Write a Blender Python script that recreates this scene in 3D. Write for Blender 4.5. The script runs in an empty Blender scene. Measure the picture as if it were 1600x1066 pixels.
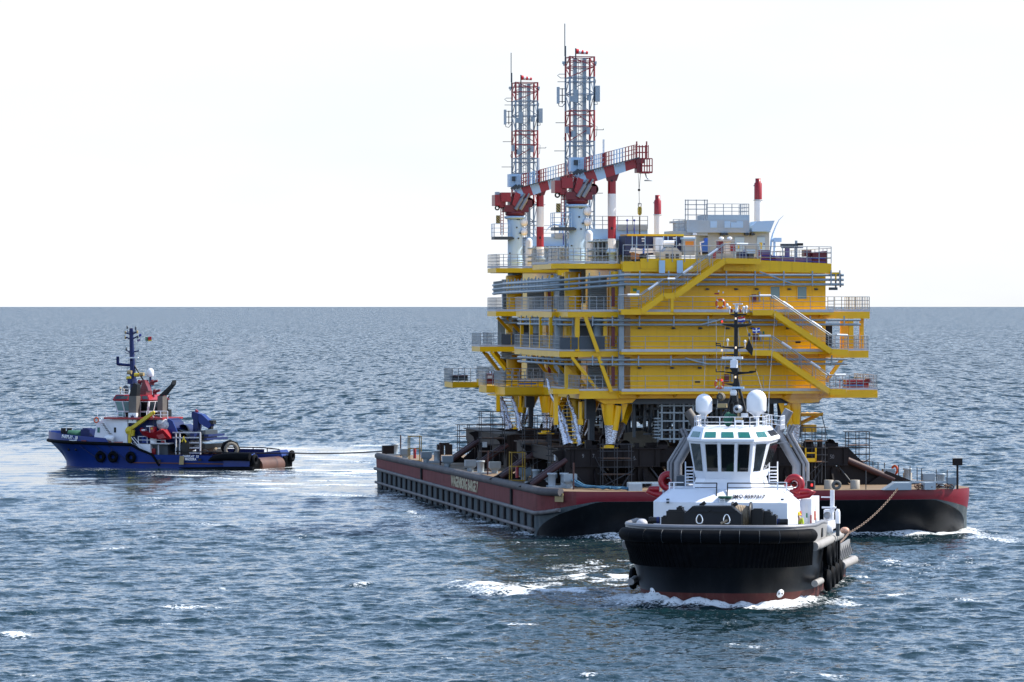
import bpy, math, random
import numpy as np
from mathutils import Vector, Matrix
R = math.radians
random.seed(7); RNG = np.random.default_rng(11)
scene = bpy.context.scene
COL = scene.collection

# ------------------------------------------------------------------ camera
F = 6690.0            # focal length in photo pixels (photo 1600 wide)
CZ = 16.3             # eye height above the water
PX, PY = 800.0, 479.0  # principal column and the horizon row
cam_data = bpy.data.cameras.new('camera')
cam_data.sensor_width = 36.0
cam_data.lens = F / 1600.0 * 36.0
cam_data.shift_y = -(533.0 - 479.0) / 1600.0
cam_data.clip_start = 1.0
cam_data.clip_end = 200000.0
cam = bpy.data.objects.new('camera', cam_data)
cam.location = (0, 0, CZ)
cam.rotation_euler = (R(90), 0, 0)
COL.objects.link(cam)
scene.camera = cam

# ------------------------------------------------------------------ light
SUN_EL, SUN_AZ = R(44), R(78)          # azimuth from +Y towards +X: right of the view, a little behind
sd = Vector((math.sin(SUN_AZ) * math.cos(SUN_EL), math.cos(SUN_AZ) * math.cos(SUN_EL), math.sin(SUN_EL)))
sl = bpy.data.lights.new('sun', 'SUN')
sl.energy = 3.8; sl.angle = R(0.5); sl.color = (1.0, 0.93, 0.82)
so = bpy.data.objects.new('sun', sl)
so.rotation_euler = sd.to_track_quat('Z', 'Y').to_euler()
so.location = (200, 0, 200)
COL.objects.link(so)

world = bpy.data.worlds.new('World')
scene.world = world
world.use_nodes = True
wt = world.node_tree; wt.nodes.clear()
def wn(t, **k):
    n = wt.nodes.new(t)
    for a, b in k.items(): setattr(n, a, b)
    return n
w_out = wn('ShaderNodeOutputWorld')
sky = wn('ShaderNodeTexSky', sky_type='NISHITA', sun_disc=False)
sky.sun_elevation = SUN_EL; sky.sun_rotation = SUN_AZ
sky.altitude = 0; sky.air_density = 1.0; sky.dust_density = 1.2; sky.ozone_density = 1.5
bg_sky = wn('ShaderNodeBackground'); bg_sky.inputs[1].default_value = 0.085
wt.links.new(sky.outputs[0], bg_sky.inputs[0])
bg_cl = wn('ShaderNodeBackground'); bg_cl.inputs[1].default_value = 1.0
tc = wn('ShaderNodeTexCoord'); sep = wn('ShaderNodeSeparateXYZ')
wt.links.new(tc.outputs['Generated'], sep.inputs[0])
def wramp(stops):
    r_ = wn('ShaderNodeValToRGB'); e_ = r_.color_ramp.elements
    e_[0].position, e_[0].color = stops[0][0], tuple(stops[0][1]) + (1,)
    e_[1].position, e_[1].color = stops[-1][0], tuple(stops[-1][1]) + (1,)
    for p, c in stops[1:-1]:
        q = e_.new(p); q.color = tuple(c) + (1,)
    return r_
# bright milky haze low over the horizon, turning into blue sky with thin cloud higher up
crf = wramp(((0.0, (.515, .53, .55)), (0.09, (.515, .545, .59)), (0.17, (0.45, 0.61, 0.88)), (0.34, (0.36, 0.54, 0.84)), (1.0, (0.21, 0.37, 0.66))))
crb = wramp(((0.0, (.80, .92, 1.10)), (0.15, (.78, .93, 1.18)), (0.30, (0.62, 0.82, 1.18)), (0.6, (.36, .54, .88)), (1.0, (0.24, 0.42, 0.78))))   # unseen sky behind us, made bluer and brighter to light faces towards us
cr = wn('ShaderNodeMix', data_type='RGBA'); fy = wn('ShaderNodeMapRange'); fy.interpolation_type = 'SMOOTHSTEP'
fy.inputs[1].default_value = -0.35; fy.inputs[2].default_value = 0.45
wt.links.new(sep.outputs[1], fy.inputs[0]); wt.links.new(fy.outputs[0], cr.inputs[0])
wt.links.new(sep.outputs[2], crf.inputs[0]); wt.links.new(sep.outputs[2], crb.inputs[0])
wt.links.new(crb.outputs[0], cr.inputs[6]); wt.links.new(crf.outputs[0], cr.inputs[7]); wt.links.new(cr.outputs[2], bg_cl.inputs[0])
ramp = wramp(((0.0, (1, 1, 1)), (0.10, (.95,) * 3), (0.2, (.7,) * 3), (0.4, (.45,) * 3), (1.0, (.3,) * 3)))
wt.links.new(sep.outputs[2], ramp.inputs[0])
mp = wn('ShaderNodeMapping'); mp.inputs['Scale'].default_value = (2.2, 2.2, 7.0)
wt.links.new(tc.outputs['Generated'], mp.inputs[0])
nz = wn('ShaderNodeTexNoise'); nz.inputs['Scale'].default_value = 1.7; nz.inputs['Detail'].default_value = 5; nz.inputs['Roughness'].default_value = 0.55
wt.links.new(mp.outputs[0], nz.inputs['Vector'])
mr = wn('ShaderNodeMapRange'); mr.inputs[1].default_value = 0.35; mr.inputs[2].default_value = 0.7; mr.inputs[3].default_value = -0.24; mr.inputs[4].default_value = 0.22
wt.links.new(nz.outputs[0], mr.inputs[0])
ad = wn('ShaderNodeMath', operation='ADD'); ad.use_clamp = True
wt.links.new(ramp.outputs[0], ad.inputs[0]); wt.links.new(mr.outputs[0], ad.inputs[1])
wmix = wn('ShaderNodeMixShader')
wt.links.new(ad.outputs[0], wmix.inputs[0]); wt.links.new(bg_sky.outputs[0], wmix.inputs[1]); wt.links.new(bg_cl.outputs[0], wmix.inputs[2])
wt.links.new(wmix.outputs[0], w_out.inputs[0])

scene.view_settings.view_transform = 'Standard'
scene.view_settings.look = 'None'
scene.view_settings.exposure = 1.0
scene.view_settings.gamma = 1.0
scene.cycles.max_bounces = 6; scene.cycles.volume_bounces = 0
scene.cycles.use_denoising = True
scene.cycles.caustics_reflective = False; scene.cycles.caustics_refractive = False

# ------------------------------------------------------------------ materials
MATS = {}
def mat(name, col, rough=0.5, metal=0.0, var=0.12, scale=0.7, streak=0.0, streak_col=(0.10, 0.045, 0.02), spots=0.0,
        spot_col=(0.09, 0.035, 0.015), spot_scale=1.2, coat=0.0, emit=0.0, bump=0.0, bump_scale=6.0, spec=0.5):
    m = bpy.data.materials.new(name); m.use_nodes = True
    nt = m.node_tree; b = nt.nodes['Principled BSDF']
    b.inputs['Roughness'].default_value = rough; b.inputs['Metallic'].default_value = metal
    b.inputs['Specular IOR Level'].default_value = spec
    b.inputs['Coat Weight'].default_value = coat; b.inputs['Coat Roughness'].default_value = 0.12
    def node(t, **k):
        n = nt.nodes.new(t)
        for a, v in k.items(): setattr(n, a, v)
        return n
    tcn = node('ShaderNodeTexCoord')
    n1 = node('ShaderNodeTexNoise'); n1.inputs['Scale'].default_value = scale; n1.inputs['Detail'].default_value = 6; n1.inputs['Roughness'].default_value = 0.65
    nt.links.new(tcn.outputs['Object'], n1.inputs['Vector'])
    mx = node('ShaderNodeMix', data_type='RGBA')
    lo = [c * (1 - 2.2 * var) for c in col] + [1]; hi = [min(1, c * (1 + 1.8 * var)) for c in col] + [1]
    mx.inputs[6].default_value = lo; mx.inputs[7].default_value = hi
    nt.links.new(n1.outputs[0], mx.inputs[0]); out = mx.outputs[2]
    def over(vec_scale, sc, lo_, hi_, amount, colr, det=5):
        nonlocal out
        mp_ = node('ShaderNodeMapping'); mp_.inputs['Scale'].default_value = vec_scale
        nt.links.new(tcn.outputs['Object'], mp_.inputs[0])
        n2 = node('ShaderNodeTexNoise'); n2.inputs['Scale'].default_value = sc; n2.inputs['Detail'].default_value = det; n2.inputs['Roughness'].default_value = 0.7
        nt.links.new(mp_.outputs[0], n2.inputs['Vector'])
        r_ = node('ShaderNodeMapRange'); r_.inputs[1].default_value = lo_; r_.inputs[2].default_value = hi_; r_.inputs[4].default_value = amount
        nt.links.new(n2.outputs[0], r_.inputs[0])
        m2 = node('ShaderNodeMix', data_type='RGBA'); m2.inputs[7].default_value = list(colr) + [1]
        nt.links.new(r_.outputs[0], m2.inputs[0]); nt.links.new(out, m2.inputs[6]); out = m2.outputs[2]
    if streak: over((2.0, 2.0, 0.12), 1.6, 0.52, 0.72, streak, streak_col)
    if spots: over((1, 1, 1), spot_scale, 0.55, 0.68, spots, spot_col, 8)
    nt.links.new(out, b.inputs['Base Color'])
    if emit:
        b.inputs['Emission Color'].default_value = list(col) + [1]; b.inputs['Emission Strength'].default_value = emit
    if bump:
        nb = node('ShaderNodeTexNoise'); nb.inputs['Scale'].default_value = bump_scale; nb.inputs['Detail'].default_value = 4
        nt.links.new(tcn.outputs['Object'], nb.inputs['Vector'])
        bp = node('ShaderNodeBump'); bp.inputs['Strength'].default_value = bump; bp.inputs['Distance'].default_value = 0.05
        nt.links.new(nb.outputs[0], bp.inputs['Height']); nt.links.new(bp.outputs[0], b.inputs['Normal'])
    MATS[name] = m
    return m

YEL = mat('yellow_paint', (0.80, 0.455, 0.002), 0.32, spec=0.35, var=0.07, scale=0.35, streak=0.26, streak_col=(0.22, 0.11, 0.015), bump=0.05, bump_scale=0.8)
YELD = mat('yellow_steel', (0.80, 0.45, 0.002), 0.34, spec=0.4, var=0.09, scale=0.8, spots=0.12, spot_col=(0.2, 0.1, 0.02))
GALV = mat('galvanised_steel', (0.30, 0.335, 0.37), 0.45, 0.25, var=0.12, scale=2)
PIPE = mat('grey_blue_pipe', (0.235, 0.30, 0.355), 0.3, 0.1, var=0.10, scale=1.5)
LBLUE = mat('pale_blue_grey_paint', (0.36, 0.53, 0.72), 0.38, var=0.05, scale=0.6, streak=0.10, streak_col=(0.25, 0.27, 0.28))
LATW = mat('backlit_lattice_white', (0.20, 0.26, 0.33), 0.45, var=0.06)  # white lattice bands, darkened in colour to their backlit tone
GREYP = mat('grey_paint', (0.33, 0.39, 0.44), 0.45, var=0.08, scale=0.6, streak=0.14, streak_col=(0.2, 0.2, 0.2))
DGREY = mat('dark_grey_steel', (0.040, 0.055, 0.072), 0.5, 0.1, var=0.2, scale=1.2)
LOUV = mat('louvre_grey', (0.24, 0.29, 0.33), 0.5, var=0.1)
KICK = mat('pale_grey_kickplate', (0.47, 0.47, 0.50), 0.5, var=0.12, scale=3)
RED = mat('red_paint', (0.28, 0.006, 0.014), 0.35, var=0.10, scale=0.8)
RWHITE = mat('white_band_paint', (0.74, 0.76, 0.79), 0.4, var=0.05)
DRED = mat('dark_red_paint', (0.13, 0.004, 0.012), 0.4, var=0.15)
WHITE = mat('white_paint', (0.74, 0.77, 0.83), 0.38, var=0.035, scale=0.5, streak=0.07, streak_col=(0.45, 0.43, 0.40))
BLACK = mat('black_steel', (0.006, 0.007, 0.009), 0.45, spec=0.3, var=0.3)
RUBBER = mat('black_rubber', (0.003, 0.004, 0.006), 0.7, spec=0.08, var=0.4, scale=1.5, spots=0.25, spot_col=(0.02, 0.02, 0.022), bump=0.15)
RUBWHITE = mat('worn_white_rubber', (0.30, 0.29, 0.28), 0.6, var=0.3, scale=1.8, spots=0.6, spot_col=(0.05, 0.05, 0.05), spot_scale=1.8)
HBLACK = mat('black_hull_paint', (0.0035, 0.0045, 0.007), 0.38, spec=0.28, var=0.35, scale=0.5, streak=0.35, streak_col=(0.016, 0.019, 0.022), spots=0.12, spot_col=(0.03, 0.02, 0.018), spot_scale=0.8)
HSIDE = mat('grey_weathered_hull', (0.075, 0.095, 0.108), 0.8, spec=0.15, var=0.25, scale=0.6, streak=0.6, streak_col=(0.17, 0.18, 0.18), spots=0.5, spot_col=(0.045, 0.032, 0.03), spot_scale=0.6)
HRED = mat('faded_red_hull', (0.155, 0.042, 0.044), 0.72, spec=0.18, var=0.2, scale=0.8, streak=0.55, streak_col=(0.21, 0.085, 0.10), spots=0.5, spot_col=(0.06, 0.020, 0.018), spot_scale=0.7)
HREDF = mat('red_hull_paint', (0.17, 0.006, 0.017), 0.4, var=0.14, scale=0.8, streak=0.2, streak_col=(0.12, 0.02, 0.03))
BOOT = mat('red_brown_boot_topping', (0.075, 0.017, 0.015), 0.6, spec=0.25, var=0.3, scale=0.8, streak=0.4, streak_col=(0.16, 0.08, 0.055), spots=0.3, spot_col=(0.09, 0.05, 0.045))
DECKB = mat('brown_rusty_deck', (0.20, 0.14, 0.085), 0.75, var=0.22, scale=0.35, spots=0.5, spot_col=(0.17, 0.085, 0.045), spot_scale=0.5)
GUNW = mat('worn_grey_gunwale', (0.10, 0.095, 0.10), 0.7, spec=0.25, var=0.3, scale=0.8, spots=0.6, spot_col=(0.11, 0.065, 0.045), spot_scale=1.0)
RAILW = mat('worn_rub_rail', (0.15, 0.145, 0.15), 0.65, spec=0.25, var=0.3, scale=0.7, spots=0.7, spot_col=(0.06, 0.045, 0.045), spot_scale=0.9)
FBAR = mat('black_fender_bar', (0.009, 0.010, 0.013), 0.75, spec=0.2, var=0.4)
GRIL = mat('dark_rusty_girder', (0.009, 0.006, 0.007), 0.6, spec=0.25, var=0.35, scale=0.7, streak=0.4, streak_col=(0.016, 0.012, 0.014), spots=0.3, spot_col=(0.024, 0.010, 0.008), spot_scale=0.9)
GRILP = mat('dark_red_brown_pipe', (0.045, 0.014, 0.015), 0.55, var=0.3, scale=1.2)
SCAF = mat('scaffold_steel', (0.045, 0.048, 0.056), 0.5, 0.3, var=0.3, scale=3)
FOIL = mat('silver_wrapping_foil', (0.46, 0.49, 0.56), 0.22, 0.85, var=0.2, scale=4, bump=1.0, bump_scale=9.0)
CANV = mat('tan_canvas', (0.17, 0.155, 0.125), 0.9, var=0.15, scale=1.5, bump=0.4, bump_scale=2.0)
GLASSB = mat('blue_grey_glass', (0.13, 0.235, 0.27), 0.12, var=0.1)
GLASSD = mat('dark_window_glass', (0.006, 0.008, 0.010), 0.06, var=0.3)
GLASSG = mat('green_tinted_glass', (0.015, 0.13, 0.115), 0.15, var=0.1)
GLASST = mat('pale_teal_glass', (0.17, 0.34, 0.34), 0.12, var=0.25, scale=1.0)
TBLUE = mat('blue_hull_paint', (0.004, 0.026, 0.17), 0.36, spec=0.3, var=0.18, scale=0.4, streak=0.15, streak_col=(0.012, 0.03, 0.12), spots=0.06, spot_col=(0.02, 0.02, 0.03))
TBLUED = mat('deep_blue_paint', (0.005, 0.016, 0.09), 0.45, spec=0.3, var=0.2)
YELB = mat('bright_yellow_paint', (0.56, 0.42, 0.02), 0.4, var=0.08)
BROWNR = mat('rusty_brown_roller', (0.09, 0.034, 0.02), 0.5, var=0.3, scale=0.5, spots=0.6, spot_col=(0.16, 0.09, 0.075), spot_scale=0.6)
ROPE = mat('tan_rope', (0.30, 0.235, 0.165), 0.85, var=0.25, scale=6)
ROPEB = mat('blue_rope', (0.03, 0.115, 0.20), 0.8, var=0.25, scale=5)
DROPE = mat('dark_wire', (0.03, 0.028, 0.028), 0.6, var=0.2)
CHAIN = mat('rusty_chain', (0.17, 0.115, 0.085), 0.5, 0.3, var=0.3, scale=4)
NAVY = mat('navy_container', (0.010, 0.020, 0.085), 0.45, var=0.15)
BTARP = mat('bright_blue_tarp', (0.03, 0.13, 0.50), 0.6, var=0.12, bump=0.3)
WTARP = mat('white_tarp', (0.68, 0.72, 0.78), 0.7, var=0.08, bump=0.5, bump_scale=2)
ORNG = mat('orange_panel', (0.62, 0.22, 0.015), 0.5, var=0.08)
LORNG = mat('orange_red_plastic', (0.62, 0.09, 0.02), 0.5, var=0.08)
WOODM = mat('brown_board', (0.23, 0.12, 0.06), 0.8, var=0.2)
PURP = mat('purple_grey_cover', (0.17, 0.125, 0.235), 0.6, var=0.2)
EXHG = mat('grey_exhaust_steel', (0.21, 0.215, 0.235), 0.42, 0.35, var=0.15, scale=1.0, spots=0.3, spot_col=(0.10, 0.095, 0.10))
EXHB = mat('brown_exhaust_casing', (0.10, 0.09, 0.082), 0.6, var=0.2)
DOME = mat('white_radome', (0.80, 0.82, 0.86), 0.32, var=0.015)
GREENC = mat('green_canvas_cover', (0.018, 0.10, 0.065), 0.85, var=0.2, bump=0.4, bump_scale=5)
LIME = mat('lime_safety_jacket', (0.42, 0.52, 0.03), 0.8, var=0.1)
SKIN = mat('skin', (0.45, 0.26, 0.18), 0.6, var=0.05)
CREAM = mat('cream_letter_paint', (0.46, 0.41, 0.28), 0.6, var=0.2, scale=3, spots=0.8, spot_col=(0.20, 0.09, 0.07), spot_scale=3)
LETW = mat('white_letter_paint', (0.72, 0.74, 0.78), 0.5, var=0.06)
LETK = mat('black_letter_paint', (0.02, 0.02, 0.03), 0.5, var=0.05)
CHALK = mat('grey_chalk', (0.20, 0.20, 0.21), 0.9, var=0.2, scale=8)
GOLD = mat('tan_plate', (0.31, 0.235, 0.11), 0.6, var=0.12)
SGRN = mat('green_sign', (0.02, 0.22, 0.10), 0.5, var=0.05)
FBLUE = mat('flag_blue', (0.02, 0.04, 0.30), 0.8, var=0.05)
FRED = mat('flag_red', (0.50, 0.02, 0.03), 0.8, var=0.05)
FWHT = mat('flag_white', (0.75, 0.75, 0.78), 0.8, var=0.03)
FGRN = mat('flag_green', (0.03, 0.20, 0.06), 0.8, var=0.05)
FYEL = mat('flag_yellow', (0.70, 0.45, 0.02), 0.8, var=0.05)
LAMPR = mat('red_lamp', (1.0, 0.05, 0.04), 0.4, emit=0.5)
LAMPW = mat('warm_lamp', (1.0, 0.72, 0.5), 0.4, emit=0.35)
TURB = mat('hazed_turbine_paint', (0.62, 0.74, 0.90), 0.5, var=0.02)  # light grey turbine paint with distance haze mixed into its colour
BUOYC = mat('pinkish_buoy', (0.52, 0.30, 0.22), 0.55, var=0.15, scale=3)

# black and yellow diagonal hazard stripes
HAZ = bpy.data.materials.new('hazard_stripes'); HAZ.use_nodes = True
_nt = HAZ.node_tree; _b = _nt.nodes['Principled BSDF']
_t = _nt.nodes.new('ShaderNodeTexCoord'); _m = _nt.nodes.new('ShaderNodeMapping'); _m.inputs['Rotation'].default_value = (0, R(45), 0)
_w = _nt.nodes.new('ShaderNodeTexWave'); _w.inputs['Scale'].default_value = 2.2; _w.bands_direction = 'X'
_r = _nt.nodes.new('ShaderNodeValToRGB'); _r.color_ramp.interpolation = 'CONSTANT'
_r.color_ramp.elements[0].color = (0.02, 0.02, 0.02, 1); _r.color_ramp.elements[1].position = 0.5; _r.color_ramp.elements[1].color = (0.35, 0.26, 0.05, 1)
_nt.links.new(_t.outputs['Object'], _m.inputs[0]); _nt.links.new(_m.outputs[0], _w.inputs['Vector']); _nt.links.new(_w.outputs['Fac'], _r.inputs[0]); _nt.links.new(_r.outputs[0], _b.inputs['Base Color'])

# ------------------------------------------------------------------ frames and mesh builder
class Frame:
    """A ground frame: u along its front, v away from the viewer, z up. uv()/P() read a place off the photograph at a known depth v."""
    def __init__(s, ox, oy, phi):
        s.ox, s.oy, s.phi = ox, oy, phi; s.c, s.s = math.cos(phi), math.sin(phi)
    def u(s, px, v):
        k = (px - PX) / F
        return (k * (s.oy + v * s.c) - s.ox + v * s.s) / (s.c - k * s.s)
    def P(s, px, py, v):
        u = s.u(px, v); Y = s.oy + u * s.s + v * s.c
        return Vector((u, v, CZ - (py - PY) * Y / F))
    def Z(s, px, py, v): return s.P(px, py, v).z
    def W(s, u, v, z=0.0): return Vector((s.ox + u * s.c - v * s.s, s.oy + u * s.s + v * s.c, z))
    def v_of(s, px, u):
        k = (px - PX) / F
        return (k * (s.oy + u * s.s) - s.ox - u * s.c) / (-s.s - k * s.c)

ORI = {}
def thing(name, label, cat, fr, o, group=None):
    e = bpy.data.objects.new(name, None); COL.objects.link(e)
    e.empty_display_size = 0.5
    e.location = fr.W(*o); e.rotation_euler = (0, 0, fr.phi)
    e['label'] = label; e['category'] = cat
    if group: e['group'] = group
    ORI[e.name] = Vector(o)
    return e

class MB:
    def __init__(s): s.v = []; s.f = []; s.sm = []; s.mi = []; s.k = 0
    def add(s, vs, fs, smooth=False):
        o = len(s.v); s.v.extend([tuple(p) for p in vs])
        for f in fs:
            s.f.append(tuple(i + o for i in f)); s.sm.append(smooth); s.mi.append(s.k)
        return s
    def box(s, x0, x1, y0, y1, z0, z1):
        vs = [(x, y, z) for z in (z0, z1) for y in (y0, y1) for x in (x0, x1)]
        return s.add(vs, [(0, 2, 3, 1), (4, 5, 7, 6), (0, 1, 5, 4), (2, 6, 7, 3), (0, 4, 6, 2), (1, 3, 7, 5)])
    def pbox(s, fr, x0, x1, y0, y1, v0, v1):
        """box whose front face at depth v0 covers photo columns x0..x1 and rows y0 (top)..y1"""
        a = fr.P(x0, y1, v0); b = fr.P(x1, y0, v0)
        return s.box(min(a.x, b.x), max(a.x, b.x), v0, v1, min(a.z, b.z), max(a.z, b.z))
    def beam(s, p, q, w, h=None, up=(0, 0, 1)):
        h = h or w; p = Vector(p); q = Vector(q); d = (q - p).normalized(); u = Vector(up)
        if abs(d.dot(u)) > 0.98: u = Vector((0, 1, 0))
        a = d.cross(u).normalized(); b = a.cross(d).normalized()
        vs = [e + a * (w / 2 * i) + b * (h / 2 * j) for e in (p, q) for (i, j) in ((-1, -1), (1, -1), (1, 1), (-1, 1))]
        return s.add(vs, [(3, 2, 1, 0), (4, 5, 6, 7), (0, 1, 5, 4), (1, 2, 6, 5), (2, 3, 7, 6), (3, 0, 4, 7)])
    def path(s, pts, r, n=8, cap=True, rr=None):
        pts = [Vector(p) for p in pts]; m = len(pts); rings = []
        prev = None
        for i, p in enumerate(pts):
            d = (pts[min(i + 1, m - 1)] - pts[max(i - 1, 0)]).normalized()
            if prev is None:
                u = Vector((0, 0, 1)) if abs(d.z) < 0.9 else Vector((0, 1, 0))
                a = d.cross(u).normalized()
            else:
                a = (prev - d * prev.dot(d)).normalized()
            prev = a; b = d.cross(a)
            ra = rr[i] if rr else r
            rings.append([p + (a * math.cos(2 * math.pi * j / n) + b * math.sin(2 * math.pi * j / n)) * ra for j in range(n)])
        vs = [q for g in rings for q in g]
        fs = [(i * n + j, i * n + (j + 1) % n, (i + 1) * n + (j + 1) % n, (i + 1) * n + j) for i in range(m - 1) for j in range(n)]
        s.add(vs, fs, n > 4)
        if cap: s.add(rings[0], [tuple(range(n - 1, -1, -1))]); s.add(rings[-1], [tuple(range(n))])
        return s
    def tube(s, p, q, r, n=8, r2=None):
        return s.path([p, q], r, n, rr=[r, r if r2 is None else r2])
    def lathe(s, c, prof, n=20, axis=(0, 0, 1), smooth=True):
        c = Vector(c); ax = Vector(axis).normalized(); u = Vector((1, 0, 0)) if abs(ax.x) < 0.9 else Vector((0, 1, 0))
        a = ax.cross(u).normalized(); b = ax.cross(a)
        vs = [c + ax * z + (a * math.cos(2 * math.pi * j / n) + b * math.sin(2 * math.pi * j / n)) * max(r, 1e-4) for r, z in prof for j in range(n)]
        m = len(prof)
        fs = [(i * n + j, i * n + (j + 1) % n, (i + 1) * n + (j + 1) % n, (i + 1) * n + j) for i in range(m - 1) for j in range(n)]
        return s.add(vs, fs, smooth)
    def torus(s, c, R_, r, axis=(0, 1, 0), n=24, k=8, sq=1.0):
        prof = [(R_ + r * math.cos(t), r * sq * math.sin(t)) for t in [2 * math.pi * i / k for i in range(k + 1)]]
        return s.lathe(c, prof, n, axis)
    def ball(s, c, r, n=16, k=10, sc=(1, 1, 1)):
        vs = []; c = Vector(c)
        for i in range(k + 1):
            t = math.pi * i / k
            for j in range(n):
                p = 2 * math.pi * j / n
                vs.append(c + Vector((r * max(math.sin(t), 1e-4) * math.cos(p) * sc[0], r * max(math.sin(t), 1e-4) * math.sin(p) * sc[1], r * math.cos(t) * sc[2])))
        fs = [(i * n + j, (i + 1) * n + j, (i + 1) * n + (j + 1) % n, i * n + (j + 1) % n) for i in range(k) for j in range(n)]
        return s.add(vs, fs, True)
    def prism(s, poly, lo, hi, axis='z'):
        m = len(poly)
        def pt(a, b, t): return {'z': (a, b, t), 'y': (a, t, b), 'x': (t, a, b)}[axis]
        vs = [pt(a, b, lo) for a, b in poly] + [pt(a, b, hi) for a, b in poly]
        fs = [tuple(range(m)), tuple(range(2 * m - 1, m - 1, -1))] + [(i, i + m, (i + 1) % m + m, (i + 1) % m) for i in range(m)]
        return s.add(vs, fs)
    def loft(s, rings, closed=True, caps=True, smooth=False):
        m = len(rings[0]); vs = [p for g in rings for p in g]
        e = m if closed else m - 1
        fs = [(i * m + j, i * m + (j + 1) % m, (i + 1) * m + (j + 1) % m, (i + 1) * m + j) for i in range(len(rings) - 1) for j in range(e)]
        s.add(vs, fs, smooth)
        if caps: s.add(rings[0], [tuple(range(m - 1, -1, -1))]); s.add(rings[-1], [tuple(range(m))])
        return s
    def quad(s, a, b, c, d): return s.add([a, b, c, d], [(0, 1, 2, 3)])
    def slab(s, a, b, c, d, t):
        """quad with a thickness t pushed behind its face"""
        a, b, c, d = map(Vector, (a, b, c, d)); n = (b - a).cross(d - a).normalized() * -t
        vs = [a, b, c, d, a + n, b + n, c + n, d + n]
        return s.add(vs, [(0, 1, 2, 3), (7, 6, 5, 4), (0, 4, 5, 1), (1, 5, 6, 2), (2, 6, 7, 3), (3, 7, 4, 0)])
    def rail(s, pts, h=1.1, n=3, step=1.2, r=0.024, post=0.028, lean=None):
        pts = [Vector(p) for p in pts]
        for a, b in zip(pts[:-1], pts[1:]):
            L = (b - a).length; k = max(1, round(L / step))
            for i in range(k + 1):
                p = a + (b - a) * (i / k)
                s.tube(p, p + Vector((0, 0, h)), post, 5)
            for j in range(n):
                z = Vector((0, 0, h * (j + 1) / n))
                s.tube(a + z, b + z, r, 5)
        return s
    def build(s, name, m, root=None, o=None, smooth_all=False):
        me = bpy.data.meshes.new(name)
        off = ORI.get(root.name, Vector((0, 0, 0))) if root is not None else Vector((0, 0, 0))
        if o is not None: off = Vector(o)
        ox, oy, oz = off
        me.from_pydata([(x - ox, y - oy, z - oz) for x, y, z in s.v], [], s.f)
        me.polygons.foreach_set('use_smooth', [bool(q) or smooth_all for q in s.sm])
        for q in (m if isinstance(m, (list, tuple)) else [m]): me.materials.append(q)
        me.polygons.foreach_set('material_index', s.mi)
        me.update()
        ob = bpy.data.objects.new(name, me); COL.objects.link(ob)
        if root is not None:
            ob.parent = root
            ORI[ob.name] = off
        return ob

def solo(mb, name, m, label, cat, fr, o, group=None):
    """a thing that is one mesh"""
    ob = mb.build(name, m, None, o)
    ob.location = fr.W(*o); ob.rotation_euler = (0, 0, fr.phi)
    ob['label'] = label; ob['category'] = cat
    if group: ob['group'] = group
    return ob

def copy_tree(o, parent=None):
    c = o.copy(); COL.objects.link(c)
    if parent is not None: c.parent = parent
    for ch in list(o.children): copy_tree(ch, c)
    return c

def text(s, size, m, root, loc, rot, name='lettering', ext=0.012, sx=1.0, bold=0.0, shear=0.0):
    cu = bpy.data.curves.new(name, 'FONT'); cu.body = s; cu.size = size; cu.extrude = ext; cu.offset = bold; cu.shear = shear
    cu.align_x = 'CENTER'; cu.align_y = 'CENTER'; cu.resolution_u = 3
    cu.materials.append(m)
    tmp = bpy.data.objects.new(name, cu); COL.objects.link(tmp)
    bpy.context.view_layer.update()
    tm = bpy.data.meshes.new_from_object(tmp.evaluated_get(bpy.context.evaluated_depsgraph_get()))
    bpy.data.objects.remove(tmp)
    ob = bpy.data.objects.new(name, tm); COL.objects.link(ob)
    ob.parent = root; ob.location = Vector(loc) - ORI[root.name]; ob.rotation_euler = rot; ob.scale = (sx, 1, 1)
    return ob

TH = R(9.5)
G = Frame(2.46, 299.6, TH)                       # barge: u from the near left corner along the bow, v aft along the side
T = Frame((985 - PX) * 310 / F, 310.0, TH)       # near topside: origin at the left edge of its yellow front wall
FAR_OFF = Vector((-4.3, 36.6, 0))
T2 = Frame(T.ox + FAR_OFF.x, T.oy + FAR_OFF.y, TH)
K = Frame(10.95, 233.0, R(-9.6))                  # black tug: origin at the stem on the waterline
_sy = CZ * F / (734.5 - PY)
Bf = Frame((380 - PX) * _sy / F, _sy, R(-22))    # blue tug: origin at its near stern corner, u aft, v across away from us
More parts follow.
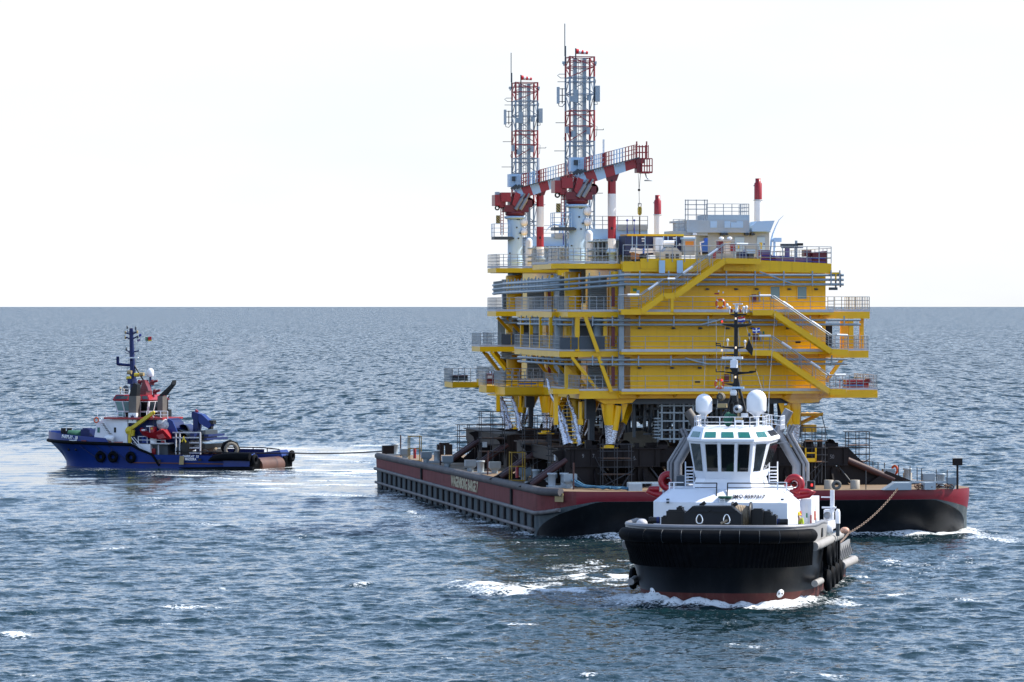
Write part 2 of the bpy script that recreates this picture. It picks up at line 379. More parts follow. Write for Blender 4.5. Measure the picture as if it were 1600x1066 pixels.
# ------------------------------------------------------------------ water
def wp(px, py):
    Y = CZ * F / (py - PY); return np.array([(px - PX) * Y / F, Y])
def seg_dist(X, Y, a, b):
    d = b - a; t = np.clip(((X - a[0]) * d[0] + (Y - a[1]) * d[1]) / (d @ d), 0, 1)
    return np.hypot(X - a[0] - t * d[0], Y - a[1] - t * d[1]), t
def poly_dist(X, Y, P):
    """distance to a polyline outline, only worked out near it"""
    P = np.array(P); D = np.full(X.shape, 99.0)
    near = (X > P[:, 0].min() - 9) & (X < P[:, 0].max() + 9) & (Y > P[:, 1].min() - 9) & (Y < P[:, 1].max() + 9)
    xs, ys = X[near], Y[near]; dd = np.full(xs.shape, 99.0)
    for a, b in zip(P[:-1], P[1:]): dd = np.minimum(dd, seg_dist(xs, ys, a, b)[0])
    D[near] = dd; return D
def vnoise(X, Y, s, seed):
    """smooth value noise on the plane"""
    g = np.random.default_rng(seed).random((256, 256))
    x, y = X / s, Y / s; xi, yi = np.floor(x).astype(int), np.floor(y).astype(int); fx, fy = x - xi, y - yi
    fx = fx * fx * (3 - 2 * fx); fy = fy * fy * (3 - 2 * fy)
    q = lambda i, j: g[(xi + i) % 256, (yi + j) % 256]
    return (q(0, 0) * (1 - fx) + q(1, 0) * fx) * (1 - fy) + (q(0, 1) * (1 - fx) + q(1, 1) * fx) * fy
def fbm(X, Y, s, seed): return 0.55 * vnoise(X, Y, s, seed) + 0.3 * vnoise(X, Y, s / 2.1, seed + 1) + 0.15 * vnoise(X, Y, s / 4.3, seed + 2)

def tug_outline(half, run, v0, end, p=0.72, q=0.85, n=28):
    pts = [(-half, end)]
    for i in range(n + 1):
        t = -math.pi / 2 + math.pi * i / n
        pts.append((half * math.copysign(abs(math.sin(t)) ** p, t), v0 + run * (1 - abs(math.cos(t)) ** q)))
    pts.append((half, end)); return pts
TUG_LEN = 27.0
TUG_WL = tug_outline(4.9, 6.5, 1.1, TUG_LEN - 1.0, 0.72, 0.9)
BARGE_W, BARGE_L = 31.7, 89.5
BT_A = Bf.u(84, 5.0)             # stem of the blue tug (u, negative)

ys = [172.0]
while ys[-1] < 4200: ys.append(ys[-1] + max(0.17, 4.5e-6 * ys[-1] ** 2))
ys = np.array(ys); NC = 800
ks = np.linspace(-0.215, 0.215, NC)
YY, KK = np.meshgrid(ys, ks, indexing='ij'); XX = KK * YY
DY = np.maximum(0.17, 4.5e-6 * YY ** 2)
calm = np.zeros_like(XX); foam = np.zeros_like(XX); lift = np.zeros_like(XX)
# screw wash behind the blue tug, spreading aft and towards us
a_, b_ = wp(440, 728), wp(640, 760)
px_ = PX + F * XX / YY; py_ = PY + CZ * F / YY
wob = 26 * (fbm(XX, YY, 18, 3) - 0.5)
wash = np.clip((py_ - 684) / 16, 0, 1) * np.clip((838 + wob * 2.2 - 0.03 * np.abs(px_ - 330) - py_) / 75, 0, 1) * np.clip((660 + wob - px_) / 60, 0, 1)
calm = np.maximum(calm, wash * np.clip(0.35 + 1.3 * fbm(XX, YY, 14, 5), 0, 1))
foam += np.clip(wash * 1.5, 0, 1) * 1.05 * np.clip((fbm(XX * 0.7, YY * 1.3, 3.0, 9) - 0.44) * 4, 0, 1) * np.clip(fbm(XX, YY, 11, 19) * 3.0 - 1.0, 0, 1) * np.clip((px_ - 60) / 200, 0.12, 1)
d, t = seg_dist(XX, YY, a_, b_); foam += 0.6 * np.exp(-(d / 12.0) ** 2) * (1 - 0.45 * t) * np.clip(fbm(XX, YY * 1.4, 3.4, 93) * 5 - 2.2, 0, 1)
d, t = seg_dist(XX, YY, wp(455, 700), wp(600, 716)); foam += 0.55 * np.exp(-(d / 9.0) ** 2) * np.clip(fbm(XX, YY * 1.4, 4, 91) * 5 - 2.1, 0, 1)
# hull edges
tw = [K.W(u, v)[:2] for u, v in TUG_WL]; D1 = poly_dist(XX, YY, tw)
nn = fbm(XX, YY, 1.6, 21)
vloc = -(XX - K.ox) * -K.s * 1 + 0; vloc = -(XX - K.ox) * K.s + (YY - K.oy) * K.c; uloc = (XX - K.ox) * K.c + (YY - K.oy) * K.s
bowk = np.clip((10 - vloc) / 6, 0.25, 1)
foam += 1.25 * np.exp(-(D1 / (0.45 + 0.75 * nn)) ** 2) * bowk
foam += 0.55 * np.exp(-(D1 / 2.4) ** 2) * np.clip((nn - 0.42) * 5, 0, 1) * bowk
lift += 0.40 * np.exp(-(D1 / 0.7) ** 2) * np.clip(fbm(XX, YY, .9, 23) * 2.2 - 0.5, 0, 1.3) * bowk
lift -= 0.16 * np.exp(-((D1 - 3.2) / 1.6) ** 2) * bowk
bw = [G.W(u, v)[:2] for u, v in ((0, BARGE_L), (0, 4.5), (0.3, 2.3), (1.6, 1.3), (4, 1.2), (27.5, 1.2), (30, 1.5), (31.2, 2.6), (BARGE_W, 5), (BARGE_W, 60))]
D2 = poly_dist(XX, YY, bw); ub = (XX - G.ox) * G.c + (YY - G.oy) * G.s
fr_ = np.clip((ub - 1.0) / 2.5, 0.18, 1)
foam += 1.05 * np.exp(-(D2 / (0.7 + 1.0 * nn)) ** 2) * fr_
lift += 0.32 * np.exp(-(D2 / 1.0) ** 2) * fr_ * nn * 1.5
foam += 0.5 * np.exp(-(D2 / 3.0) ** 2) * np.clip((fbm(XX, YY, 3, 33) - 0.45) * 5, 0, 1)
bt = [Bf.W(u, v)[:2] for u, v in ((0.6, 9), (0.6, 0.2), (-16, 0.2), (-19, 1.0), (BT_A + 2.2, 5), (-19, 9))]
D3 = poly_dist(XX, YY, bt)
foam += 0.85 * np.exp(-(D3 / (0.6 + 0.9 * nn)) ** 2) * np.clip(fbm(XX, YY, 5, 41) * 2.4 - 0.6, 0.1, 1)
# the black tug's bow wave to the left, and its quarter wave to the right
def streak(p, q, w, amp, sc, seed, cut=0.4, lf=0.0):
    global foam, lift
    d, t = seg_dist(XX, YY, wp(*p), wp(*q)); e = np.exp(-(d / w) ** 2)
    foam += amp * e * np.clip((fbm(XX, YY, sc, seed) - cut) * 5, 0, 1); lift += lf * e
streak((1000, 942), (905, 926), 2.2, 1.1, 1.7, 51, 0.38, 0.12)
streak((905, 926), (800, 928), 2.3, 0.9, 1.6, 52, 0.43, 0.12)
streak((800, 928), (733, 912), 1.7, 1.2, 1.4, 53, 0.38, 0.22)
streak((880, 920), (990, 900), 5.0, 1.0, 1.3, 54, 0.44)
streak((960, 880), (890, 915), 4.5, 0.8, 1.3, 55, 0.46)
streak((1300, 945), (1420, 930), 1.8, 0.9, 1.8, 56, 0.42, 0.06)
streak((1420, 932), (1545, 940), 1.6, 0.8, 1.8, 57, 0.45, 0.08)
streak((1355, 905), (1480, 880), 4.0, 0.6, 1.4, 58, 0.47)
streak((1480, 838), (1600, 846), 3.0, 0.9, 2.6, 59, 0.42)
streak((960, 848), (880, 852), 2.0, 0.7, 2.0, 60, 0.45)
streak((640, 800), (860, 846), 3.6, 0.6, 2.4, 61, 0.46)
# scattered whitecaps
for px, py, w, amp in ((18, 994, 0.55, 1.3), (562, 917, 0.5, 1.2), (28, 998, 0.4, 1.0), (1390, 880, 0.5, .9), (700, 1034, 0.25, .9), (240, 842, 0.5, .7), (470, 840, 0.5, .6), (920, 1062, 0.3, .9), (1240, 1057, 0.3, .8)):
    c = wp(px, py); foam += amp * np.exp(-(((XX - c[0]) / (w * 1.7)) ** 2 + ((YY - c[1]) / (w * 2.2)) ** 2)); lift += 0.22 * np.exp(-(((XX - c[0]) / 1.6) ** 2 + ((YY - c[1]) / 0.9) ** 2))
foam += np.clip((fbm(XX, YY, 5.5, 71) - 0.78) * 14, 0, 0.8) * np.clip((fbm(XX, YY, 1.3, 74) - 0.4) * 4, 0, 1) * (YY < 700)

ZZ = lift.copy(); DX_ = np.zeros_like(XX); DY_ = np.zeros_like(XX)
NW = 84; lost = np.zeros_like(XX)
lam = np.exp(np.linspace(math.log(0.42), math.log(7.5), NW)) * RNG.uniform(0.94, 1.06, NW)
gust = 0.45 + 0.55 * fbm(XX, YY, 60, 81) + 0.55 * fbm(XX * .6, YY, 17, 85)                       # gusts ruffle some stretches more than others
for L_ in lam:
    th_ = RNG.normal(0, 0.8) + math.atan2(-1, 0.35)
    k_ = 2 * math.pi / L_; kx, ky = k_ * math.cos(th_), k_ * math.sin(th_)
    amp = 0.029 * (0.55 if L_ > 3.2 else 1.0) / k_
    wgt = np.clip((L_ / (2.2 * DY) - 0.6) / 0.8, 0, 1) * gust
    wgt = wgt * (1 - calm * (0.84 if L_ < 4 else 0.5))
    ph = kx * XX + ky * YY + RNG.uniform(0, 6.28)
    A = amp * wgt; ZZ += A * np.sin(ph); c_ = A * np.cos(ph)
    DX_ += c_ * math.cos(th_); DY_ += c_ * math.sin(th_)
    lost += (1 - np.clip((L_ / (2.2 * DY) - 0.6) / 0.8, 0, 1)) / NW
    del ph, A, c_, wgt
inside = np.clip(D1 / 0.8, 0, 1) * np.clip(D2 / 1.0, 0, 1)
V = np.stack([XX + DX_ * 1.35 * inside, YY + DY_ * 1.35 * inside, ZZ], -1).reshape(-1, 3)
nr, nc = XX.shape
idx = np.arange(nr * nc).reshape(nr, nc)
Q = np.stack([idx[:-1, :-1], idx[:-1, 1:], idx[1:, 1:], idx[1:, :-1]], -1).reshape(-1, 4)
yl = ys[-1]
ext = np.array([[-0.215 * yl, yl, 0], [0.215 * yl, yl, 0], [60000, yl, 0], [90000, 160000, 0], [-90000, 160000, 0], [-60000, yl, 0],
                [-60000, -3000, -0.5], [60000, -3000, -0.5], [60000, yl + 5, -0.5], [-60000, yl + 5, -0.5]], float)
n0 = len(V); V = np.concatenate([V, ext])
Q = np.concatenate([Q, n0 + np.array([[6, 7, 8, 9], [5, 2, 3, 4]])])
me = bpy.data.meshes.new('water')
me.vertices.add(len(V)); me.vertices.foreach_set('co', V.astype(np.float32).ravel())
me.loops.add(Q.size); me.loops.foreach_set('vertex_index', Q.astype(np.int32).ravel())
me.polygons.add(len(Q)); me.polygons.foreach_set('loop_start', np.arange(0, Q.size, 4, dtype=np.int32)); me.polygons.foreach_set('loop_total', np.full(len(Q), 4, np.int32))
me.polygons.foreach_set('use_smooth', np.ones(len(Q), bool))
me.update(calc_edges=True)
for nm, arr in (('foam', np.clip(foam, 0, 1.4)), ('calm', np.clip(calm, 0, 1)), ('ripple', lost)):
    at = me.attributes.new(nm, 'FLOAT', 'POINT')
    at.data.foreach_set('value', np.concatenate([arr.ravel(), np.full(len(ext), 1.0 if nm == 'ripple' else 0.0)]).astype(np.float32))
water = bpy.data.objects.new('water', me); COL.objects.link(water)
water['kind'] = 'structure'; water['label'] = 'choppy blue grey sea with foam streaks'; water['category'] = 'sea'
del XX, YY, KK, ZZ, DX_, DY_, foam, calm, lift, px_, py_, V, Q

WM = bpy.data.materials.new('sea_water'); WM.use_nodes = True
nt = WM.node_tree; b = nt.nodes['Principled BSDF']; outn = nt.nodes['Material Output']
def nd(t, **k):
    n = nt.nodes.new(t)
    for a, v in k.items(): setattr(n, a, v)
    return n
lk = nt.links.new
b.inputs['Base Color'].default_value = (0.006, 0.021, 0.027, 1); b.inputs['Roughness'].default_value = 0.09
b.inputs['IOR'].default_value = 1.33
geo = nd('ShaderNodeNewGeometry'); tcw = nd('ShaderNodeTexCoord')
def slope(scale, sx, sy, amt):
    m_ = nd('ShaderNodeMapping'); m_.inputs['Scale'].default_value = (sx, sy, 1); m_.inputs['Rotation'].default_value = (0, 0, R(-12)); lk(tcw.outputs['Object'], m_.inputs[0])
    n_ = nd('ShaderNodeTexNoise'); n_.inputs['Scale'].default_value = scale; n_.inputs['Detail'].default_value = 3; n_.inputs['Roughness'].default_value = 0.6
    lk(m_.outputs[0], n_.inputs['Vector'])
    s_ = nd('ShaderNodeVectorMath', operation='SUBTRACT'); s_.inputs[1].default_value = (0.5, 0.5, 0.5); lk(n_.outputs['Color'], s_.inputs[0])
    k_ = nd('ShaderNodeVectorMath', operation='MULTIPLY'); k_.inputs[1].default_value = (amt * 0.7, amt, 0); lk(s_.outputs[0], k_.inputs[0])
    return k_
s1 = slope(3.4, 0.6, 1.0, 0.95); s0 = slope(10.0, 0.7, 1.0, 0.55); s2 = slope(0.55, 0.5, 1.0, 1.5)
rip = nd('ShaderNodeAttribute', attribute_name='ripple'); s2k = nd('ShaderNodeVectorMath', operation='SCALE'); lk(s2.outputs[0], s2k.inputs[0]); lk(rip.outputs['Fac'], s2k.inputs['Scale']); s2 = s2k
cal = nd('ShaderNodeAttribute', attribute_name='calm'); fo = nd('ShaderNodeAttribute', attribute_name='foam')
hx = nd('ShaderNodeVectorMath', operation='MULTIPLY'); hx.inputs[1].default_value = (1, 1, 0); lk(geo.outputs['Incoming'], hx.inputs[0])
hn = nd('ShaderNodeVectorMath', operation='NORMALIZE'); lk(hx.outputs[0], hn.inputs[0])
def fold(src, amt):
    d_ = nd('ShaderNodeVectorMath', operation='DOT_PRODUCT'); lk(src.outputs[0], d_.inputs[0]); lk(hn.outputs[0], d_.inputs[1])
    mn = nd('ShaderNodeMath', operation='MINIMUM'); mn.inputs[1].default_value = 0; lk(d_.outputs['Value'], mn.inputs[0])
    ml = nd('ShaderNodeMath', operation='MULTIPLY'); ml.inputs[1].default_value = -2.0 * amt; lk(mn.outputs[0], ml.inputs[0])
    sk = nd('ShaderNodeVectorMath', operation='SCALE'); lk(hn.outputs[0], sk.inputs[0]); lk(ml.outputs[0], sk.inputs['Scale'])
    ad_ = nd('ShaderNodeVectorMath', operation='ADD'); lk(src.outputs[0], ad_.inputs[0]); lk(sk.outputs[0], ad_.inputs[1]); return ad_
s3 = slope(0.13, 0.5, 1.0, 1.1); s3k = nd('ShaderNodeVectorMath', operation='SCALE'); lk(s3.outputs[0], s3k.inputs[0]); lk(rip.outputs['Fac'], s3k.inputs['Scale'])
s4 = slope(1.0, 0.42, 0.035, 2.2); s4k = nd('ShaderNodeVectorMath', operation='SCALE'); lk(s4.outputs[0], s4k.inputs[0]); lk(rip.outputs['Fac'], s4k.inputs['Scale'])
s34 = nd('ShaderNodeVectorMath', operation='ADD'); lk(s3k.outputs[0], s34.inputs[0]); lk(s4k.outputs[0], s34.inputs[1]); s3k = s34
s23 = nd('ShaderNodeVectorMath', operation='ADD'); lk(s2.outputs[0], s23.inputs[0]); lk(s3k.outputs[0], s23.inputs[1])
s01 = nd('ShaderNodeVectorMath', operation='ADD'); lk(s1.outputs[0], s01.inputs[0]); lk(s0.outputs[0], s01.inputs[1]); s1 = fold(s01, 0.2); s2 = fold(s23, 1.0)
sm_ = nd('ShaderNodeVectorMath', operation='ADD'); lk(s1.outputs[0], sm_.inputs[0]); lk(s2.outputs[0], sm_.inputs[1])
cf = nd('ShaderNodeMapRange'); cf.inputs[3].default_value = 1.0; cf.inputs[4].default_value = 0.14; lk(cal.outputs['Fac'], cf.inputs[0])
sc_ = nd('ShaderNodeVectorMath', operation='SCALE'); lk(sm_.outputs[0], sc_.inputs[0]); lk(cf.outputs[0], sc_.inputs['Scale'])
an = nd('ShaderNodeVectorMath', operation='ADD'); lk(geo.outputs['Normal'], an.inputs[0]); lk(sc_.outputs[0], an.inputs[1])
no = nd('ShaderNodeVectorMath', operation='NORMALIZE'); lk(an.outputs[0], no.inputs[0]); lk(no.outputs[0], b.inputs['Normal'])
# foam: broken up by fine noise
mpf = nd('ShaderNodeMapping'); mpf.inputs['Scale'].default_value = (0.8, 0.7, 1); lk(tcw.outputs['Object'], mpf.inputs[0])
nf = nd('ShaderNodeTexNoise'); nf.inputs['Scale'].default_value = 6.0; nf.inputs['Detail'].default_value = 6; nf.inputs['Roughness'].default_value = 0.7; lk(mpf.outputs[0], nf.inputs['Vector'])
nfk = nd('ShaderNodeMath', operation='MULTIPLY_ADD'); nfk.inputs[1].default_value = 4.2; nfk.inputs[2].default_value = -1.95; lk(nf.outputs[0], nfk.inputs[0])
fa = nd('ShaderNodeMath', operation='ADD'); lk(fo.outputs['Fac'], fa.inputs[0]); lk(nfk.outputs[0], fa.inputs[1])
fr2 = nd('ShaderNodeMapRange'); fr2.inputs[1].default_value = 0.72; fr2.inputs[2].default_value = 1.35; lk(fa.outputs[0], fr2.inputs[0])
fb = nd('ShaderNodeBsdfDiffuse'); fb.inputs[0].default_value = (0.72, 0.76, 0.79, 1)
mxs = nd('ShaderNodeMixShader'); lk(fr2.outputs[0], mxs.inputs[0]); lk(b.outputs[0], mxs.inputs[1]); lk(fb.outputs[0], mxs.inputs[2])
lk(mxs.outputs[0], outn.inputs[0])
me.materials.append(WM)
# ------------------------------------------------------------------ barge
def zd(v): return 3.3 - 0.0052 * v          # deck height, a little down by the stern
barge = thing('cargo_barge', 'long red and black cargo barge with rusty deck carrying both yellow platforms', 'barge', G, (0, 0, 0))
def barge_outline():
    pts = []; RC = 5.0
    for v in np.linspace(BARGE_L, RC, 40): pts.append((0.0, v, 0.0))
    for t in np.linspace(0, 90, 17)[1:]:
        a = R(t); pts.append((RC - RC * math.cos(a), RC - RC * math.sin(a), t / 90))
    for u in np.linspace(RC, BARGE_W - RC, 12)[1:-1]: pts.append((u, 0.0, 1.0))
    for t in np.linspace(90, 0, 17):
        a = R(t); pts.append((BARGE_W - RC + RC * math.cos(a), RC - RC * math.sin(a), t / 90))
    for v in np.linspace(RC, BARGE_L, 24)[1:]: pts.append((BARGE_W, v, 0.0))
    return pts
BO = barge_outline()
def hull_pt(i, z):
    u, v, k = BO[i]
    s = max(0.0, min(1.0, 1 - z / 3.0)) ** 1.6
    rk = 1.5 * s * k ** 0.6
    if v > BARGE_L - 6: v -= 1.2 * s * (v - (BARGE_L - 6)) / 6
    left = u < 8; right = u > BARGE_W - 8
    cu = (5.0 - u) if (left and v < 5) else ((BARGE_W - 5.0 - u) if (right and v < 5) else 0.0)
    cu = max(-5, min(5, cu)) / 5
    return Vector((u + cu * rk * (1.0 if right else 0.35), v + (rk if k > 0 else 0) * (1 if k else 0), z))
def zr(k): return 1.62 + 0.98 * min(1.0, k * 1.25) ** 1.2          # lower edge of the red band
def zb(i, k, u):                                                  # upper edge of the black forefoot
    return -1.0 if k <= 0 else (-0.3 + 2.95 * min(1, k * 1.15) ** 0.62)
hs, hr, hb = MB(), MB(), MB()
n = len(BO)
for (mb, lo, hi) in ((hb, 0, 1), (hs, 1, 2), (hr, 2, 3)):
    rows = []
    for j in range(6):
        row = []
        for i, (u, v, k) in enumerate(BO):
            lv = [-1.2, min(zb(i, k, u), zr(k) - 0.02), zr(k) if mb is not hs else zr(k) - 0.004, zd(v) - (0.0 if k > 0.3 else 0.05)]
            if lv[1] < -1.2: lv[1] = -1.2
            row.append(hull_pt(i, lv[lo] + (lv[hi] - lv[lo]) * j / 5))
        rows.append(row)
    mb.loft(rows, closed=False, caps=False, smooth=True)
dk = MB(); dk.add([(u, v, zd(v) - 0.004) for u, v, k in BO], [tuple(range(n - 1, -1, -1))])
st = MB(); st.quad(hull_pt(0, -1.2), hull_pt(n - 1, -1.2), Vector((BARGE_W, BARGE_L, zd(BARGE_L))), Vector((0, BARGE_L, zd(BARGE_L))))
hs.build('side_plating', HSIDE, barge)
hb.build('forefoot_plating', HBLACK, barge)
rb = MB()
for f_ in range(len(hr.f)): hr.mi[f_] = 0
ob = hr.build('red_band', [HRED, HREDF], barge)
for p in ob.data.polygons:
    if p.center[0] > 2.2: p.material_index = 1
dk.build('deck_plating', DECKB, barge); st.build('transom', HSIDE, barge)
g = MB(); g.path([(0.12, v, zd(v) - 0.05) for v in np.linspace(BARGE_L - 0.3, 3.4, 60)] + [(.45, 2.4, 3.24), (1.2, 1.3, 3.24)], 0.30, 10); g.build('rounded_gunwale', GUNW, barge)
g = MB(); g.path([(-0.10, v, 1.62) for v in np.linspace(BARGE_L, 4.6, 40)] + [(0.25, 2.8, 1.75), (1.1, 1.35, 1.98)], 0.15, 8); g.build('rub_rail', RAILW, barge)
g = MB(); g.path([(-0.10, v, 0.42) for v in np.linspace(BARGE_L - 0.5, 5.0, 40)], 0.13, 8); g.build('rub_rail', RAILW, barge)
k = 0
v = 5.4
while v < BARGE_L - 3:
    g = MB(); big = k in (3, 18); wd = 0.65 if big else 0.58
    g.box(-0.13, 0.0, v, v + wd, -0.9, 2.9 if big else 1.55); g.build('fender_bar', FBAR, barge)
    v += 3.05; k += 1
vt = G.v_of(726, 0.0)
text('WAGENBORG BARGE 7', 1.15, CREAM, barge, (-0.035, vt, 2.32), (R(90), 0, R(-90)), 'hull_lettering', 0.012, 1.12, 0.035)
g = MB(); a = G.P(875, 766, 1.5); g.slab((0.85, 1.75, 2.55), (1.35, 1.25, 2.55), (1.35, 1.25, 3.15), (0.85, 1.75, 3.15), 0.06)
g.build('marking_plate', GOLD, barge)

def deck_pt(px, v_from_py=None, py=None):
    """a point of the barge deck seen at this pixel"""
    lo, hi = 0.0, BARGE_L
    for _ in range(40):
        m = (lo + hi) / 2; u = G.u(px, m); Y = G.oy + u * G.s + m * G.c
        if PY + (CZ - zd(m)) * F / Y > py: lo = m
        else: hi = m
    return G.u(px, m), m
def vent(px, py, sz=1.0, root=barge):
    u, v = deck_pt(px, py=py); z = zd(v)
    sz *= 0.62; m = MB(); w = 0.72 * sz
    m.lathe((u, v, z), [(0.42 * sz, 0), (0.42 * sz, 0.75 * sz)], 12)
    m.prism([(u - w, v - w * .7), (u + w, v - w * .7), (u + w, v + w * .7), (u - w, v + w * .7)], z + 0.72 * sz, z + 1.5 * sz)
    m.loft([[(u - w, v - w * .7, z + 0.72 * sz), (u + w, v - w * .7, z + 0.72 * sz), (u + w, v + w * .7, z + .72 * sz), (u - w, v + w * .7, z + .72 * sz)],
            [(u - .45 * sz, v - .4 * sz, z + .45 * sz), (u + .45 * sz, v - .4 * sz, z + .45 * sz), (u + .45 * sz, v + .4 * sz, z + .45 * sz), (u - .45 * sz, v + .4 * sz, z + .45 * sz)]])
    return m.build('deck_ventilator', PIPE, root)
for px, py, s in ((633, 718, 1), (666, 723, 1), (699, 730, 1), (735, 737, 1), (773, 740, 1), (819, 751, 1.05), (859, 757, 1.15), (890, 763, 1.1), (1388, 752, 1), (1450, 760, 1), (1488, 764, .9)): vent(px, py, s)
def bollard(px, py, two=True):
    u, v = deck_pt(px, py=py); z = zd(v); m = MB()
    m.box(u - 0.8, u + 0.8, v - .4, v + .4, z, z + 0.16)
    for q in ((-0.45, 0.45) if two else (0,)): m.lathe((u + q, v, z + .16), [(0.27, 0), (0.27, 0.75), (0.34, 0.78), (0.34, 0.9), (0.0, 0.9)], 12)
    m.build('mooring_bollard', GREYP, barge)
for px, py in ((617, 712), (683, 723), (751, 741), (838, 756), (1470, 763)): bollard(px, py, False)
bollard(872, 762); bollard(1418, 754, False)
def rusty_drum(px, py):
    u, v = deck_pt(px, py=py); m = MB(); m.lathe((u, v, zd(v)), [(0.34, 0), (0.34, 0.62), (0.30, 0.64), (0, 0.64)], 14)
    return u, v, m
DRUMM = mat('rust_stained_drum', (0.30, 0.28, 0.24), 0.6, var=0.2, streak=0.8, streak_col=(0.2, 0.09, 0.04))
for i, (px, py, lab) in enumerate(((1336, 764, 'squat rust stained drum standing near the chain fairlead on barge deck'), (1295, 764, 'rust stained drum beside the pale tyre on the barge deck'), (1418, 752, 'rusty drum between two grey ventilators at the barge corner'))):
    u, v, m = rusty_drum(px, py); solo(m, 'steel_drum', DRUMM, lab, 'drum', G, (u, v, zd(v)))
# tow fairlead and sockets on the bow
fl = MB(); u, v = deck_pt(1400, py=769); z = zd(v)
fl.box(u - 0.2, u + 1.0, v - .5, v + .5, z, z + 0.5); fl.prism([(u - 1.0, z), (u - 0.2, z), (u - 0.2, z + 0.5)], v - .5, v + .5, 'y')
fl.box(u - 0.1, u + 4.2, v + .7, v + .9, z + .42, z + .55); fl.box(u + 2.0, u + 2.8, v - .4, v + .6, z, z + .5)
fl.build('towing_fairlead', GREYP, barge)
fl = MB(); u, v = deck_pt(992, py=767); z = zd(v)
fl.box(u - 0.5, u + 0.45, v - .4, v + .4, z, z + 0.5); fl.box(u - 0.5, u + 1.9, v - .1, v + .4, z + .5, z + .6); fl.box(u + 1.2, u + 1.8, v - .3, v + .3, z, z + .5)
fl.build('towing_fairlead', GREYP, barge)
# stanchions along the edges
for px, py in ((1353, 765), (1372, 750), (1382, 751), (1404, 755), (1422, 757), (1433, 760), (1440, 761), (1463, 763), (1480, 764), (1364, 748), (1330, 752)):
    u, v = deck_pt(px, py=py); m = MB(); m.tube((u, v, zd(v)), (u, v, zd(v) + 1.35), 0.035, 6); m.build('stanchion', SCAF, barge)
for px, py in ((626, 713), (688, 727), (762, 742), (896, 765)):
    u, v = deck_pt(px, py=py); m = MB(); m.tube((u, v, zd(v)), (u, v, zd(v) + 1.9), 0.06, 6); m.build('stanchion', GRILP, barge)
m = MB(); u, v = deck_pt(1496, py=766); z = zd(v); m.tube((u, v, z), (u, v, z + 1.75), 0.08, 8); m.box(u - .3, u + .3, v - .25, v + .25, z + 1.7, z + 2.2); m.build('navigation_light_post', GRIL, barge)
m = MB(); u, v = deck_pt(606, py=712); m.box(u - .5, u + .5, v - .4, v + .4, zd(v), zd(v) + .9); m.build('towing_bracket', GRIL, barge)
for px in (688, 701): 
    u, v = deck_pt(px, py=710); m = MB(); m.box(u - .3, u + .3, v - .3, v + .3, zd(v), zd(v) + .95); m.build('smit_bracket', GRIL, barge)
m = MB(); u0, v0 = deck_pt(686, py=710); u1, v1 = deck_pt(702, py=710); m.beam((u0, v0, zd(v0) + .95), (u1, v1, zd(v1) + .95), .25); m.build('smit_bracket', GRIL, barge)
YELC = mat('dull_yellow_cage', (0.36, 0.22, 0.02), 0.6, var=.2)
# yellow access cages on the barge's edge
def cage(px, py, label):
    u, v = deck_pt(px, py=py); z = zd(v); e = thing('access_cage', label, 'ladder cage', G, (u, v, z), 'yellow cages at the barge side')
    m = MB()
    for du in (-.5, .5):
        for dv in (-.5, .5): m.beam((u + du, v + dv, z), (u + du, v + dv, z + 2.25), .065)
    for zz in (0.1, 1.15, 2.2):
        for s_ in (-.5, .5): m.beam((u - .5, v + s_, z + zz), (u + .5, v + s_, z + zz), .05); m.beam((u + s_, v - .5, z + zz), (u + s_, v + .5, z + zz), .05)
    m.build('frame', YELC, e)
    m = MB(); m.lathe((u, v, z + .3), [(0.13, 0), (0.13, .8), (.05, .9), (0, .9)], 10); m.build('fire_extinguisher', RED, e)
cage(648, 722, 'small yellow cage near the far end of the barge side')
cage(808, 753, 'yellow cage between grey ventilators at middle of barge side')

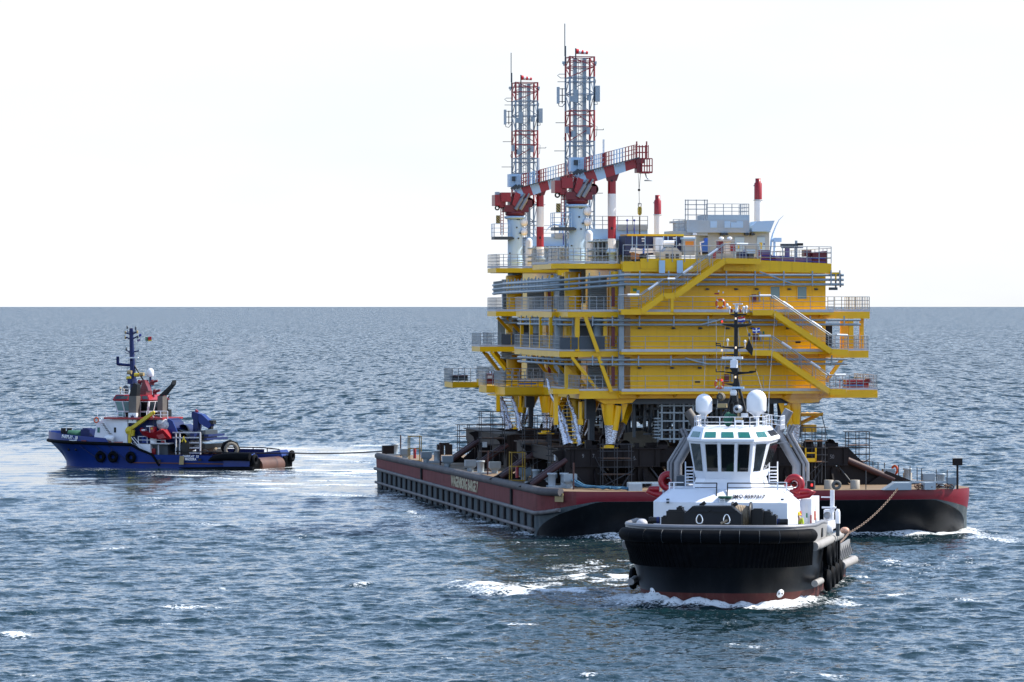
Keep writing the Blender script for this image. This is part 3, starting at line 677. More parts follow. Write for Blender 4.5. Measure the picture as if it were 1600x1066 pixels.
# ------------------------------------------------------------------ seafastening grillages
def zg(fr, px, py, v): return fr.Z(px, py, v)
def grillage(fr, label, o, extra_right):
    e = thing('support_grillage', label, 'grillage', fr, o, 'rusty grillages under the platforms')
    zb_, zt = o[2], T.Z(960, 702, 0.5)
    zm = T.Z(960, 728, 0.5)
    uL, uR = T.u(892, 0.4), T.u(1030, 0.4)
    uRR0, uRR1 = T.u(1262, 1.5), T.u(1318, 1.5)
    for (a0, a1) in ((uL, uR), (T.u(1090, .4), T.u(1180, .4)), (uRR0 - 4.0, uRR1)):
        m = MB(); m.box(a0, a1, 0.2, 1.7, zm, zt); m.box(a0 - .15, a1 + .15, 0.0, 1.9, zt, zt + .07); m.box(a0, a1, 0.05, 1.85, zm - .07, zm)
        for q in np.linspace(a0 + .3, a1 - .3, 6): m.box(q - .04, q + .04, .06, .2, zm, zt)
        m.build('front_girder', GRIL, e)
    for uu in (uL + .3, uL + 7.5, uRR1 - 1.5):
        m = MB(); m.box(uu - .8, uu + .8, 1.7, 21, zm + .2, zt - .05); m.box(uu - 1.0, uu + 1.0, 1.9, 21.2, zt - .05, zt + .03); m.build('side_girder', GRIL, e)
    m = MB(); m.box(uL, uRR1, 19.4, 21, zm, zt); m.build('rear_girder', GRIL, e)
    for vv in (5.0, 9.6, 14.2):
        m = MB(); m.box(uL + 1.2, uRR1 - .8, vv, vv + .5, zm - .25, zt - .1)
        for q in np.linspace(uL + 1.8, uRR1 - 1.6, 9): m.box(q - .22, q + .22, vv, vv + .4, zb_, zm - .2); m.prism([(q + .22, zb_), (q + 1.3, zb_), (q + .22, zm - .3)], vv + .1, vv + .25, 'y')
        m.build('cross_girder', GRIL, e)
    for uu in (uL + 1.7, uL + 5.3, uRR0 - 2.0, uRR1 - 1.2):
        for vv in (0.9, 20):
            m = MB(); m.box(uu - .35, uu + .35, vv - .5, vv + .5, zb_, zm)
            for sg in (-1, 1): m.prism([(uu + sg * .35, zb_), (uu + sg * 1.5, zb_), (uu + sg * .35, zm - .15)], vv - .06, vv + .06, 'y')
            m.prism([(vv - .5, zb_), (vv - 1.6, zb_), (vv - .5, zm - .2)], uu - .06, uu + .06, 'x'); m.build('pedestal', GRIL, e)
            for sg in (-1, 1):
                m = MB(); m.tube((uu + sg * 1.6, vv - .7, zb_), (uu + sg * .5, vv - .2, zm), .07, 6); m.build('strut', SCAF, e)
    # side towers with raking pipes on the barge's left
    for vv in (1.0, 14.5):
        m = MB(); uu = uL - .2
        m.box(uu - .2, uu + 1.6, vv - .7, vv + .9, zb_, zt)
        m.prism([(uu - .2, zb_ + .8), (uu - .2, zt), (uu - 1.1, zt - .2), (uu - .7, zb_ + 2.2)], vv + .1, vv + .3, 'y')
        m.build('side_tower', GRIL, e)
        for dv in (-.55, .55):
            m = MB(); m.tube((uu - 2.7, vv + dv, zb_ + .15), (uu - .1, vv + dv, zt - .75), .21, 10); m.build('raking_pipe', GRILP, e)
        m = MB(); m.prism([(uu - 3.6, zb_), (uu - .9, zb_), (uu - 2.1, zb_ + .7)], vv - .15, vv + .15, 'y'); m.build('foot_gusset', GRIL, e)
    for vv in (7.4, 20.4):
        m = MB(); uu = uL - .1; m.box(uu, uu + 1.9, vv - .5, vv + 2.2, zm - .4, zt + .02); m.box(uu + .3, uu + 1.5, vv, vv + 1.4, zb_, zm - .4); m.prism([(uu + .3, zb_), (uu - .8, zb_), (uu + .3, zm - .5)], vv + .6, vv + .75, 'y'); m.build('side_tower', GRIL, e)
    # right side
    if extra_right:
        for vv in (1.0, 8.5, 20.0):
            m = MB(); uu = uRR1
            m.prism([(uu - .3, zb_ + .4), (uu - .3, zt), (uu + .25, zt), (uu + 1.6, zt - 1.3), (uu + 4.6, zb_), (uu + .6, zb_)] if vv < 2 else [(uu - .3, zb_), (uu - .3, zt), (uu + .3, zt), (uu + 1.2, zt - 1.2), (uu + .6, zb_)], vv + .1, vv + .35, 'y'); m.build('side_tower', GRIL, e)
            m = MB(); m.tube((uu + .1, vv - .3, zt - .9), (uu + 3.6, vv - .3, zb_ + .35), .25, 10); m.build('raking_pipe', GRILP, e)
            m = MB(); m.prism([(uu + 1.5, zb_), (uu + 5.6, zb_), (uu + 3.0, zb_ + 1.0)], vv - .5, vv - .2, 'y'); m.build('foot_gusset', GRIL, e)
    cl = random.Random(5)
    for k in range(26):
        uu = cl.uniform(uL, uRR1 - 1); vv = cl.choice((.5, 1.2, 3, 7, 12)); h_ = cl.uniform(.15, .6)
        m = MB(); m.box(uu, uu + cl.uniform(.2, .9), vv, vv + .5, zt + .08, zt + .08 + h_); m.build('steel_chock', GRIL, e)
    for k in range(30):
        uu = cl.uniform(uL - .5, uRR1); vv = cl.choice((-.15, -.1, 2.2, 6, 10)); 
        m = MB(); m.tube((uu, vv, zb_ + cl.uniform(0, .5)), (uu + cl.choice((0, 0, -.9, 1.1)), vv, zm + cl.uniform(-.4, .9)), .032, 5); m.build('scaffold_tube', SCAF, e)
    # saddle plates and shackle lugs the legs stand between
    for (px, vv) in ((976, 1.0), (1034, 1.0), (923, 1.0), (1262, 1.0), (1296, 1.2), (936, 15.0), (1000, 15.0)):
        uu = T.u(px, vv) if vv < 2 else T.u(px, 1.0)
        m = MB(); m.lathe((uu, vv - .2, zt + .28), [(0.36, -.2), (0.36, .2), (0, .2)], 14, (0, 1, 0)); m.box(uu - .36, uu + .36, vv - .4, vv, zt, zt + .3); m.build('saddle_plate', GRIL, e)
    return e
zbar = zd(10)
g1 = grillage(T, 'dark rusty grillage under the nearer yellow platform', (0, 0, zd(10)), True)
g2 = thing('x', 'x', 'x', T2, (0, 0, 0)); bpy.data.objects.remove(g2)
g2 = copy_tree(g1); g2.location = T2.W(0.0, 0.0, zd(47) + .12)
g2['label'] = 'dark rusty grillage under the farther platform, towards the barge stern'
for px, py, s, v in ((911, 713, '9', 0.2), (927, 713, '7', .2), (992, 716, '6.', .2), (1300, 714, '50', .2)):
    p = T.P(px, py, v)
    text(s, 0.42, CHALK, g1, (p.x, 0.19, p.z), (R(90), 0, 0), 'chalk_mark', 0.002, 0.8)

# scaffolding
def scaffold(fr, px, py, w, d, levels, lh, label, v):
    p = fr.P(px, py, v); u, z = p.x, p.z
    e = thing('scaffold_tower', label, 'scaffolding', fr, (u, v, z), 'scaffold towers on the barge deck')
    m = MB()
    for i in range(3):
        for j in range(2): m.tube((u + i * w / 2, v + j * d, z), (u + i * w / 2, v + j * d, z + levels * lh + .8), .03, 6)
    for l in range(1, levels + 1):
        for zz in (0, .5, 1.0):
            for j in range(2): m.tube((u - .2, v + j * d, z + l * lh + zz - .2), (u + w + .2, v + j * d, z + l * lh + zz - .2), .024, 5)
        for i in range(3): m.tube((u + i * w / 2, v, z + l * lh - .2), (u + i * w / 2, v + d, z + l * lh - .2), .035, 5)
    m.tube((u, v, z + .1), (u + w, v, z + lh), .035, 5); m.build('tube_frame', SCAF, e)
    for l in range(1, levels + 1):
        m = MB(); m.box(u, u + w, v, v + d, z + l * lh - .24, z + l * lh - .18); m.build('boards', WOODM, e)
scaffold(T, 942, 762, 2.1, 1.0, 2, 1.15, 'scaffold tower in front of the nearer grillage, below the yellow leg', -1.2)
scaffold(T, 861, 745, 1.7, 1.1, 2, 1.2, 'scaffold tower with white box at the left corner of nearer grillage', 4.0)
scaffold(T, 820, 735, 1.9, 1.1, 3, 1.1, 'scaffold tower in the gap between two rusty side towers', 13.0)
scaffold(T2, 752, 723, 1.9, 1.1, 3, 1.1, 'scaffold tower with ladder beside the farther grillage', 0.0)
scaffold(T2, 718, 715, 1.7, 1.1, 2, 1.0, 'tall scaffold tower at the far end of the grillages', 22.0)
scaffold(T, 1258, 750, 1.5, 1.0, 2, 1.5, 'scaffold tower with yellow gate right of the black tug wheelhouse', -1.4)
scaffold(T, 1326, 742, 1.6, 1.0, 2, 1.2, 'thin scaffold tower behind the right end of grillage', 7.0)
m = MB(); m.pbox(T, 867, 874, 711, 720, 3.8, 4.2); o = (T.u(867, 3.8), 3.8, T.Z(870, 720, 3.8))
solo(m, 'switch_box', RWHITE, 'white switch box with red mark hung on the scaffold tower', 'box', T, o)
m = MB(); m.pbox(T2, 755, 761, 691, 699, -.3, .1); o = (T2.u(755, -.3), -.3, T2.Z(758, 699, -.3))
solo(m, 'switch_box', GREYP, 'grey switch box on the scaffold beside the farther grillage', 'box', T2, o)
m = MB(); m.pbox(T, 1258, 1276, 716, 722, -1.7, -1.6); m.pbox(T, 1258, 1260, 700, 722, -1.7, -1.6); m.pbox(T, 1274, 1276, 700, 722, -1.7, -1.6); m.pbox(T, 1258, 1276, 707, 709, -1.7, -1.6)
solo(m, 'safety_gate', YELD, 'yellow steel gate on the scaffold right of the wheelhouse', 'gate', T, (T.u(1258, -1.7), -1.7, T.Z(1258, 722, -1.7)))

# loose things on the deck
def coil(pts, r, name, m_, label, cat, n=6):
    m = MB(); m.path(pts, r, n); o = Vector(pts[0]); return solo(m, name, m_, label, cat, G, tuple(o))
u0, v0 = deck_pt(898, py=764); u1, v1 = deck_pt(985, py=767); pts = []
for lp in range(5):
    for t in np.linspace(0, 1, 14):
        f_ = t if lp % 2 == 0 else 1 - t
        q = 0.55 * math.sin(lp * 2.1 + t * 5) + lp * 0.16
        pts.append((u0 + (u1 - u0) * f_ * (1 - .1 * lp), v0 + (v1 - v0) * f_ + q * .8, zd(3) + 0.12 + 0.55 * max(0, 1 - f_ * 4.5) * (0.5 + .3 * math.sin(lp * 1.7)) + .1 * abs(math.sin(lp + 7 * t))))
coil(pts, .085, 'mooring_rope', ROPEB, 'long blue mooring rope heaped along the barge bow deck', 'rope')
m = MB(); u, v = deck_pt(1307, py=767); m.torus((u, v, zd(v) + .36), .25, .11, (0.1, 1, .25), 20, 8)
solo(m, 'rubber_tyre', mat('pale_dusty_tyre', (0.15, 0.145, 0.135), .8, var=.2), 'pale dusty tyre standing on the barge deck beside a drum', 'tyre', G, (u, v, zd(v)))
m = MB(); u, v = deck_pt(1398, py=751); m.torus((u, v, zd(v) + .8), .30, .09, (1, .5, 0), 18, 6); m.tube((u, v, zd(v)), (u, v, zd(v) + .6), .03, 5)
solo(m, 'lifebuoy', LORNG, 'orange lifebuoy on a post between the barge corner ventilators', 'lifebuoy', G, (u, v, zd(v)))
def chain_links(pts, name, label, cat, big=0.30):
    m = MB(); P_ = [Vector(p) for p in pts]; L = [0]
    for a, b in zip(P_[:-1], P_[1:]): L.append(L[-1] + (b - a).length)
    nlk = int(L[-1] / (big * 1.72))
    for i in range(nlk):
        s_ = L[-1] * (i + .5) / nlk; j = max(k for k in range(len(L)) if L[k] <= s_); j = min(j, len(P_) - 2)
        c = P_[j] + (P_[j + 1] - P_[j]) * ((s_ - L[j]) / (L[j + 1] - L[j])); d = (P_[j + 1] - P_[j]).normalized()
        a = d.cross(Vector((0, 0, 1))).normalized(); b_ = a.cross(d)
        w = a if i % 2 else b_
        ring = [c + d * (big * .92 * math.cos(t)) + w * (big * .42 * math.sin(t)) for t in np.linspace(0, 2 * math.pi, 11)]
        m.path(ring, big * .14, 6, cap=False)
    return m
pa = G.W(*[*deck_pt(1403, py=769), zd(1)]); pb = K.P(1326, 833, 14.0); pb = K.W(pb.x + .1, 14.0, pb.z)
pa = pa + Vector((0, -.3, .15))
WF = Frame(0, 0, 0)
pm = Vector(((1326 - PX) * 291 / F, 291.0, CZ - (833 - PY) * 291 / F)); pb = K.W(3.0, 26.0, 1.5)
cp = [pa + (pm - pa) * t + Vector((0, 0, -.35 * 4 * t * (1 - t))) for t in np.linspace(0, 1, 12)] + [pm + (pb - pm) * t + Vector((0, 0, -.4 * 4 * t * (1 - t))) for t in np.linspace(.1, 1, 10)]
solo(chain_links(cp, '', '', '', .17), 'tow_chain', CHAIN, 'rusty steel tow chain hanging from the barge bow to the black tug', 'chain', WF, tuple(pb))
cq = []
for i in range(26):
    u, v = deck_pt(1428 + 62 * abs(((i / 13) % 2) - 1), py=766.2 - 1.0 * (i // 13)); cq.append(G.W(u + .1 * math.sin(i * 2.2), v + .35 * math.sin(i * 1.3), zd(v) + .12 + .18 * abs(math.sin(i * .9))))
solo(chain_links(cq, '', '', '', .26), 'anchor_chain', mat('dark_rusty_chain', (0.09, 0.045, 0.03), .7, var=.3), 'dark rusty spare chain heaped at the barge bow corner', 'chain', WF, tuple(cq[0]))
# tow wire from the blue tug to the barge stern
p0 = Bf.P(300, 709, 4.5); p0 = Bf.W(*p0); p2 = Bf.P(457, 708, 6.5); p2 = Bf.W(*p2); p1 = G.W(*[*deck_pt(603, py=711), zd(86) + .35])
m = MB(); m.path([p0, p2] + [p2 + (p1 - p2) * t + Vector((0, 0, -.5 * t * (1 - t))) for t in np.linspace(.1, 1, 10)], .075, 6)
solo(m, 'tow_wire', DROPE, 'taut dark tow wire from the blue tug to the barge stern', 'tow rope', WF, tuple(p2))
# ------------------------------------------------------------------ the two yellow platforms
def zrow(fr, py, px=1000, v=-1.2): return fr.P(px, py, v).z
zA, zB, zC, zD = (zrow(T, y) for y in (611, 549, 487, 411))       # walking levels
UW = 0.0; UR = T.u(1290, 0.0)                                     # front wall
WALL_L = 21.0

def platform(fr, label, wings, near):
    """wings: for each level a list of (u_left, v0, v1) steps of the left side decks, front to back"""
    e = thing('offshore_substation', label, 'offshore platform', fr, (0, 0, zA - .6), 'yellow offshore platforms on the barge')
    P = fr.P
    def put(m, name, mt): return m.build(name, mt, e)
    H = (zA, zB, zC, zD)
    # ---- wall blocks, one storey each
    for lo, hi in ((zA, zB - .45), (zB, zC - .45), (zC, zD - .5)):
        m = MB(); m.box(UW, UR, 0, WALL_L, lo, hi); put(m, 'wall', YEL)
    # ---- decks: main slab, front walkway with kick plate
    for i, z in enumerate(H):
        m = MB()
        th = .58 if i == 0 else .5
        m.box(UW, UR + .06, 0.02, WALL_L + .1, z - th, z - .004)
        if i < 3:
            m.box(UW - .9, UR + .3, -1.25, .02, z - .24, z - .02)
            m.box(UW - .9, UR + .3, -.22, .02, z - th + .05, z - .24)
            for q in np.linspace(UW + .5, UR - .5, 6): m.prism([(-1.2, z - .24), (0, z - th + .02), (0, z - .24)], q - .06, q + .06, 'x')
        put(m, 'deck', YELD)
        if i < 3:
            m = MB(); m.box(UW - .9, UR + .3, -1.30, -1.26, z - .04, z + .16); put(m, 'kick_plate', KICK)
            m = MB(); m.rail([(UW - .9, -1.28, z), (UR + .3, -1.28, z)], 1.08, 3, 1.75, .018, .022); put(m, 'railing', GALV)
    m = MB(); m.box(UW - .7, T.u(1190, -.9), -.75, .02, zD - .62, zD + .12)
    m.box(T.u(1000, -.6), T.u(1130, -.6), -.80, -.75, zD - .4, zD + .32)
    m.prism([(T.u(1130, -.9), zD + .32), (T.u(1190, -.9), zD + .2), (UR + .2, zD - .02), (UR + .2, zD - .72), (T.u(1190, -.9), zD - .62), (T.u(1130, -.9), zD - .55)], -1.0, -.752, 'y')
    put(m, 'parapet_beam', YEL)
    m = MB(); m.rail([(UW - .7, -.85, zD + .1), (UR + .2, -.9, zD)], 1.2, 3, .9, .026, .034); m.rail([(UR + .2, -.9, zD), (UR + .2, 18, zD)], 1.1, 3, 1.3); put(m, 'railing', GALV)
    if near:
        for a, b in ((1030, 1039), (1058, 1067)):
            m = MB(); m.pbox(T, a, b, 407, 427, -1.12, -1.0); put(m, 'cable_cover', LBLUE)
    # ---- left side decks
    for i, z in enumerate(H):
        for (ul, v0, v1) in wings[i]:
            m = MB(); th = .40 if i == 3 else (.58 if i == 0 else .42)
            m.box(ul, UW - .01 if i else UW - .012, v0, v1, z - th, z - .01 * (i + 1) - v0 * .0003)
            put(m, 'side_deck', YELD)
            m = MB(); s_ = wings[i]; m.rail([(ul + .04, v1 - .02, z), (ul + .04, v0 + .03, z)] + ([(UW - .9, v0 + .03, z)] if v0 < 1 else []), 1.08, 4, .55, .022, .03); 
            nx = [w for w in s_ if abs(w[2] - v0) < .2 and w[0] > ul]
            if nx: m.rail([(ul + .04, v0 + .03, z), (nx[0][0], v0 + .03, z)], 1.08, 4, .55, .022, .03)
            put(m, 'railing', GALV)
            m = MB(); m.box(ul - .02, ul, v0, v1, z, z + .15)
            if v0 < 1: m.box(ul, UW - .9, v0 - .02, v0, z, z + .15)
            put(m, 'kick_plate', KICK)
    # ---- left wall furniture: columns, panels, louvres
    colr = .62
    for (uu, vv) in ((T.u(895, 5.0), 5.0), (-1.9, 14.0), (-.9, .9)):
        for lo, hi in ((zA, zB - .6), (zB, zC - .6), (zC, zD - .6)):
            m = MB(); m.lathe((uu, vv, lo), [(colr if vv > 2 else .42, 0), (colr if vv > 2 else .42, hi - lo)], 22); put(m, 'column', YEL)
    for lo in (zA, zB, zC):
        for vv in (2.2, 8.4, 12.5, 17.2):
            m = MB(); m.box(-.05, -.003, vv, vv + 1.1, lo + .1, lo + 2.1); put(m, 'door', YELD)
    for lo, hi in ((zC + .15, zD - .9), (zA + .2, zB - .9)):
        for uu, w_ in ((T.u(920, 3.2), 1.3), (T.u(951, 3.2), -.1), (T.u(874, 9.0), .6)):
            m = MB(); b = T.u(948, 3.2) if w_ > 1 else uu + .9
            if w_ < 0: continue
            v_ = 3.2 if w_ > 1 else 9.0
            m.box(uu, b, v_, v_ + .5, lo, hi)
            for q in np.arange(lo + .1, hi, .16): m.add([(uu, v_ - .005, q), (b, v_ - .005, q), (b, v_ - .10, q - .07), (uu, v_ - .10, q - .07)], [(0, 1, 2, 3)])
            put(m, 'louvre', LOUV)
    m = MB(); m.box(T.u(905, 3), T.u(923, 3), 3.0, 3.6, zB + .1, zC - .7); put(m, 'roller_shutter', DGREY)
    m = MB(); m.lathe((T.u(938, 2.5), 3.2, zB + .05), [(.42, 0), (.42, 2.2), (.3, 2.4), (0, 2.4)], 14); put(m, 'pressure_vessel', LBLUE)
    m = MB(); m.box(T.u(966, -.1), T.u(974, -.1), -.4, 0, zA, zD - .5); m.box(T.u(960, 1), T.u(964, 1), .8, 1.1, zA, zD - .5); put(m, 'cable_trunk', PIPE)
    for lo in (zA, zB, zC):
        m = MB(); m.box(T.u(955, .2), T.u(960, .2), .0, .2, lo + .35, lo + 1.75); put(m, 'fire_cabinet', DRED)
    for k in range(9):
        m = MB(); m.box(-5.0 + k * .42, -4.8 + k * .42, 3.0 + (k % 3) * 1.3, 3.15 + (k % 3) * 1.3, zB + .02, zC - .7); put(m, 'cable_riser', PIPE)
    for k, (a, b) in enumerate(((875, 891), (893, 903))):
        m = MB(); m.box(T.u(a, .05), T.u(b, .05), .04, .08, zB + .15, zB + 1.0); put(m, 'guard_panel', DGREY)
    m = MB(); m.box(T.u(905, .05), T.u(945, .05), .04, .08, zB + .15, zB + 1.05); put(m, 'guard_panel', DGREY)
    # ---- pipe runs
    def pipes(pts_rows, r, hang, nm='pipe_run'):
        for row in pts_rows:
            m = MB(); m.path(row, r, 8); put(m, nm, PIPE)
        a, b = pts_rows[0], pts_rows[-1]
        for s0, s1, t0, t1, k in hang:
            for q in range(k):
                f_ = (q + .5) / k
                p_ = Vector(a[s0]).lerp(Vector(a[s1]), f_); q_ = Vector(b[s0]).lerp(Vector(b[s1]), f_)
                m = MB(); m.beam(p_ + Vector((0, -r - .05, t0)), q_ + Vector((0, -r - .05, -t1)), .09, .09); put(m, 'pipe_hanger', PIPE)
    rows = [[P_ for P_ in ((-6.2 if near else -4.9, 19 if near else 6, z0 - .55), (-5.6 if near else -4.6, 4.5 if near else 2, z0 - .45), (-4.7 if near else -4.3, .2, z0 - .35), (-.6, -1.0, z0), (UR - .2, -1.0, z0), (UR + 1.1, -1.0, z0))] for z0 in (zD - .86, zD - 1.2, zD - 1.54)]
    pipes(rows, .095, [(0, 1, .3, .12, 12), (1, 3, .35, .12, 8), (3, 4, .3, .12, 7), (4, 5, .35, .1, 2)])
    for z_, ex in ((zC, 2.4), (zB, 1.4)):
        rows = [[(-5.2 if near else -4.4, 18 if near else 5, z_ - .62 - k * .33), (-4.8 if near else -4.2, 1.0, z_ - .62 - k * .33), (-.8, -.9, z_ - .62 - k * .33), (UR + ex, -.9, z_ - .62 - k * .33)] for k in range(2)]
        pipes(rows, .085, [(0, 1, .3, .1, 8), (1, 2, .3, .1, 3), (2, 3, .3, .1, 7)])
    for za_, zb_, u0, u1 in ((zD - .62, zD - 1.5, T.u(1187, -1.1), T.u(1239, -1.1)), (zC - .95, zC - .5, T.u(1094, -1), T.u(1131, -1)), (zB - .5, zB - .95, T.u(1070, -1), T.u(1107, -1))):
        m = MB(); m.beam((u0, -1.12, za_), (u1, -1.12, zb_), .13, .09); put(m, 'pipe_brace', PIPE)
    # pipe end cage on the right of the top level
    m = MB(); ur = T.u(1312, -.9)
    for zz in (zD - .72,): m.beam((UR + .1, -1.1, zz), (ur, -1.1, zz), .12); m.beam((UR + .1, .3, zz), (ur, .3, zz), .12)
    for uu in (UR + .5, ur): m.beam((uu, -1.1, zD - .72), (uu, -1.1, zD - 1.2), .08)
    put(m, 'pipe_rack', YELD)
    m = MB(); m.beam((ur, -1.1, zD - .8), (ur, -1.1, zD - 1.75), .1); m.beam((ur, .3, zD - .8), (ur, .3, zD - 1.75), .1); m.box(ur - .75, ur - .2, -1.1, -.6, zD - 1.95, zD - 1.75); put(m, 'pipe_rack', DGREY)
    # ---- right side decks
    for z, a, b, v0, v1, th in ((zC, 1290, 1359, .6, 8, .52), (zB, 1290, 1357, .4, 8, .52), (zA, 1290, 1371, .2, 7, .58)):
        m = MB(); ua = UR + .07; ub = T.u(b, v0); m.box(ua, ub, v0, v1, z - th, z - .012)
        if z == zA: m.prism([(ub - 1.0, z - th - .001), (ub, z - th - .001), (ub, z - .2)], v0 - .05, v0, 'y')
        put(m, 'side_deck', YELD)
        m = MB(); m.rail([(ua + .25, v0 + .03, z), (ub - .03, v0 + .03, z), (ub - .03, v1, z)], 1.08, 4, .48, .022, .03); put(m, 'railing', GALV)
        m = MB(); m.box(ua, ub + .02, v0 - .02, v0, z, z + .16); put(m, 'kick_plate', KICK)
    for px, vv in ((1330, .8), (1347, 1.5), (1320, 7.5)):
        m = MB(); uu = T.u(px, vv); w_ = .17 if px < 1340 else .13
        if px == 1320: w_ = .3
        m.box(uu - w_, uu + w_, vv, vv + .3, zB, zC - .5); put(m, 'post', YELD)
    m = MB(); m.beam((T.u(1318, .6), .7, zB - .5), (T.u(1291, .6), .7, zA + .6), .24, .24, (0, 1, 0)); put(m, 'diagonal_brace', YELD)
    m = MB(); m.box(UR + .05, T.u(1303, 1), 1.5, 5, zB + .3, zC - .9); put(m, 'shutter', BLACK)
    # ---- posts and raking braces under the left side decks
    uB = [w for w in wings[1]][0][0]
    for vv in (.25, 4.4, 8.6, 12.8, 17.0):
        w_ = [w for w in wings[1] if w[1] <= vv <= w[2]]
        if not w_: continue
        uu = w_[0][0] + .12
        if near and vv > 3: 
            m = MB(); m.box(uu - .12, uu + .12, vv, vv + .25, zB, zC - .42); put(m, 'post', YELD)
        m = MB(); m.beam((uu + .8, vv + .1, zB - .42), (uu + 2.75, vv + .1, zA), .22, .26, (0, 1, 0)); put(m, 'raking_brace', YELD)
    if near:
        m = MB(); uu = T.u(902, .2); m.box(uu - .16, uu + .16, .1, .4, zB, zC - .42); put(m, 'post', YELD)
        m = MB(); uu = T.u(946, .2); m.box(uu - .13, uu + .13, .3, .5, zB, zC - .42); put(m, 'post', YELD)
        m = MB(); m.beam(P(914, 494, -.15), P(934, 550, -.15), .26, .26, (0, 1, 0)); m.beam(P(935, 557, -.15), P(955, 613, -.15), .26, .26, (0, 1, 0)); put(m, 'raking_brace', YELD)
    else:
        for a, b in (((778, 497), (806, 528)), ((793, 497), (820, 527)), ((760, 553), (786, 588)), ((771, 553), (800, 588))):
            m = MB(); m.beam(P(a[0], a[1], 2), P(b[0], b[1], 3.5), .24, .24, (0, 1, 0)); put(m, 'raking_brace', YELD)
    # ---- transfer platforms low on the left
    if near:
        for x0, x1, y0, y1, v0, v1 in ((789, 851, 605, 617, 15, 20), (760, 800, 603, 614, 20.01, 23.6)):
            m = MB(); m.pbox(fr, x0, x1, y0, y1, v0, v1); b0 = P(x0, y0, v0); 
            if x0 == 789: m.box(b0.x - .6, UW, v0 + .4, v1 - .3, P(x0, y1, v0).z - .12, P(x0, y1, v0).z)
            put(m, 'transfer_deck', YELD)
            m = MB(); a = P(x0, y0, v0); b = P(x1, y0, v0); m.rail([(a.x, v1, a.z), (a.x, v0 + .02, a.z), (b.x, v0 + .02, a.z)], 1.15, 4, .5, .022, .03); put(m, 'railing', GALV)
    else:
        m = MB(); m.pbox(fr, 707, 764, 597, 606, 15, 19.5); put(m, 'transfer_deck', YELD)
        m = MB(); a = P(707, 598, 15); b = P(764, 598, 15); m.rail([(a.x, 19.5, a.z), (a.x, 15.02, a.z), (b.x, 15.02, a.z)], 1.2, 4, .5, .022, .03); put(m, 'railing', GALV)
    # ---- staircases on the front
    def stair(seq, nm='staircase', v0=-2.45, v1=-1.5, rows=None):
        """seq: pixel points (px, py) of the stringer top, flat parts and flights"""
        s = MB(); tr = MB(); pts = [T.P(a, b, v0) for a, b in seq]
        for p, q in zip(pts[:-1], pts[1:]):
            for vv in (v0, v1):
                s.beam(Vector((p.x, vv, p.z - .17)), Vector((q.x, vv, q.z - .17)), .07, .40, (0, 0, 1))
            if abs(q.z - p.z) > .3:
                k = int(abs(q.z - p.z) / .22)
                for j in range(k):
                    c = p.lerp(q, (j + .5) / k); tr.box(c.x - .12, c.x + .12, v0 + .04, v1 - .04, c.z - .2, c.z - .16)
            else: tr.box(min(p.x, q.x), max(p.x, q.x), v0 + .04, v1 - .04, p.z - .12, p.z - .06)
        ob = put(s, nm, YELD)
        t_ = tr.build('treads', GALV, ob)
        h = MB(); wl_ = []
        for vv in (v0, v1):
            for p, q in zip(pts[:-1], pts[1:]):
                a = Vector((p.x, vv, p.z)); b = Vector((q.x, vv, q.z)); L = (b - a).length; k = max(1, round(L / 1.25))
                for j in range(k + 1):
                    c = a.lerp(b, j / k); h.tube(c - Vector((0, 0, .2)), c + Vector((0, 0, 1.05)), .02, 5)
                for zz in (.4, .72): h.tube(a + Vector((0, 0, zz)), b + Vector((0, 0, zz)), .013, 5)
                h.tube(a + Vector((0, 0, 1.05)), b + Vector((0, 0, 1.05)), .045 if vv == v0 else .03, 6)
                if vv == v0:
                    kk = max(1, round(L / 2.2))
                    for j in range(kk):
                        f0 = (j + .32) / kk; f1 = min(.98, f0 + .85 / L)
                        wr = MB(); wr.tube(a.lerp(b, f0) + Vector((0, -.02, 1.06)), a.lerp(b, f1) + Vector((0, -.02, 1.06)), .085, 8); wl_.append(wr)
        h.build('handrail', GALV, ob)
        for wr in wl_: wr.build('handrail_wrap', RWHITE, ob)
    stair([(970, 484), (1002, 484), (1037, 459), (1055, 459), (1133, 404), (1188, 405)], v0=-2.3, v1=-1.35)
    m = MB(); uu = T.u(1050, -2.2); m.box(uu - .1, uu + .1, -2.3, -2.1, zC - .1, T.P(1050, 462, -2.2).z); put(m, 'stair_post', YELD); m = MB(); m.box(T.u(972, -2.2), uu + .1, -2.3, -2.15, zC - .22, zC - .02); put(m, 'landing_beam', YELD)
    stair([(1176, 485), (1209, 485), (1299, 546), (1325, 547)])
    stair([(1176, 548), (1207, 548), (1297, 609), (1322, 609)])
    # ---- windows, lamps and notices on the front wall
    for a, b in ((1204, 1218), (1246, 1260)):
        m = MB(); p = T.P(a, 467, 0); q = T.P(b, 448, 0); m.box(p.x, q.x, -.03, -.004, p.z, q.z); w = put(m, 'window', GLASSB)
        m = MB()
        for (x0, x1, z0, z1) in ((p.x - .06, p.x, p.z - .06, q.z + .06), (q.x, q.x + .06, p.z - .06, q.z + .06), (p.x, q.x, p.z - .06, p.z), (p.x, q.x, q.z, q.z + .06)): m.box(x0, x1, -.06, -.004, z0, z1)
        m.build('window_frame', YELD, w)
    for row, xs in ((452, (1106, 1151, 1183, 1234, 1276)), (513, (1000, 1053, 1095, 1138, 1176, 1232)), (575, (1000, 1051, 1094, 1137, 1234))):
        for px in xs:
            m = MB(); m.pbox(T, px - 2.5, px + 1, row - 1.5, row + 1.5, -.25, -.01); m.pbox(T, px + 1, px + 2.6, row - 1, row + 1, -.33, -.01); put(m, 'floodlight', DGREY)
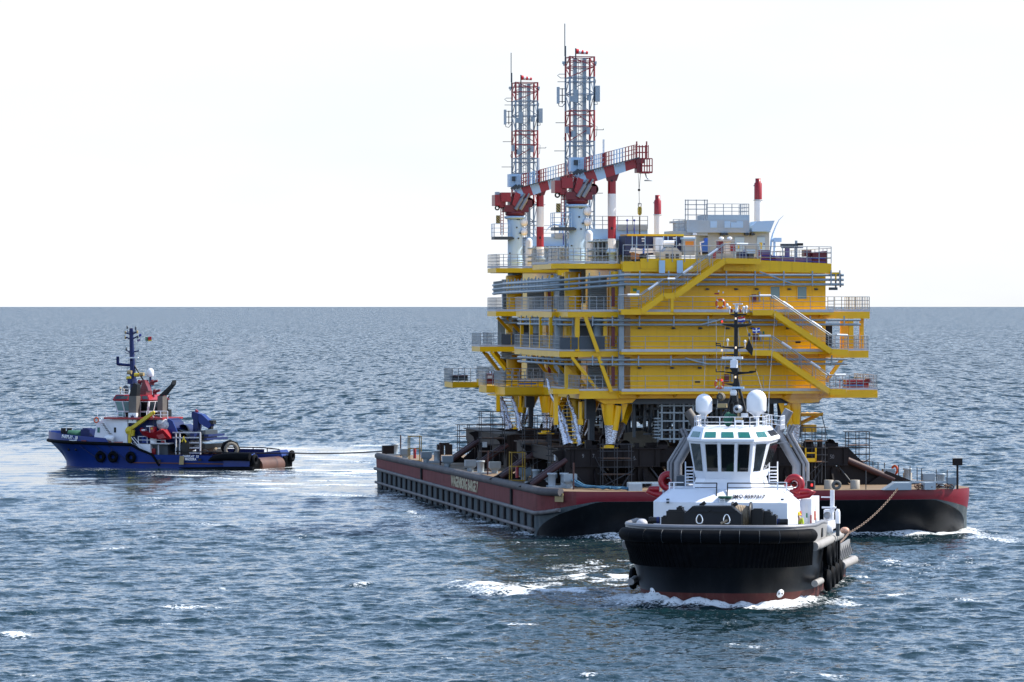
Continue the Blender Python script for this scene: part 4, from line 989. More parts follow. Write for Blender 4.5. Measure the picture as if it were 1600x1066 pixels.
    for px, py in ((1179, 466), (1181, 528), (1136, 591)):
        m = MB(); m.pbox(T, px - 3, px + 3, py - 6, py + 6, -.3, -.01); put(m, 'fire_cabinet', DRED)
        m = MB(); m.pbox(T, px + 7, px + 9, py - 10, py + 6, -.15, -.01); put(m, 'cable_duct', GALV)
    for px, py, w_, h_, mt in ((992, 453, 3, 2.2, SGRN), (997, 457, 2.2, 3.5, LBLUE), (1120, 459, 3.5, 1.2, RED), (1123, 455, 1, 1.4, RWHITE), (1130, 457, 1, 1.4, RWHITE), (1193, 520, 1.3, 2.2, SGRN), (1193, 524, 1.3, 1.4, RED), (1267, 524, 2, 3, RWHITE), (1090, 597, 4, 1.2, BLACK), (1247, 535, 4, 1.3, BLACK), (974, 534, 4, 1.3, BLACK)):
        m = MB(); m.pbox(T, px - w_, px + w_, py - h_, py + h_, -.035, -.004); put(m, 'notice_sign', mt)
    for vv, z_ in ((2.0, zC), (10, zB), (6, zA), (14, zC)):
        m = MB(); m.box(-.06, -.004, vv, vv + .4, z_ + 1.7, z_ + 2.1); put(m, 'notice_sign', SGRN)
    # ---- belly: beams, frames and hanging racks under the lowest deck
    zu = zA - .58
    m = MB()
    for vv in (1.0, 6, 11, 16, 20.5): m.box(UW + .2, UR - .2, vv, vv + .3, zu - .42, zu - .002)
    put(m, 'belly_beam', DGREY)
    m = MB()
    rr_ = random.Random(3)
    z_lo = T.P(1000, 692, 3).z
    for k in range(26):
        uu = UW + 1.0 + k * .5 + rr_.uniform(-.2, .2)
        for vv in (3.2, 9, 15): m.beam((uu, vv + rr_.uniform(-1, 1), zu - .4), (uu, vv, z_lo + rr_.uniform(-.2, 1.4)), .13 + rr_.random() * .12)
    for k in range(26):
        vv = 2.6 + rr_.random() * 14; zz = z_lo + .4 + rr_.random() * (zu - z_lo - .8); a = UW + 1 + rr_.random() * 6
        m.beam((a, vv, zz), (a + 2 + rr_.random() * 6, vv, zz), .1 + .08 * rr_.random())
    put(m, 'hanging_steelwork', DGREY)
    m = MB()
    for px in (1034, 1053, 1068, 1083):
        a = T.P(px, 632, 2.0); b = T.P(px, 692, 2.0); m.beam((a.x, 2.0, zu - .02), b, .13); m.beam((a.x, 3.4, zu - .02), (b.x, 3.4, b.z), .13)
    for py in (634, 645, 658, 672, 686):
        m.beam(T.P(1030, py, 1.95), T.P(1083 + 10 * (py == 634), py, 1.95), .11)
    for k in range(7): m.box(T.u(1022, 2.1), T.u(1032, 2.1), 2.0, 2.6, T.P(1022, 655 + k * 5, 2.1).z, T.P(1022, 653 + k * 5, 2.1).z)
    put(m, 'cable_rack', PIPE)
    # ---- legs
    zft = T.P(957, 697, 1.0).z; zw = T.P(957, 664, 1).z
    for (px, vv, sg) in ((952, 1.0, 1), (952, 14.5, 1), (1243, 1.0, -1), (1243, 14.5, -1)):
        uu = T.u(px, 1.0)
        m = MB(); m.lathe((uu, vv, zft), [(.23, 0), (.24, .4), (.34, (zw - zft) * .95), (.385, zu - zft - .9), (.385, zu - zft - .3)], 24)
        m.prism([(uu - 1.15, zu - .003), (uu + 1.9, zu - .003), (uu + 1.6, zu - .3), (uu + .9, zu - .38), (uu - .5, zu - .38)], vv - .55, vv + .7, 'y')
        m.prism([(uu - .62, zu - .39), (uu - .36, zu - .39), (uu - .33, zu - 2.0)], vv - .05, vv + .05, 'y')
        m.prism([(uu + sg * .9, zu - .39), (uu + sg * 1.32, zu - .39), (uu + sg * .95, zu - 1.7)], vv - .2, vv - .12, 'y')
        leg = put(m, 'leg', YEL)
        m = MB(); m.lathe((uu, vv, zft + .12), [(.27, 0), (.26, .3), (.30, .7), (.32, 1.1), (.375, zw - zft - .15)], 24)
        m.build('foil_wrap', FOIL, leg)
        m = MB(); m.lathe((uu, vv, zft - .16), [(.40, 0), (.40, .2), (.26, .22)], 20); m.box(uu - .62, uu + .62, vv - .3, vv + .5, zft - .22, zft - .12); m.build('foot_ring', YELD, leg)
        base = Vector((uu, vv - .1, T.P(952, 632, 1).z))
        def off(p, q): d_ = T.P(p, q, 1.0) - T.P(952, 632, 1.0); d_.x *= sg; return d_
        a = off(966, 634); b = off(956.5, 694)
        m = MB(); m.tube(base + a, base + a.lerp(b, .66), .26, 16, .25); br = m.build('brace', YEL, leg)
        m = MB(); m.tube(base + a.lerp(b, .64), base + b, .27, 16, .22); m.build('foil_wrap', FOIL, br)
        a = off(1004, 632); b = off(964, 690); a.y = 4; b.y = .5
        m = MB(); m.tube(base + a, base + a.lerp(b, .6), .23, 16); br = m.build('brace', YEL, leg)
        m = MB(); m.tube(base + a.lerp(b, .58), base + b, .25, 16, .20); m.build('foil_wrap', FOIL, br)
    m = MB(); a = T.P(972, 677, 6); b = T.P(1030, 700, 6); m.add([(a.x, 6, b.z), (b.x, 6, b.z), (b.x - .2, 6.2, a.z - .3), (a.x + 1.6, 6.4, a.z + .2), (a.x + .2, 6.2, a.z)], [(0, 1, 2, 3, 4)])
    m.add([(b.x - .3, 5.9, b.z - .3), (b.x + .9, 5.7, b.z - .2), (b.x + .4, 5.9, a.z - .2), (b.x - .6, 6.1, a.z + .1)], [(0, 1, 2, 3)])
    put(m, 'canvas_cover', CANV)
    # ---- boarding stair with foil wrapped rails
    m = MB(); o1 = T.P(876, 622, 2.0); o2 = T.P(893, 692, .2)
    for k in range(13):
        c = o1.lerp(o2, k / 12); m.box(c.x - .45, c.x + .45, c.y - .12, c.y + .12, c.z - .025, c.z + .02)
    bs = put(m, 'boarding_stair', YELD)
    for seq in (((855, 592), (861, 612), (868, 634), (875, 660), (885, 694)), ((872, 634), (880, 652), (886, 676), (891, 694)), ((887, 618), (894, 640), (902, 668), (906, 696))):
        pts = []; rr = []
        for k in range(24):
            t = k / 23 * (len(seq) - 1); i = min(int(t), len(seq) - 2); f_ = t - i
            px = seq[i][0] + (seq[i + 1][0] - seq[i][0]) * f_; py = seq[i][1] + (seq[i + 1][1] - seq[i][1]) * f_
            p = T.P(px, py, 1.6 - 1.4 * k / 23); pts.append(p + Vector((random.uniform(-.05, .05), 0, 0))); rr.append((.10 + .11 * (k / 23)) * random.uniform(.8, 1.25))
        m = MB(); m.path(pts, .2, 9, rr=rr); m.build('foil_wrapped_handrail', FOIL, bs)
    m = MB(); m.pbox(T, 866, 872, 609, 664, .3, .6); put(m, 'stair_post', YELD); m = MB(); m.pbox(T, 905, 909, 628, 655.2, .9, 1.2); m.pbox(T, 903, 911, 655, 664, .9, 1.3); put(m, 'stair_post', YELD)
    m = MB(); m.pbox(T, 864, 905, 608, 616, -.3, 1.6); put(m, 'stair_landing', YELD)
    m = MB(); m.pbox(T, 916, 931, 612, 655, 5.0, 5.7); m.pbox(T, 921, 929, 655, 690, 5.0, 5.7); put(m, 'caisson', DGREY)
    # underslung gangway on the right rear
    m = MB(); a = T.P(1262, 648, 7.0); b = T.P(1284, 640, 7.0)
    m.box(a.x - .8, b.x, 6.6, 8.4, a.z - .1, a.z + .12)
    for k in range(3): m.beam((a.x - .8, 6.6, a.z - .1), (b.x - .4 * k, 6.6 + .8 * k, a.z + .1), .12); m.beam((a.x - 1, 6.8 + k * .6, a.z - .9), (b.x - .3, 6.8 + k * .6, a.z - .1), .12)
    m.box(a.x - .4, b.x - .5, 6.6, 7.8, a.z - 1.3, a.z - .75); put(m, 'underslung_gangway', YELD)
    return e

# side deck steps read off the photograph at each front edge
def ul(fr, px, v): return fr.u(px, v)
near_w = [
    [(T.u(905, 0.0), 0.0, 15.0)],
    [(T.u(874, 0.2), 0.2, 19.8)],
    [(T.u(887, 0.0), 0.0, 4.3), (T.u(862, 4.3), 4.3, 20)],
    [(T.u(861, 0.4), 0.4, 1.6), (T.u(870, 1.6), 1.6, 12)],
]
far_w = [
    [(T2.u(790, 0.0), 0.0, 15.0)],
    [(T2.u(750, 0.2), 0.2, 4.5), (T2.u(768, 4.5), 4.5, 9.0)],
    [(T2.u(775, 0.0), 0.0, 4.4), (T2.u(782, 4.4), 4.4, 10)],
    [(T2.u(775, 0.3), 0.3, 4.6), (T2.u(780, 4.6), 4.6, 9)],
]
sub1 = platform(T, 'nearer yellow platform with stairs across its front wall, behind the black tug', near_w, True)
sub2 = platform(T2, 'farther yellow platform half hidden behind the nearer one', far_w, False)
# ------------------------------------------------------------------ cranes, masts and gear on the platform roofs
def lerp_px(a, b, t): return (a[0] + (b[0] - a[0]) * t, a[1] + (b[1] - a[1]) * t)
def crane():
    vC = 6.0; c = T.P(902, 418, vC); z0 = zD; P = T.P
    e = thing('pedestal_crane', 'nearer red and white pedestal crane with its boom resting on a striped post', 'crane', T, (c.x, vC, z0), 'pedestal cranes on the platform roofs')
    zt = P(902, 319, vC).z; zk = P(902, 336, vC).z
    m = MB(); m.lathe((c.x, vC, z0 - 2.9), [(.62, 0), (.62, 2.9), (.61, 3.0 + (zk - z0)), (.66, zt - z0 + 2.9 - .3)], 28)
    for py in (395, 399): m.lathe((c.x, vC, P(902, py, vC).z), [(.62, -.03), (.68, -.02), (.68, .02), (.62, .03)], 28)
    m.lathe((c.x, vC, zt - .28), [(.66, 0), (.86, .06), (.90, .12), (.90, .24), (.6, .26)], 28)
    ped = m.build('pedestal', LBLUE, e)
    m = MB(); d = P(918, 330, vC - .4); m.lathe(d, [(.34, -.05), (.34, .05), (0, .05)], 16, (.55, -1, 0)); d = P(918, 347, vC - .45); m.lathe(d, [(.30, -.05), (.30, .05), (0, .05)], 16, (.55, -1, 0)); m.build('hatch', RWHITE, ped)
    m = MB()
    for px, py in ((906, 325), (909, 325), (905, 339), (911, 349), (893, 384), (899, 358), (908, 358)):
        q = P(px, py, vC - .62); m.box(q.x - .06, q.x + .06, vC - .66, vC - .58, q.z - .06, q.z + .06)
    m.build('bracket', DGREY, ped)
    # pedestal platform
    m = MB(); m.pbox(T, 866, 898, 355, 360, vC - .9, vC + .6); m.build('platform', DGREY, e)
    a, b = P(866, 355, vC - .9), P(893, 355, vC - .9); m = MB(); m.rail([(a.x, vC + .55, a.z), (a.x, vC - .88, a.z), (b.x, vC - .88, a.z)], 1.05, 3, .6, .022, .03); m.build('railing', LBLUE, e)
    m = MB(); m.pbox(T, 869, 876, 318, 332, vC - .5, vC - .46); m.build('hazard_board', HAZ, e)
    m = MB()
    for px in (877, 881.5): q = P(px, 352, vC - .2); m.beam(q, P(px, 300, vC - .2), .06)
    for py in range(302, 352, 5): m.beam(P(877, py, vC - .2), P(881.5, py, vC - .2), .05)
    m.build('ladder', RED, e)
    # slewing house
    m = MB(); m.lathe((c.x, vC, zt), [(.72, 0), (.82, .1), (.82, .32), (.7, .45)], 24); m.pbox(T, 884, 926, 300, 312, vC - .75, vC + .75); m.pbox(T, 893, 922, 285, 300, vC - .6, vC + .6); m.build('slewing_platform', DRED, e)
    m = MB(); m.pbox(T, 867, 878, 282, 301, vC - .8, vC + .8); m.build('counterweight', RED, e)
    m = MB(); m.pbox(T, 878, 895, 278, 294, vC - .95, vC + .4); m.pbox(T, 875, 886, 293, 304, vC - .6, vC + .4); m.build('machinery_box', RED, e)
    m = MB(); m.pbox(T, 869, 875, 277, 282, vC - .5, vC + .2); m.build('vent_box', GREYP, e)
    m = MB(); q = P(871, 305, vC - .5); m.torus(q, .16, .06, (0, 1, .2), 14, 6); q = P(878, 302, vC - .5); m.torus(q, .15, .05, (0, 1, -.2), 14, 6); m.build('hose', BLACK, e)
    m = MB(); q = [P(*k, vC - .82) for k in ((897, 298), (903, 277), (912, 281), (905, 306))]; m.prism([(k.x, k.z) for k in q], vC - .84, vC - .74, 'y'); m.build('boom_bracket', RED, e); m = MB(); m.prism([(k.x, k.z) for k in q], vC + .74, vC + .84, 'y'); m.build('boom_bracket', RED, e)
    m = MB(); q = P(925, 296, vC + .3); m.lathe(q, [(.42, -.4), (.42, .4), (0, .4)], 18, (0, 1, 0)); m.pbox(T, 923, 932, 291, 304, vC - .3, vC + .7); m.build('winch', DRED, e)
    for dx in (0, 8):
        m = MB(); m.tube(P(903 + dx, 308, vC - .8), P(914 + dx, 289, vC - .8), .17, 12); m.tube(P(914 + dx, 289, vC - .8), P(919 + dx, 280, vC - .8), .09, 10); m.build('luffing_cylinder', EXHG, e)
    # boom: box girder in red and white bands, catwalk along its top
    t0, t1 = (903, 272), (996, 248); b0, b1 = (911, 290), (996, 262)
    cuts = [0, .10, .27, .43, .60, .79, 1.0]; cols = [LBLUE, RED, LBLUE, RED, LBLUE, RED]
    for k in range(6):
        m = MB(); rings = []
        for t in (cuts[k], cuts[k + 1]):
            a = P(*lerp_px(t0, t1, t), vC - .5); b = P(*lerp_px(b0, b1, t), vC - .5); w_ = .55 - .15 * t
            rings.append([(b.x, vC - w_, b.z), (b.x, vC + w_, b.z), (a.x, vC + w_, a.z), (a.x, vC - w_, a.z)])
        m.loft(rings); m.build('boom_section', cols[k], e)
        for vv in (vC - .75, vC + .6):
            m = MB()
            for j in range(4):
                t = cuts[k] + (cuts[k + 1] - cuts[k]) * (j + .1) / 4
                a = P(*lerp_px(t0, t1, t), vC - .6); m.beam((a.x, vv, a.z - .15), (a.x, vv, a.z + 1.05), .045)
            for zz in (.4, .72, 1.05):
                a = P(*lerp_px(t0, t1, cuts[k]), vC - .6); b = P(*lerp_px(t0, t1, cuts[k + 1]), vC - .6); m.beam((a.x, vv, a.z + zz), (b.x, vv, b.z + zz), .035)
            m.build('catwalk_rail', cols[k] if k else LBLUE, e)
    m = MB(); a = P(908, 271, vC); b = P(996, 248, vC); m.beam((a.x, vC - .65, a.z + .06), (b.x, vC - .65, b.z + .06), .3, .07); m.build('catwalk', DGREY, e)
    m = MB(); m.pbox(T, 892, 914, 246, 268, vC - .5, vC + .5); m.build('winch_frame', LBLUE, e)
    m = MB(); m.pbox(T, 897, 905, 250, 258, vC - .62, vC - .51); m.build('winch_drum', DGREY, e)
    for k in range(3):
        m = MB(); m.tube(P(895 + 5 * k, 272, vC - .7), P(905 + 5 * k, 265, vC - .7), .1, 8); m.build('hydraulic_hose', DGREY, e)
    m = MB(); m.pbox(T, 941, 946, 239, 262, vC - .68, vC - .56); m.build('light_post', RED, e)
    m = MB(); m.pbox(T, 942, 944.5, 218, 239, vC - .68, vC - .58); m.build('light_post', RWHITE, e)
    # tip
    m = MB(); m.pbox(T, 994, 1008, 247, 255, vC - .6, vC + .5); m.pbox(T, 995, 1003, 255, 270, vC - .5, vC + .4); m.build('boom_tip', DRED, e)
    m = MB(); a, b = P(1003, 270, vC - .6), P(1019, 248, vC - .6)
    for uu in (a.x, (a.x + b.x) / 2, b.x):
        for vv in (vC - .6, vC + .4): m.beam((uu, vv, a.z), (uu, vv, b.z), .07)
    for zz in (a.z, (a.z + b.z) / 2, b.z):
        for vv in (vC - .6, vC + .4): m.beam((a.x, vv, zz), (b.x, vv, zz), .07)
    m.box(a.x, b.x, vC - .6, vC + .4, a.z, a.z + .1)
    a, b = P(994, 247, vC - .6), P(1013, 229, vC - .6)
    for uu in np.linspace(a.x, b.x, 5):
        for vv in (vC - .6, vC + .4): m.beam((uu, vv, a.z), (uu, vv, b.z + .1), .06)
    for zz in (.5, 1.0):
        for vv in (vC - .6, vC + .4): m.beam((a.x, vv, a.z + zz * (b.z - a.z)), (b.x, vv, a.z + zz * (b.z - a.z)), .05)
    for px in (995, 1010.5): m.pbox(T, px - 1, px + 1, 221, 247, vC - .65, vC - .55)
    m.build('tip_cage', RED, e)
    m = MB(); m.lathe(P(1013, 281, vC), [(.05, 0), (.3, -.02), (.3, -.1), (0, -.1)], 14); m.tube(P(1008, 270, vC), P(1010, 277, vC), .05, 6); m.tube(P(1010, 277, vC), P(1013, 280, vC), .05, 6); m.build('signal_lamp', GREYP, e)
    m = MB(); m.tube(P(1001, 268, vC), P(998.5, 297, vC), .022, 5); m.tube(P(997, 268, vC), P(998.5, 297, vC), .015, 5); m.tube(P(998.5, 299, vC), P(999, 321, vC), .018, 5); m.build('hoist_wire', DROPE, e)
    m = MB(); m.ball(P(998.5, 297, vC), .1, 10, 8); m.build('overhaul_ball', BLACK, e)
    return e
def hook(v, px=999.5):
    p = T.P(px, 338, v); P = T.P
    e = thing('hook_block', 'yellow hook block hanging from the nearer crane boom tip', 'crane hook', T, (p.x, v, p.z))
    m = MB(); a, b = P(px - 2.8, 337, v), P(px + 2.8, 323, v); m.prism([(a.x, a.z + .15), (a.x + .12, a.z), (b.x - .12, a.z), (b.x, a.z + .15), (b.x, b.z - .1), (b.x - .06, b.z), (a.x + .06, b.z), (a.x, b.z - .1)], v - .14, v + .14, 'y'); m.build('body', YELB, e)
    m = MB()
    for px_ in (px - 1.2, px + 1.2): q = P(px_, 330, v); m.box(q.x - .02, q.x + .02, v - .16, v - .14, q.z - .3, q.z + .3)
    m.build('slot', BLACK, e)
    m = MB(); a, b = P(px - 2.2, 323, v), P(px + 2.2, 318, v); m.beam((a.x, v, a.z), (a.x, v, b.z), .05); m.beam((b.x, v, a.z), (b.x, v, b.z), .05); m.beam((a.x, v, b.z), (b.x, v, b.z), .05); m.build('shackle', DGREY, e)
    m = MB(); m.tube(P(px, 338, v), P(px, 372, v), .05, 6); m.tube(P(px, 372, v), P(px + .3, 418, v), .035, 6); m.build('sling', DROPE, e)
    return e
def boom_rest():
    v = 6.0; c = T.P(956, 418, v); P = T.P
    e = thing('boom_rest', 'taller striped post carrying the nearer crane boom', 'post', T, (c.x, v, zD), 'striped posts under the crane booms')
    for a, b, mt in ((303, 283, RED), (338, 303, RWHITE), (373, 338, RED), (393, 373, RWHITE)):
        za, zb = P(956, a, v).z, P(956, b, v).z; m = MB(); m.lathe((c.x, v, za), [(.305, 0), (.305, zb - za)], 20); m.build('post_band', mt, e)
    za = P(956, 393, v).z; m = MB(); m.lathe((c.x, v, za), [(.30, .2), (.36, .1), (.42, 0), (.42, -.12), (.24, -.13), (.24, zD - za - .1)], 20); m.build('base_flange', LBLUE, e)
    m = MB(); a = P(949.5, 283, v); b = P(945.5, 271, v); a2 = P(962.5, 283, v); b2 = P(966.5, 271, v)
    m.prism([(a.x, a.z), (a2.x, a2.z), (b2.x, b2.z), (b2.x, b2.z + .15), (b.x, b.z + .15), (b.x, b.z)], v - .32, v + .32, 'y'); m.build('boom_saddle', DRED, e)
    m = MB(); m.pbox(T, 954.5, 957.5, 355, 359, v - .34, v - .3); m.pbox(T, 955, 957.5, 281, 284, v - .4, v - .33); m.build('sign_plate', BLACK, e)
    return e
def lattice_mast():
    v = 9.0; P = T.P; a = P(890.5, 400, v); b = P(928.5, 400, v); w = b.x - a.x
    e = thing('lattice_mast', 'taller red and white lattice antenna mast behind the nearer crane', 'antenna mast', T, ((a.x + b.x) / 2, v, zD), 'lattice masts on the platform roofs')
    xs = (a.x, b.x); vs = (v, v + w)
    rows = [88, 104, 120, 146, 172, 196, 220, 246, 272, 300, 330, 360, 400]
    mats_ = {0: RED, 1: RED, 2: LATW, 3: LATW, 4: RED, 5: RED, 6: LATW, 7: LATW, 8: RED, 9: LATW, 10: LATW, 11: LATW}
    for k in range(len(rows) - 1):
        zt, zb = P(906, rows[k], v).z, P(906, rows[k + 1], v).z; m = MB()
        cs = [(xs[0], vs[0]), (xs[1], vs[0]), (xs[1], vs[1]), (xs[0], vs[1])]
        for (x, y) in cs: m.tube((x, y, zb), (x, y, zt), .075, 8)
        for i in range(4):
            p, q = cs[i], cs[(i + 1) % 4]
            m.beam((*p, zt - .03), (*q, zt - .03), .065)
            if (k + i) % 2: m.beam((*p, zb), (*q, zt), .055)
            else: m.beam((*p, zt), (*q, zb), .055)
        if k % 2 == 0:
            for i in range(4): m.beam((*cs[i], zt - .35), (*cs[(i + 1) % 4], zt - .35), .06)
        m.build('lattice_section', mats_[k], e)
    for px in (898.5, 913):
        p = P(px, 300, v + .6); m = MB(); m.box(p.x - .13, p.x + .13, v + .5, v + .9, zD, P(px, 90, v).z); m.build('cable_tray', PIPE, e)
    m = MB()
    for px in (903.5, 908): m.tube(P(px, 400, v + .4), P(px, 92, v + .4), .03, 5)
    for py in range(94, 400, 5): m.tube(P(903.5, py, v + .4), P(908, py, v + .4), .02, 5)
    m.build('ladder', GALV, e)
    for x0, x1, y0, y1, arm in ((870.5, 874.5, 136, 162, 884), (930.5, 937.5, 134, 159, 928)):
        m = MB(); m.pbox(T, x0, x1, y0, y1, v - .3, v - .1); pan = m.build('antenna_panel', GREYP, e)
        m = MB(); xp = (x1 + 4) if x0 < 900 else x0 - 1.5
        m.tube(P(xp, y0 + 2, v - .1), P(xp, y1, v - .1), .04, 6)
        for py in (y0 + 3, (y0 + y1) / 2, y1 - 3): m.tube(P(x0 + 2, py, v - .15), P(arm, py, v), .03, 5)
        q = [P(x0 + 2, y1, v - .2), P(x0 + 3, y1 + 4, v - .2), P(x0 + 8 if x0 < 900 else x0 - 3, y1 + 5, v - .2), P(arm, y1 - 2, v)]
        m.path(q, .03, 5); m.build('antenna_bracket', DGREY, pan)
    for x0, x1, y0, y1 in ((890, 896, 150, 159), (918, 924, 149, 157), (884, 889, 198, 208), (917, 922, 199, 210), (896, 903, 140, 160), (893, 899, 205, 214)):
        m = MB(); m.pbox(T, x0, x1, y0, y1, v - .35, v - .05); m.build('equipment_box', PIPE, e)
    for px, py in ((881, 98), (931, 98)):
        m = MB(); m.pbox(T, px - 1.6, px + 1.4, py - 2, py + 2, v - .2, v + .1); m.tube(P(px, py, v), P(px, py + 5, v), .05, 6); m.tube(P(px, py + 1, v), P(886 if px < 900 else 928, py + 3, v), .03, 5); m.build('camera', GREYP, e)
    m = MB()
    for seq in (((871, 128), (884, 128)), ((884, 116), (874, 116), (871, 118), (876, 122), (884, 122)), ((868, 192), (884, 192)), ((866, 236), (884, 236)), ((928, 203), (943, 203)), ((943, 203), (943, 201)), ((926, 302), (942, 302)), ((928, 122), (931, 126), (929, 134))):
        m.path([P(*k, v - .05) for k in seq], .025, 5)
    m.build('whip_aerial', DGREY, e)
    m = MB(); m.path([P(928, 196, v), P(933, 198, v), P(932, 212, v), P(928, 216, v)], .02, 5); m.path([P(884, 213, v), P(881, 216, v), P(883, 220, v)], .02, 5); m.build('aerial_loop', DGREY, e)
    m = MB(); m.tube(P(882.5, 88, v), P(882.5, 37, v), .035, 6); m.tube(P(883.5, 100, v), P(883.5, 72, v), .06, 6); m.build('lightning_rod', DGREY, e)
    m = MB(); m.tube(P(899.5, 92, v), P(899.5, 75.5, v), .05, 6); wp_ = m.build('windsock_pole', DGREY, e)
    segs = [900, 904, 908, 911.5, 915, 918.5]; 
    for k in range(5):
        m = MB(); p, q = P(segs[k], 80.3 + .5 * k, v), P(segs[k + 1], 80.8 + .5 * k, v); r = .20 - .018 * k; m.tube(p, q, r, 12, r - .018); m.build('windsock', FRED if k % 2 == 0 else FWHT, wp_)
    return e
def stack(px, v, y0, y1, y2, y3, label):
    P = T.P; c = P(px, y3, v)
    e = thing('exhaust_stack', label, 'exhaust stack', T, (c.x, v, c.z), 'red and white exhaust stacks')
    z0, z1, z2, z3 = (P(px, y, v).z for y in (y0, y1, y2, y3))
    m = MB(); m.lathe((c.x, v, z2), [(.295, 0), (.295, z1 - z2), (.21, z1 - z2 + .1), (.21, z0 - z2), (.17, z0 - z2), (.17, z0 - z2 - .2)], 22); m.build('red_top', RED, e)
    m = MB(); m.lathe((c.x, v, z3), [(.295, 0), (.295, z2 - z3 - .001)], 22); m.build('lower_pipe', RWHITE, e)
    m = MB(); m.box(c.x - .14, c.x - .02, v - .22, v - .2, z0 - .32, z0 - .12); m.build('marking', DRED, e)
    m = MB(); m.lathe((c.x, v, z2 - .05), [(.34, -.03), (.36, 0), (.34, .03)], 18); m.box(c.x - .36, c.x - .29, v - .05, v + .05, z1 - .2, z1 - .12); m.build('pipe_clamp', GREYP, e)
    return e
cr1 = crane(); hk = hook(6.0); br1 = boom_rest(); lm1 = lattice_mast()
def far_copy(o, label, d=FAR_OFF):
    c = copy_tree(o); c.location = o.location + d; c['label'] = label; return c
far_copy(cr1, 'farther red and white pedestal crane, left of the nearer one', FAR_OFF + Vector((-.25, 0, -.1)))
far_copy(br1, 'shorter looking striped post carrying the farther crane boom', FAR_OFF + Vector((-.75, 0, -.1)))
far_copy(lm1, 'lower looking red and white lattice mast at the left, behind the farther crane', FAR_OFF + Vector((.3, 0, 0)))
stack(1184.5, 12.0, 279, 287, 312, 347, 'exhaust stack with red top beside the grey hood, at right')
stack(1027.5, 40.0, 305, 314, 335, 372, 'exhaust stack with red top rising behind the blue container')

# ---- deck houses and gear on the nearer roof (and their twins behind)
def roof_thing(name, label, cat, px, v, group=None):
    p = T.P(px, 400, v); return thing(name, label, cat, T, (p.x, v, zD), group)
e = roof_thing('equipment_house', 'large grey equipment house with railed roof on the nearer platform', 'deck house', 1130, 6)
def pb(e, nm, mt, x0, x1, y0, y1, v0, v1):
    m = MB(); m.pbox(T, x0, x1, y0, y1, v0, v1); return m.build(nm, mt, e)
pb(e, 'lower_room', GREYP, 1106, 1202, 362, 409, 6.0, 10.5)
pb(e, 'upper_room', GREYP, 1073, 1171, 344, 363.5, 5.4, 10)
pb(e, 'roof_box', GREYP, 1104, 1171, 336, 344, 6.2, 9.6)
pb(e, 'ledge', GREYP, 1052, 1106, 361, 368, 5.6, 9)
pb(e, 'roof_edge', LBLUE, 1102, 1204, 361, 363, 5.85, 6.0)
for a, b in ((1148, 1163), (1183, 1195)):
    d = pb(e, 'door', LBLUE, a, b, 371, 404, 5.93, 5.99)
    m = MB(); m.pbox(T, a + 4, a + 8, 379, 384, 5.89, 5.93); m.pbox(T, a + 5, a + 7.4, 384, 389, 5.89, 5.93); m.build('yellow_notice', YELB, d)
    m = MB(); m.pbox(T, a + 10, a + 12, 380.5, 382.5, 5.9, 5.93); m.build('blue_notice', FBLUE, d)
for a, b, y0, y1 in ((1110, 1120, 346, 356), (1132, 1141, 346, 356), (1142, 1151, 348, 356), (1151, 1161, 346, 356)): pb(e, 'access_panel', LBLUE, a, b, y0, y1, 5.36, 5.4)
m = MB(); p, q = T.P(1104, 336, 6.2), T.P(1170, 336, 6.2); m.rail([(p.x, 6.2, p.z), (q.x, 6.2, q.z), (q.x, 9.5, q.z)], .82, 3, .7, .022, .03); m.build('railing', GALV, e)
m = MB()
for x in (1071, 1075, 1088, 1101, 1105): m.beam(T.P(x, 344, 5.5), T.P(x, 312, 5.5), .06); m.beam(T.P(x, 344, 8), T.P(x, 312, 8), .06)
for y in (313, 320, 327, 336): m.beam(T.P(1070, y, 5.5), T.P(1106, y, 5.5), .06); m.beam(T.P(1070, y, 8), T.P(1106, y, 8), .06)
for x in (1071, 1105): p = T.P(x, 313, 5.5); m.beam(p, (T.P(x, 313, 8).x, 8, p.z), .06)
m.build('roof_cage', GALV, e)
m = MB(); p, q = T.P(1052, 361, 5.8), T.P(1070, 361, 5.8); m.rail([(p.x, 5.8, p.z), (q.x, 5.8, q.z)], .85, 3, .4, .022, .03); m.pbox(T, 1048, 1056, 346, 349, 5.7, 6.2); m.pbox(T, 1053, 1056, 349, 361, 5.8, 6.0); m.build('railing', GALV, e)
m = MB(); p = [T.P(*k, 5.5) for k in ((1174, 362), (1174, 353), (1182, 346), (1209, 345), (1203, 360), (1200, 362))]; m.prism([(k.x, k.z) for k in p], 5.2, 7.4, 'y'); m.build('intake_hood', LBLUE, e)
for x in (1086, 1130, 1135, 1168, 1177):
    m = MB(); m.pbox(T, x - 3, x + 1, 364, 368, 5.3, 5.9); m.pbox(T, x + 1, x + 3, 364.5, 367.5, 5.2, 5.9); m.build('floodlight', DGREY if x != 1086 else RWHITE, e)

e = roof_thing('transformer_cooler', 'grey transformer tank with pipework between the crane and the blue container', 'transformer', 940, 8, 'transformers on the platform roofs')
pb(e, 'tank', GREYP, 921, 1010, 374, 418, 8, 13); pb(e, 'tank_recess', DGREY, 930, 948, 376, 400, 7.9, 8)
pb(e, 'top_frame', LBLUE, 918, 1012, 358, 374, 8.4, 12.4)
pb(e, 'conservator', GREYP, 965, 1012, 352, 360, 8.2, 10)
m = MB(); p, q = T.P(918, 358, 8.3), T.P(1012, 358, 8.3); m.rail([(p.x, 8.3, p.z), (q.x, 8.3, q.z)], .95, 3, 1.1, .022, .03); m.build('railing', GALV, e)
m = MB()
for k in range(14):
    x = 922 + k * 6.4; m.tube(T.P(x, 374, 7.7), T.P(x, 414, 7.7), .05 + .03 * (k % 3), 6)
for y in (378, 392, 401): m.tube(T.P(918, y, 7.6), T.P(1005, y - 2, 7.6), .07, 6)
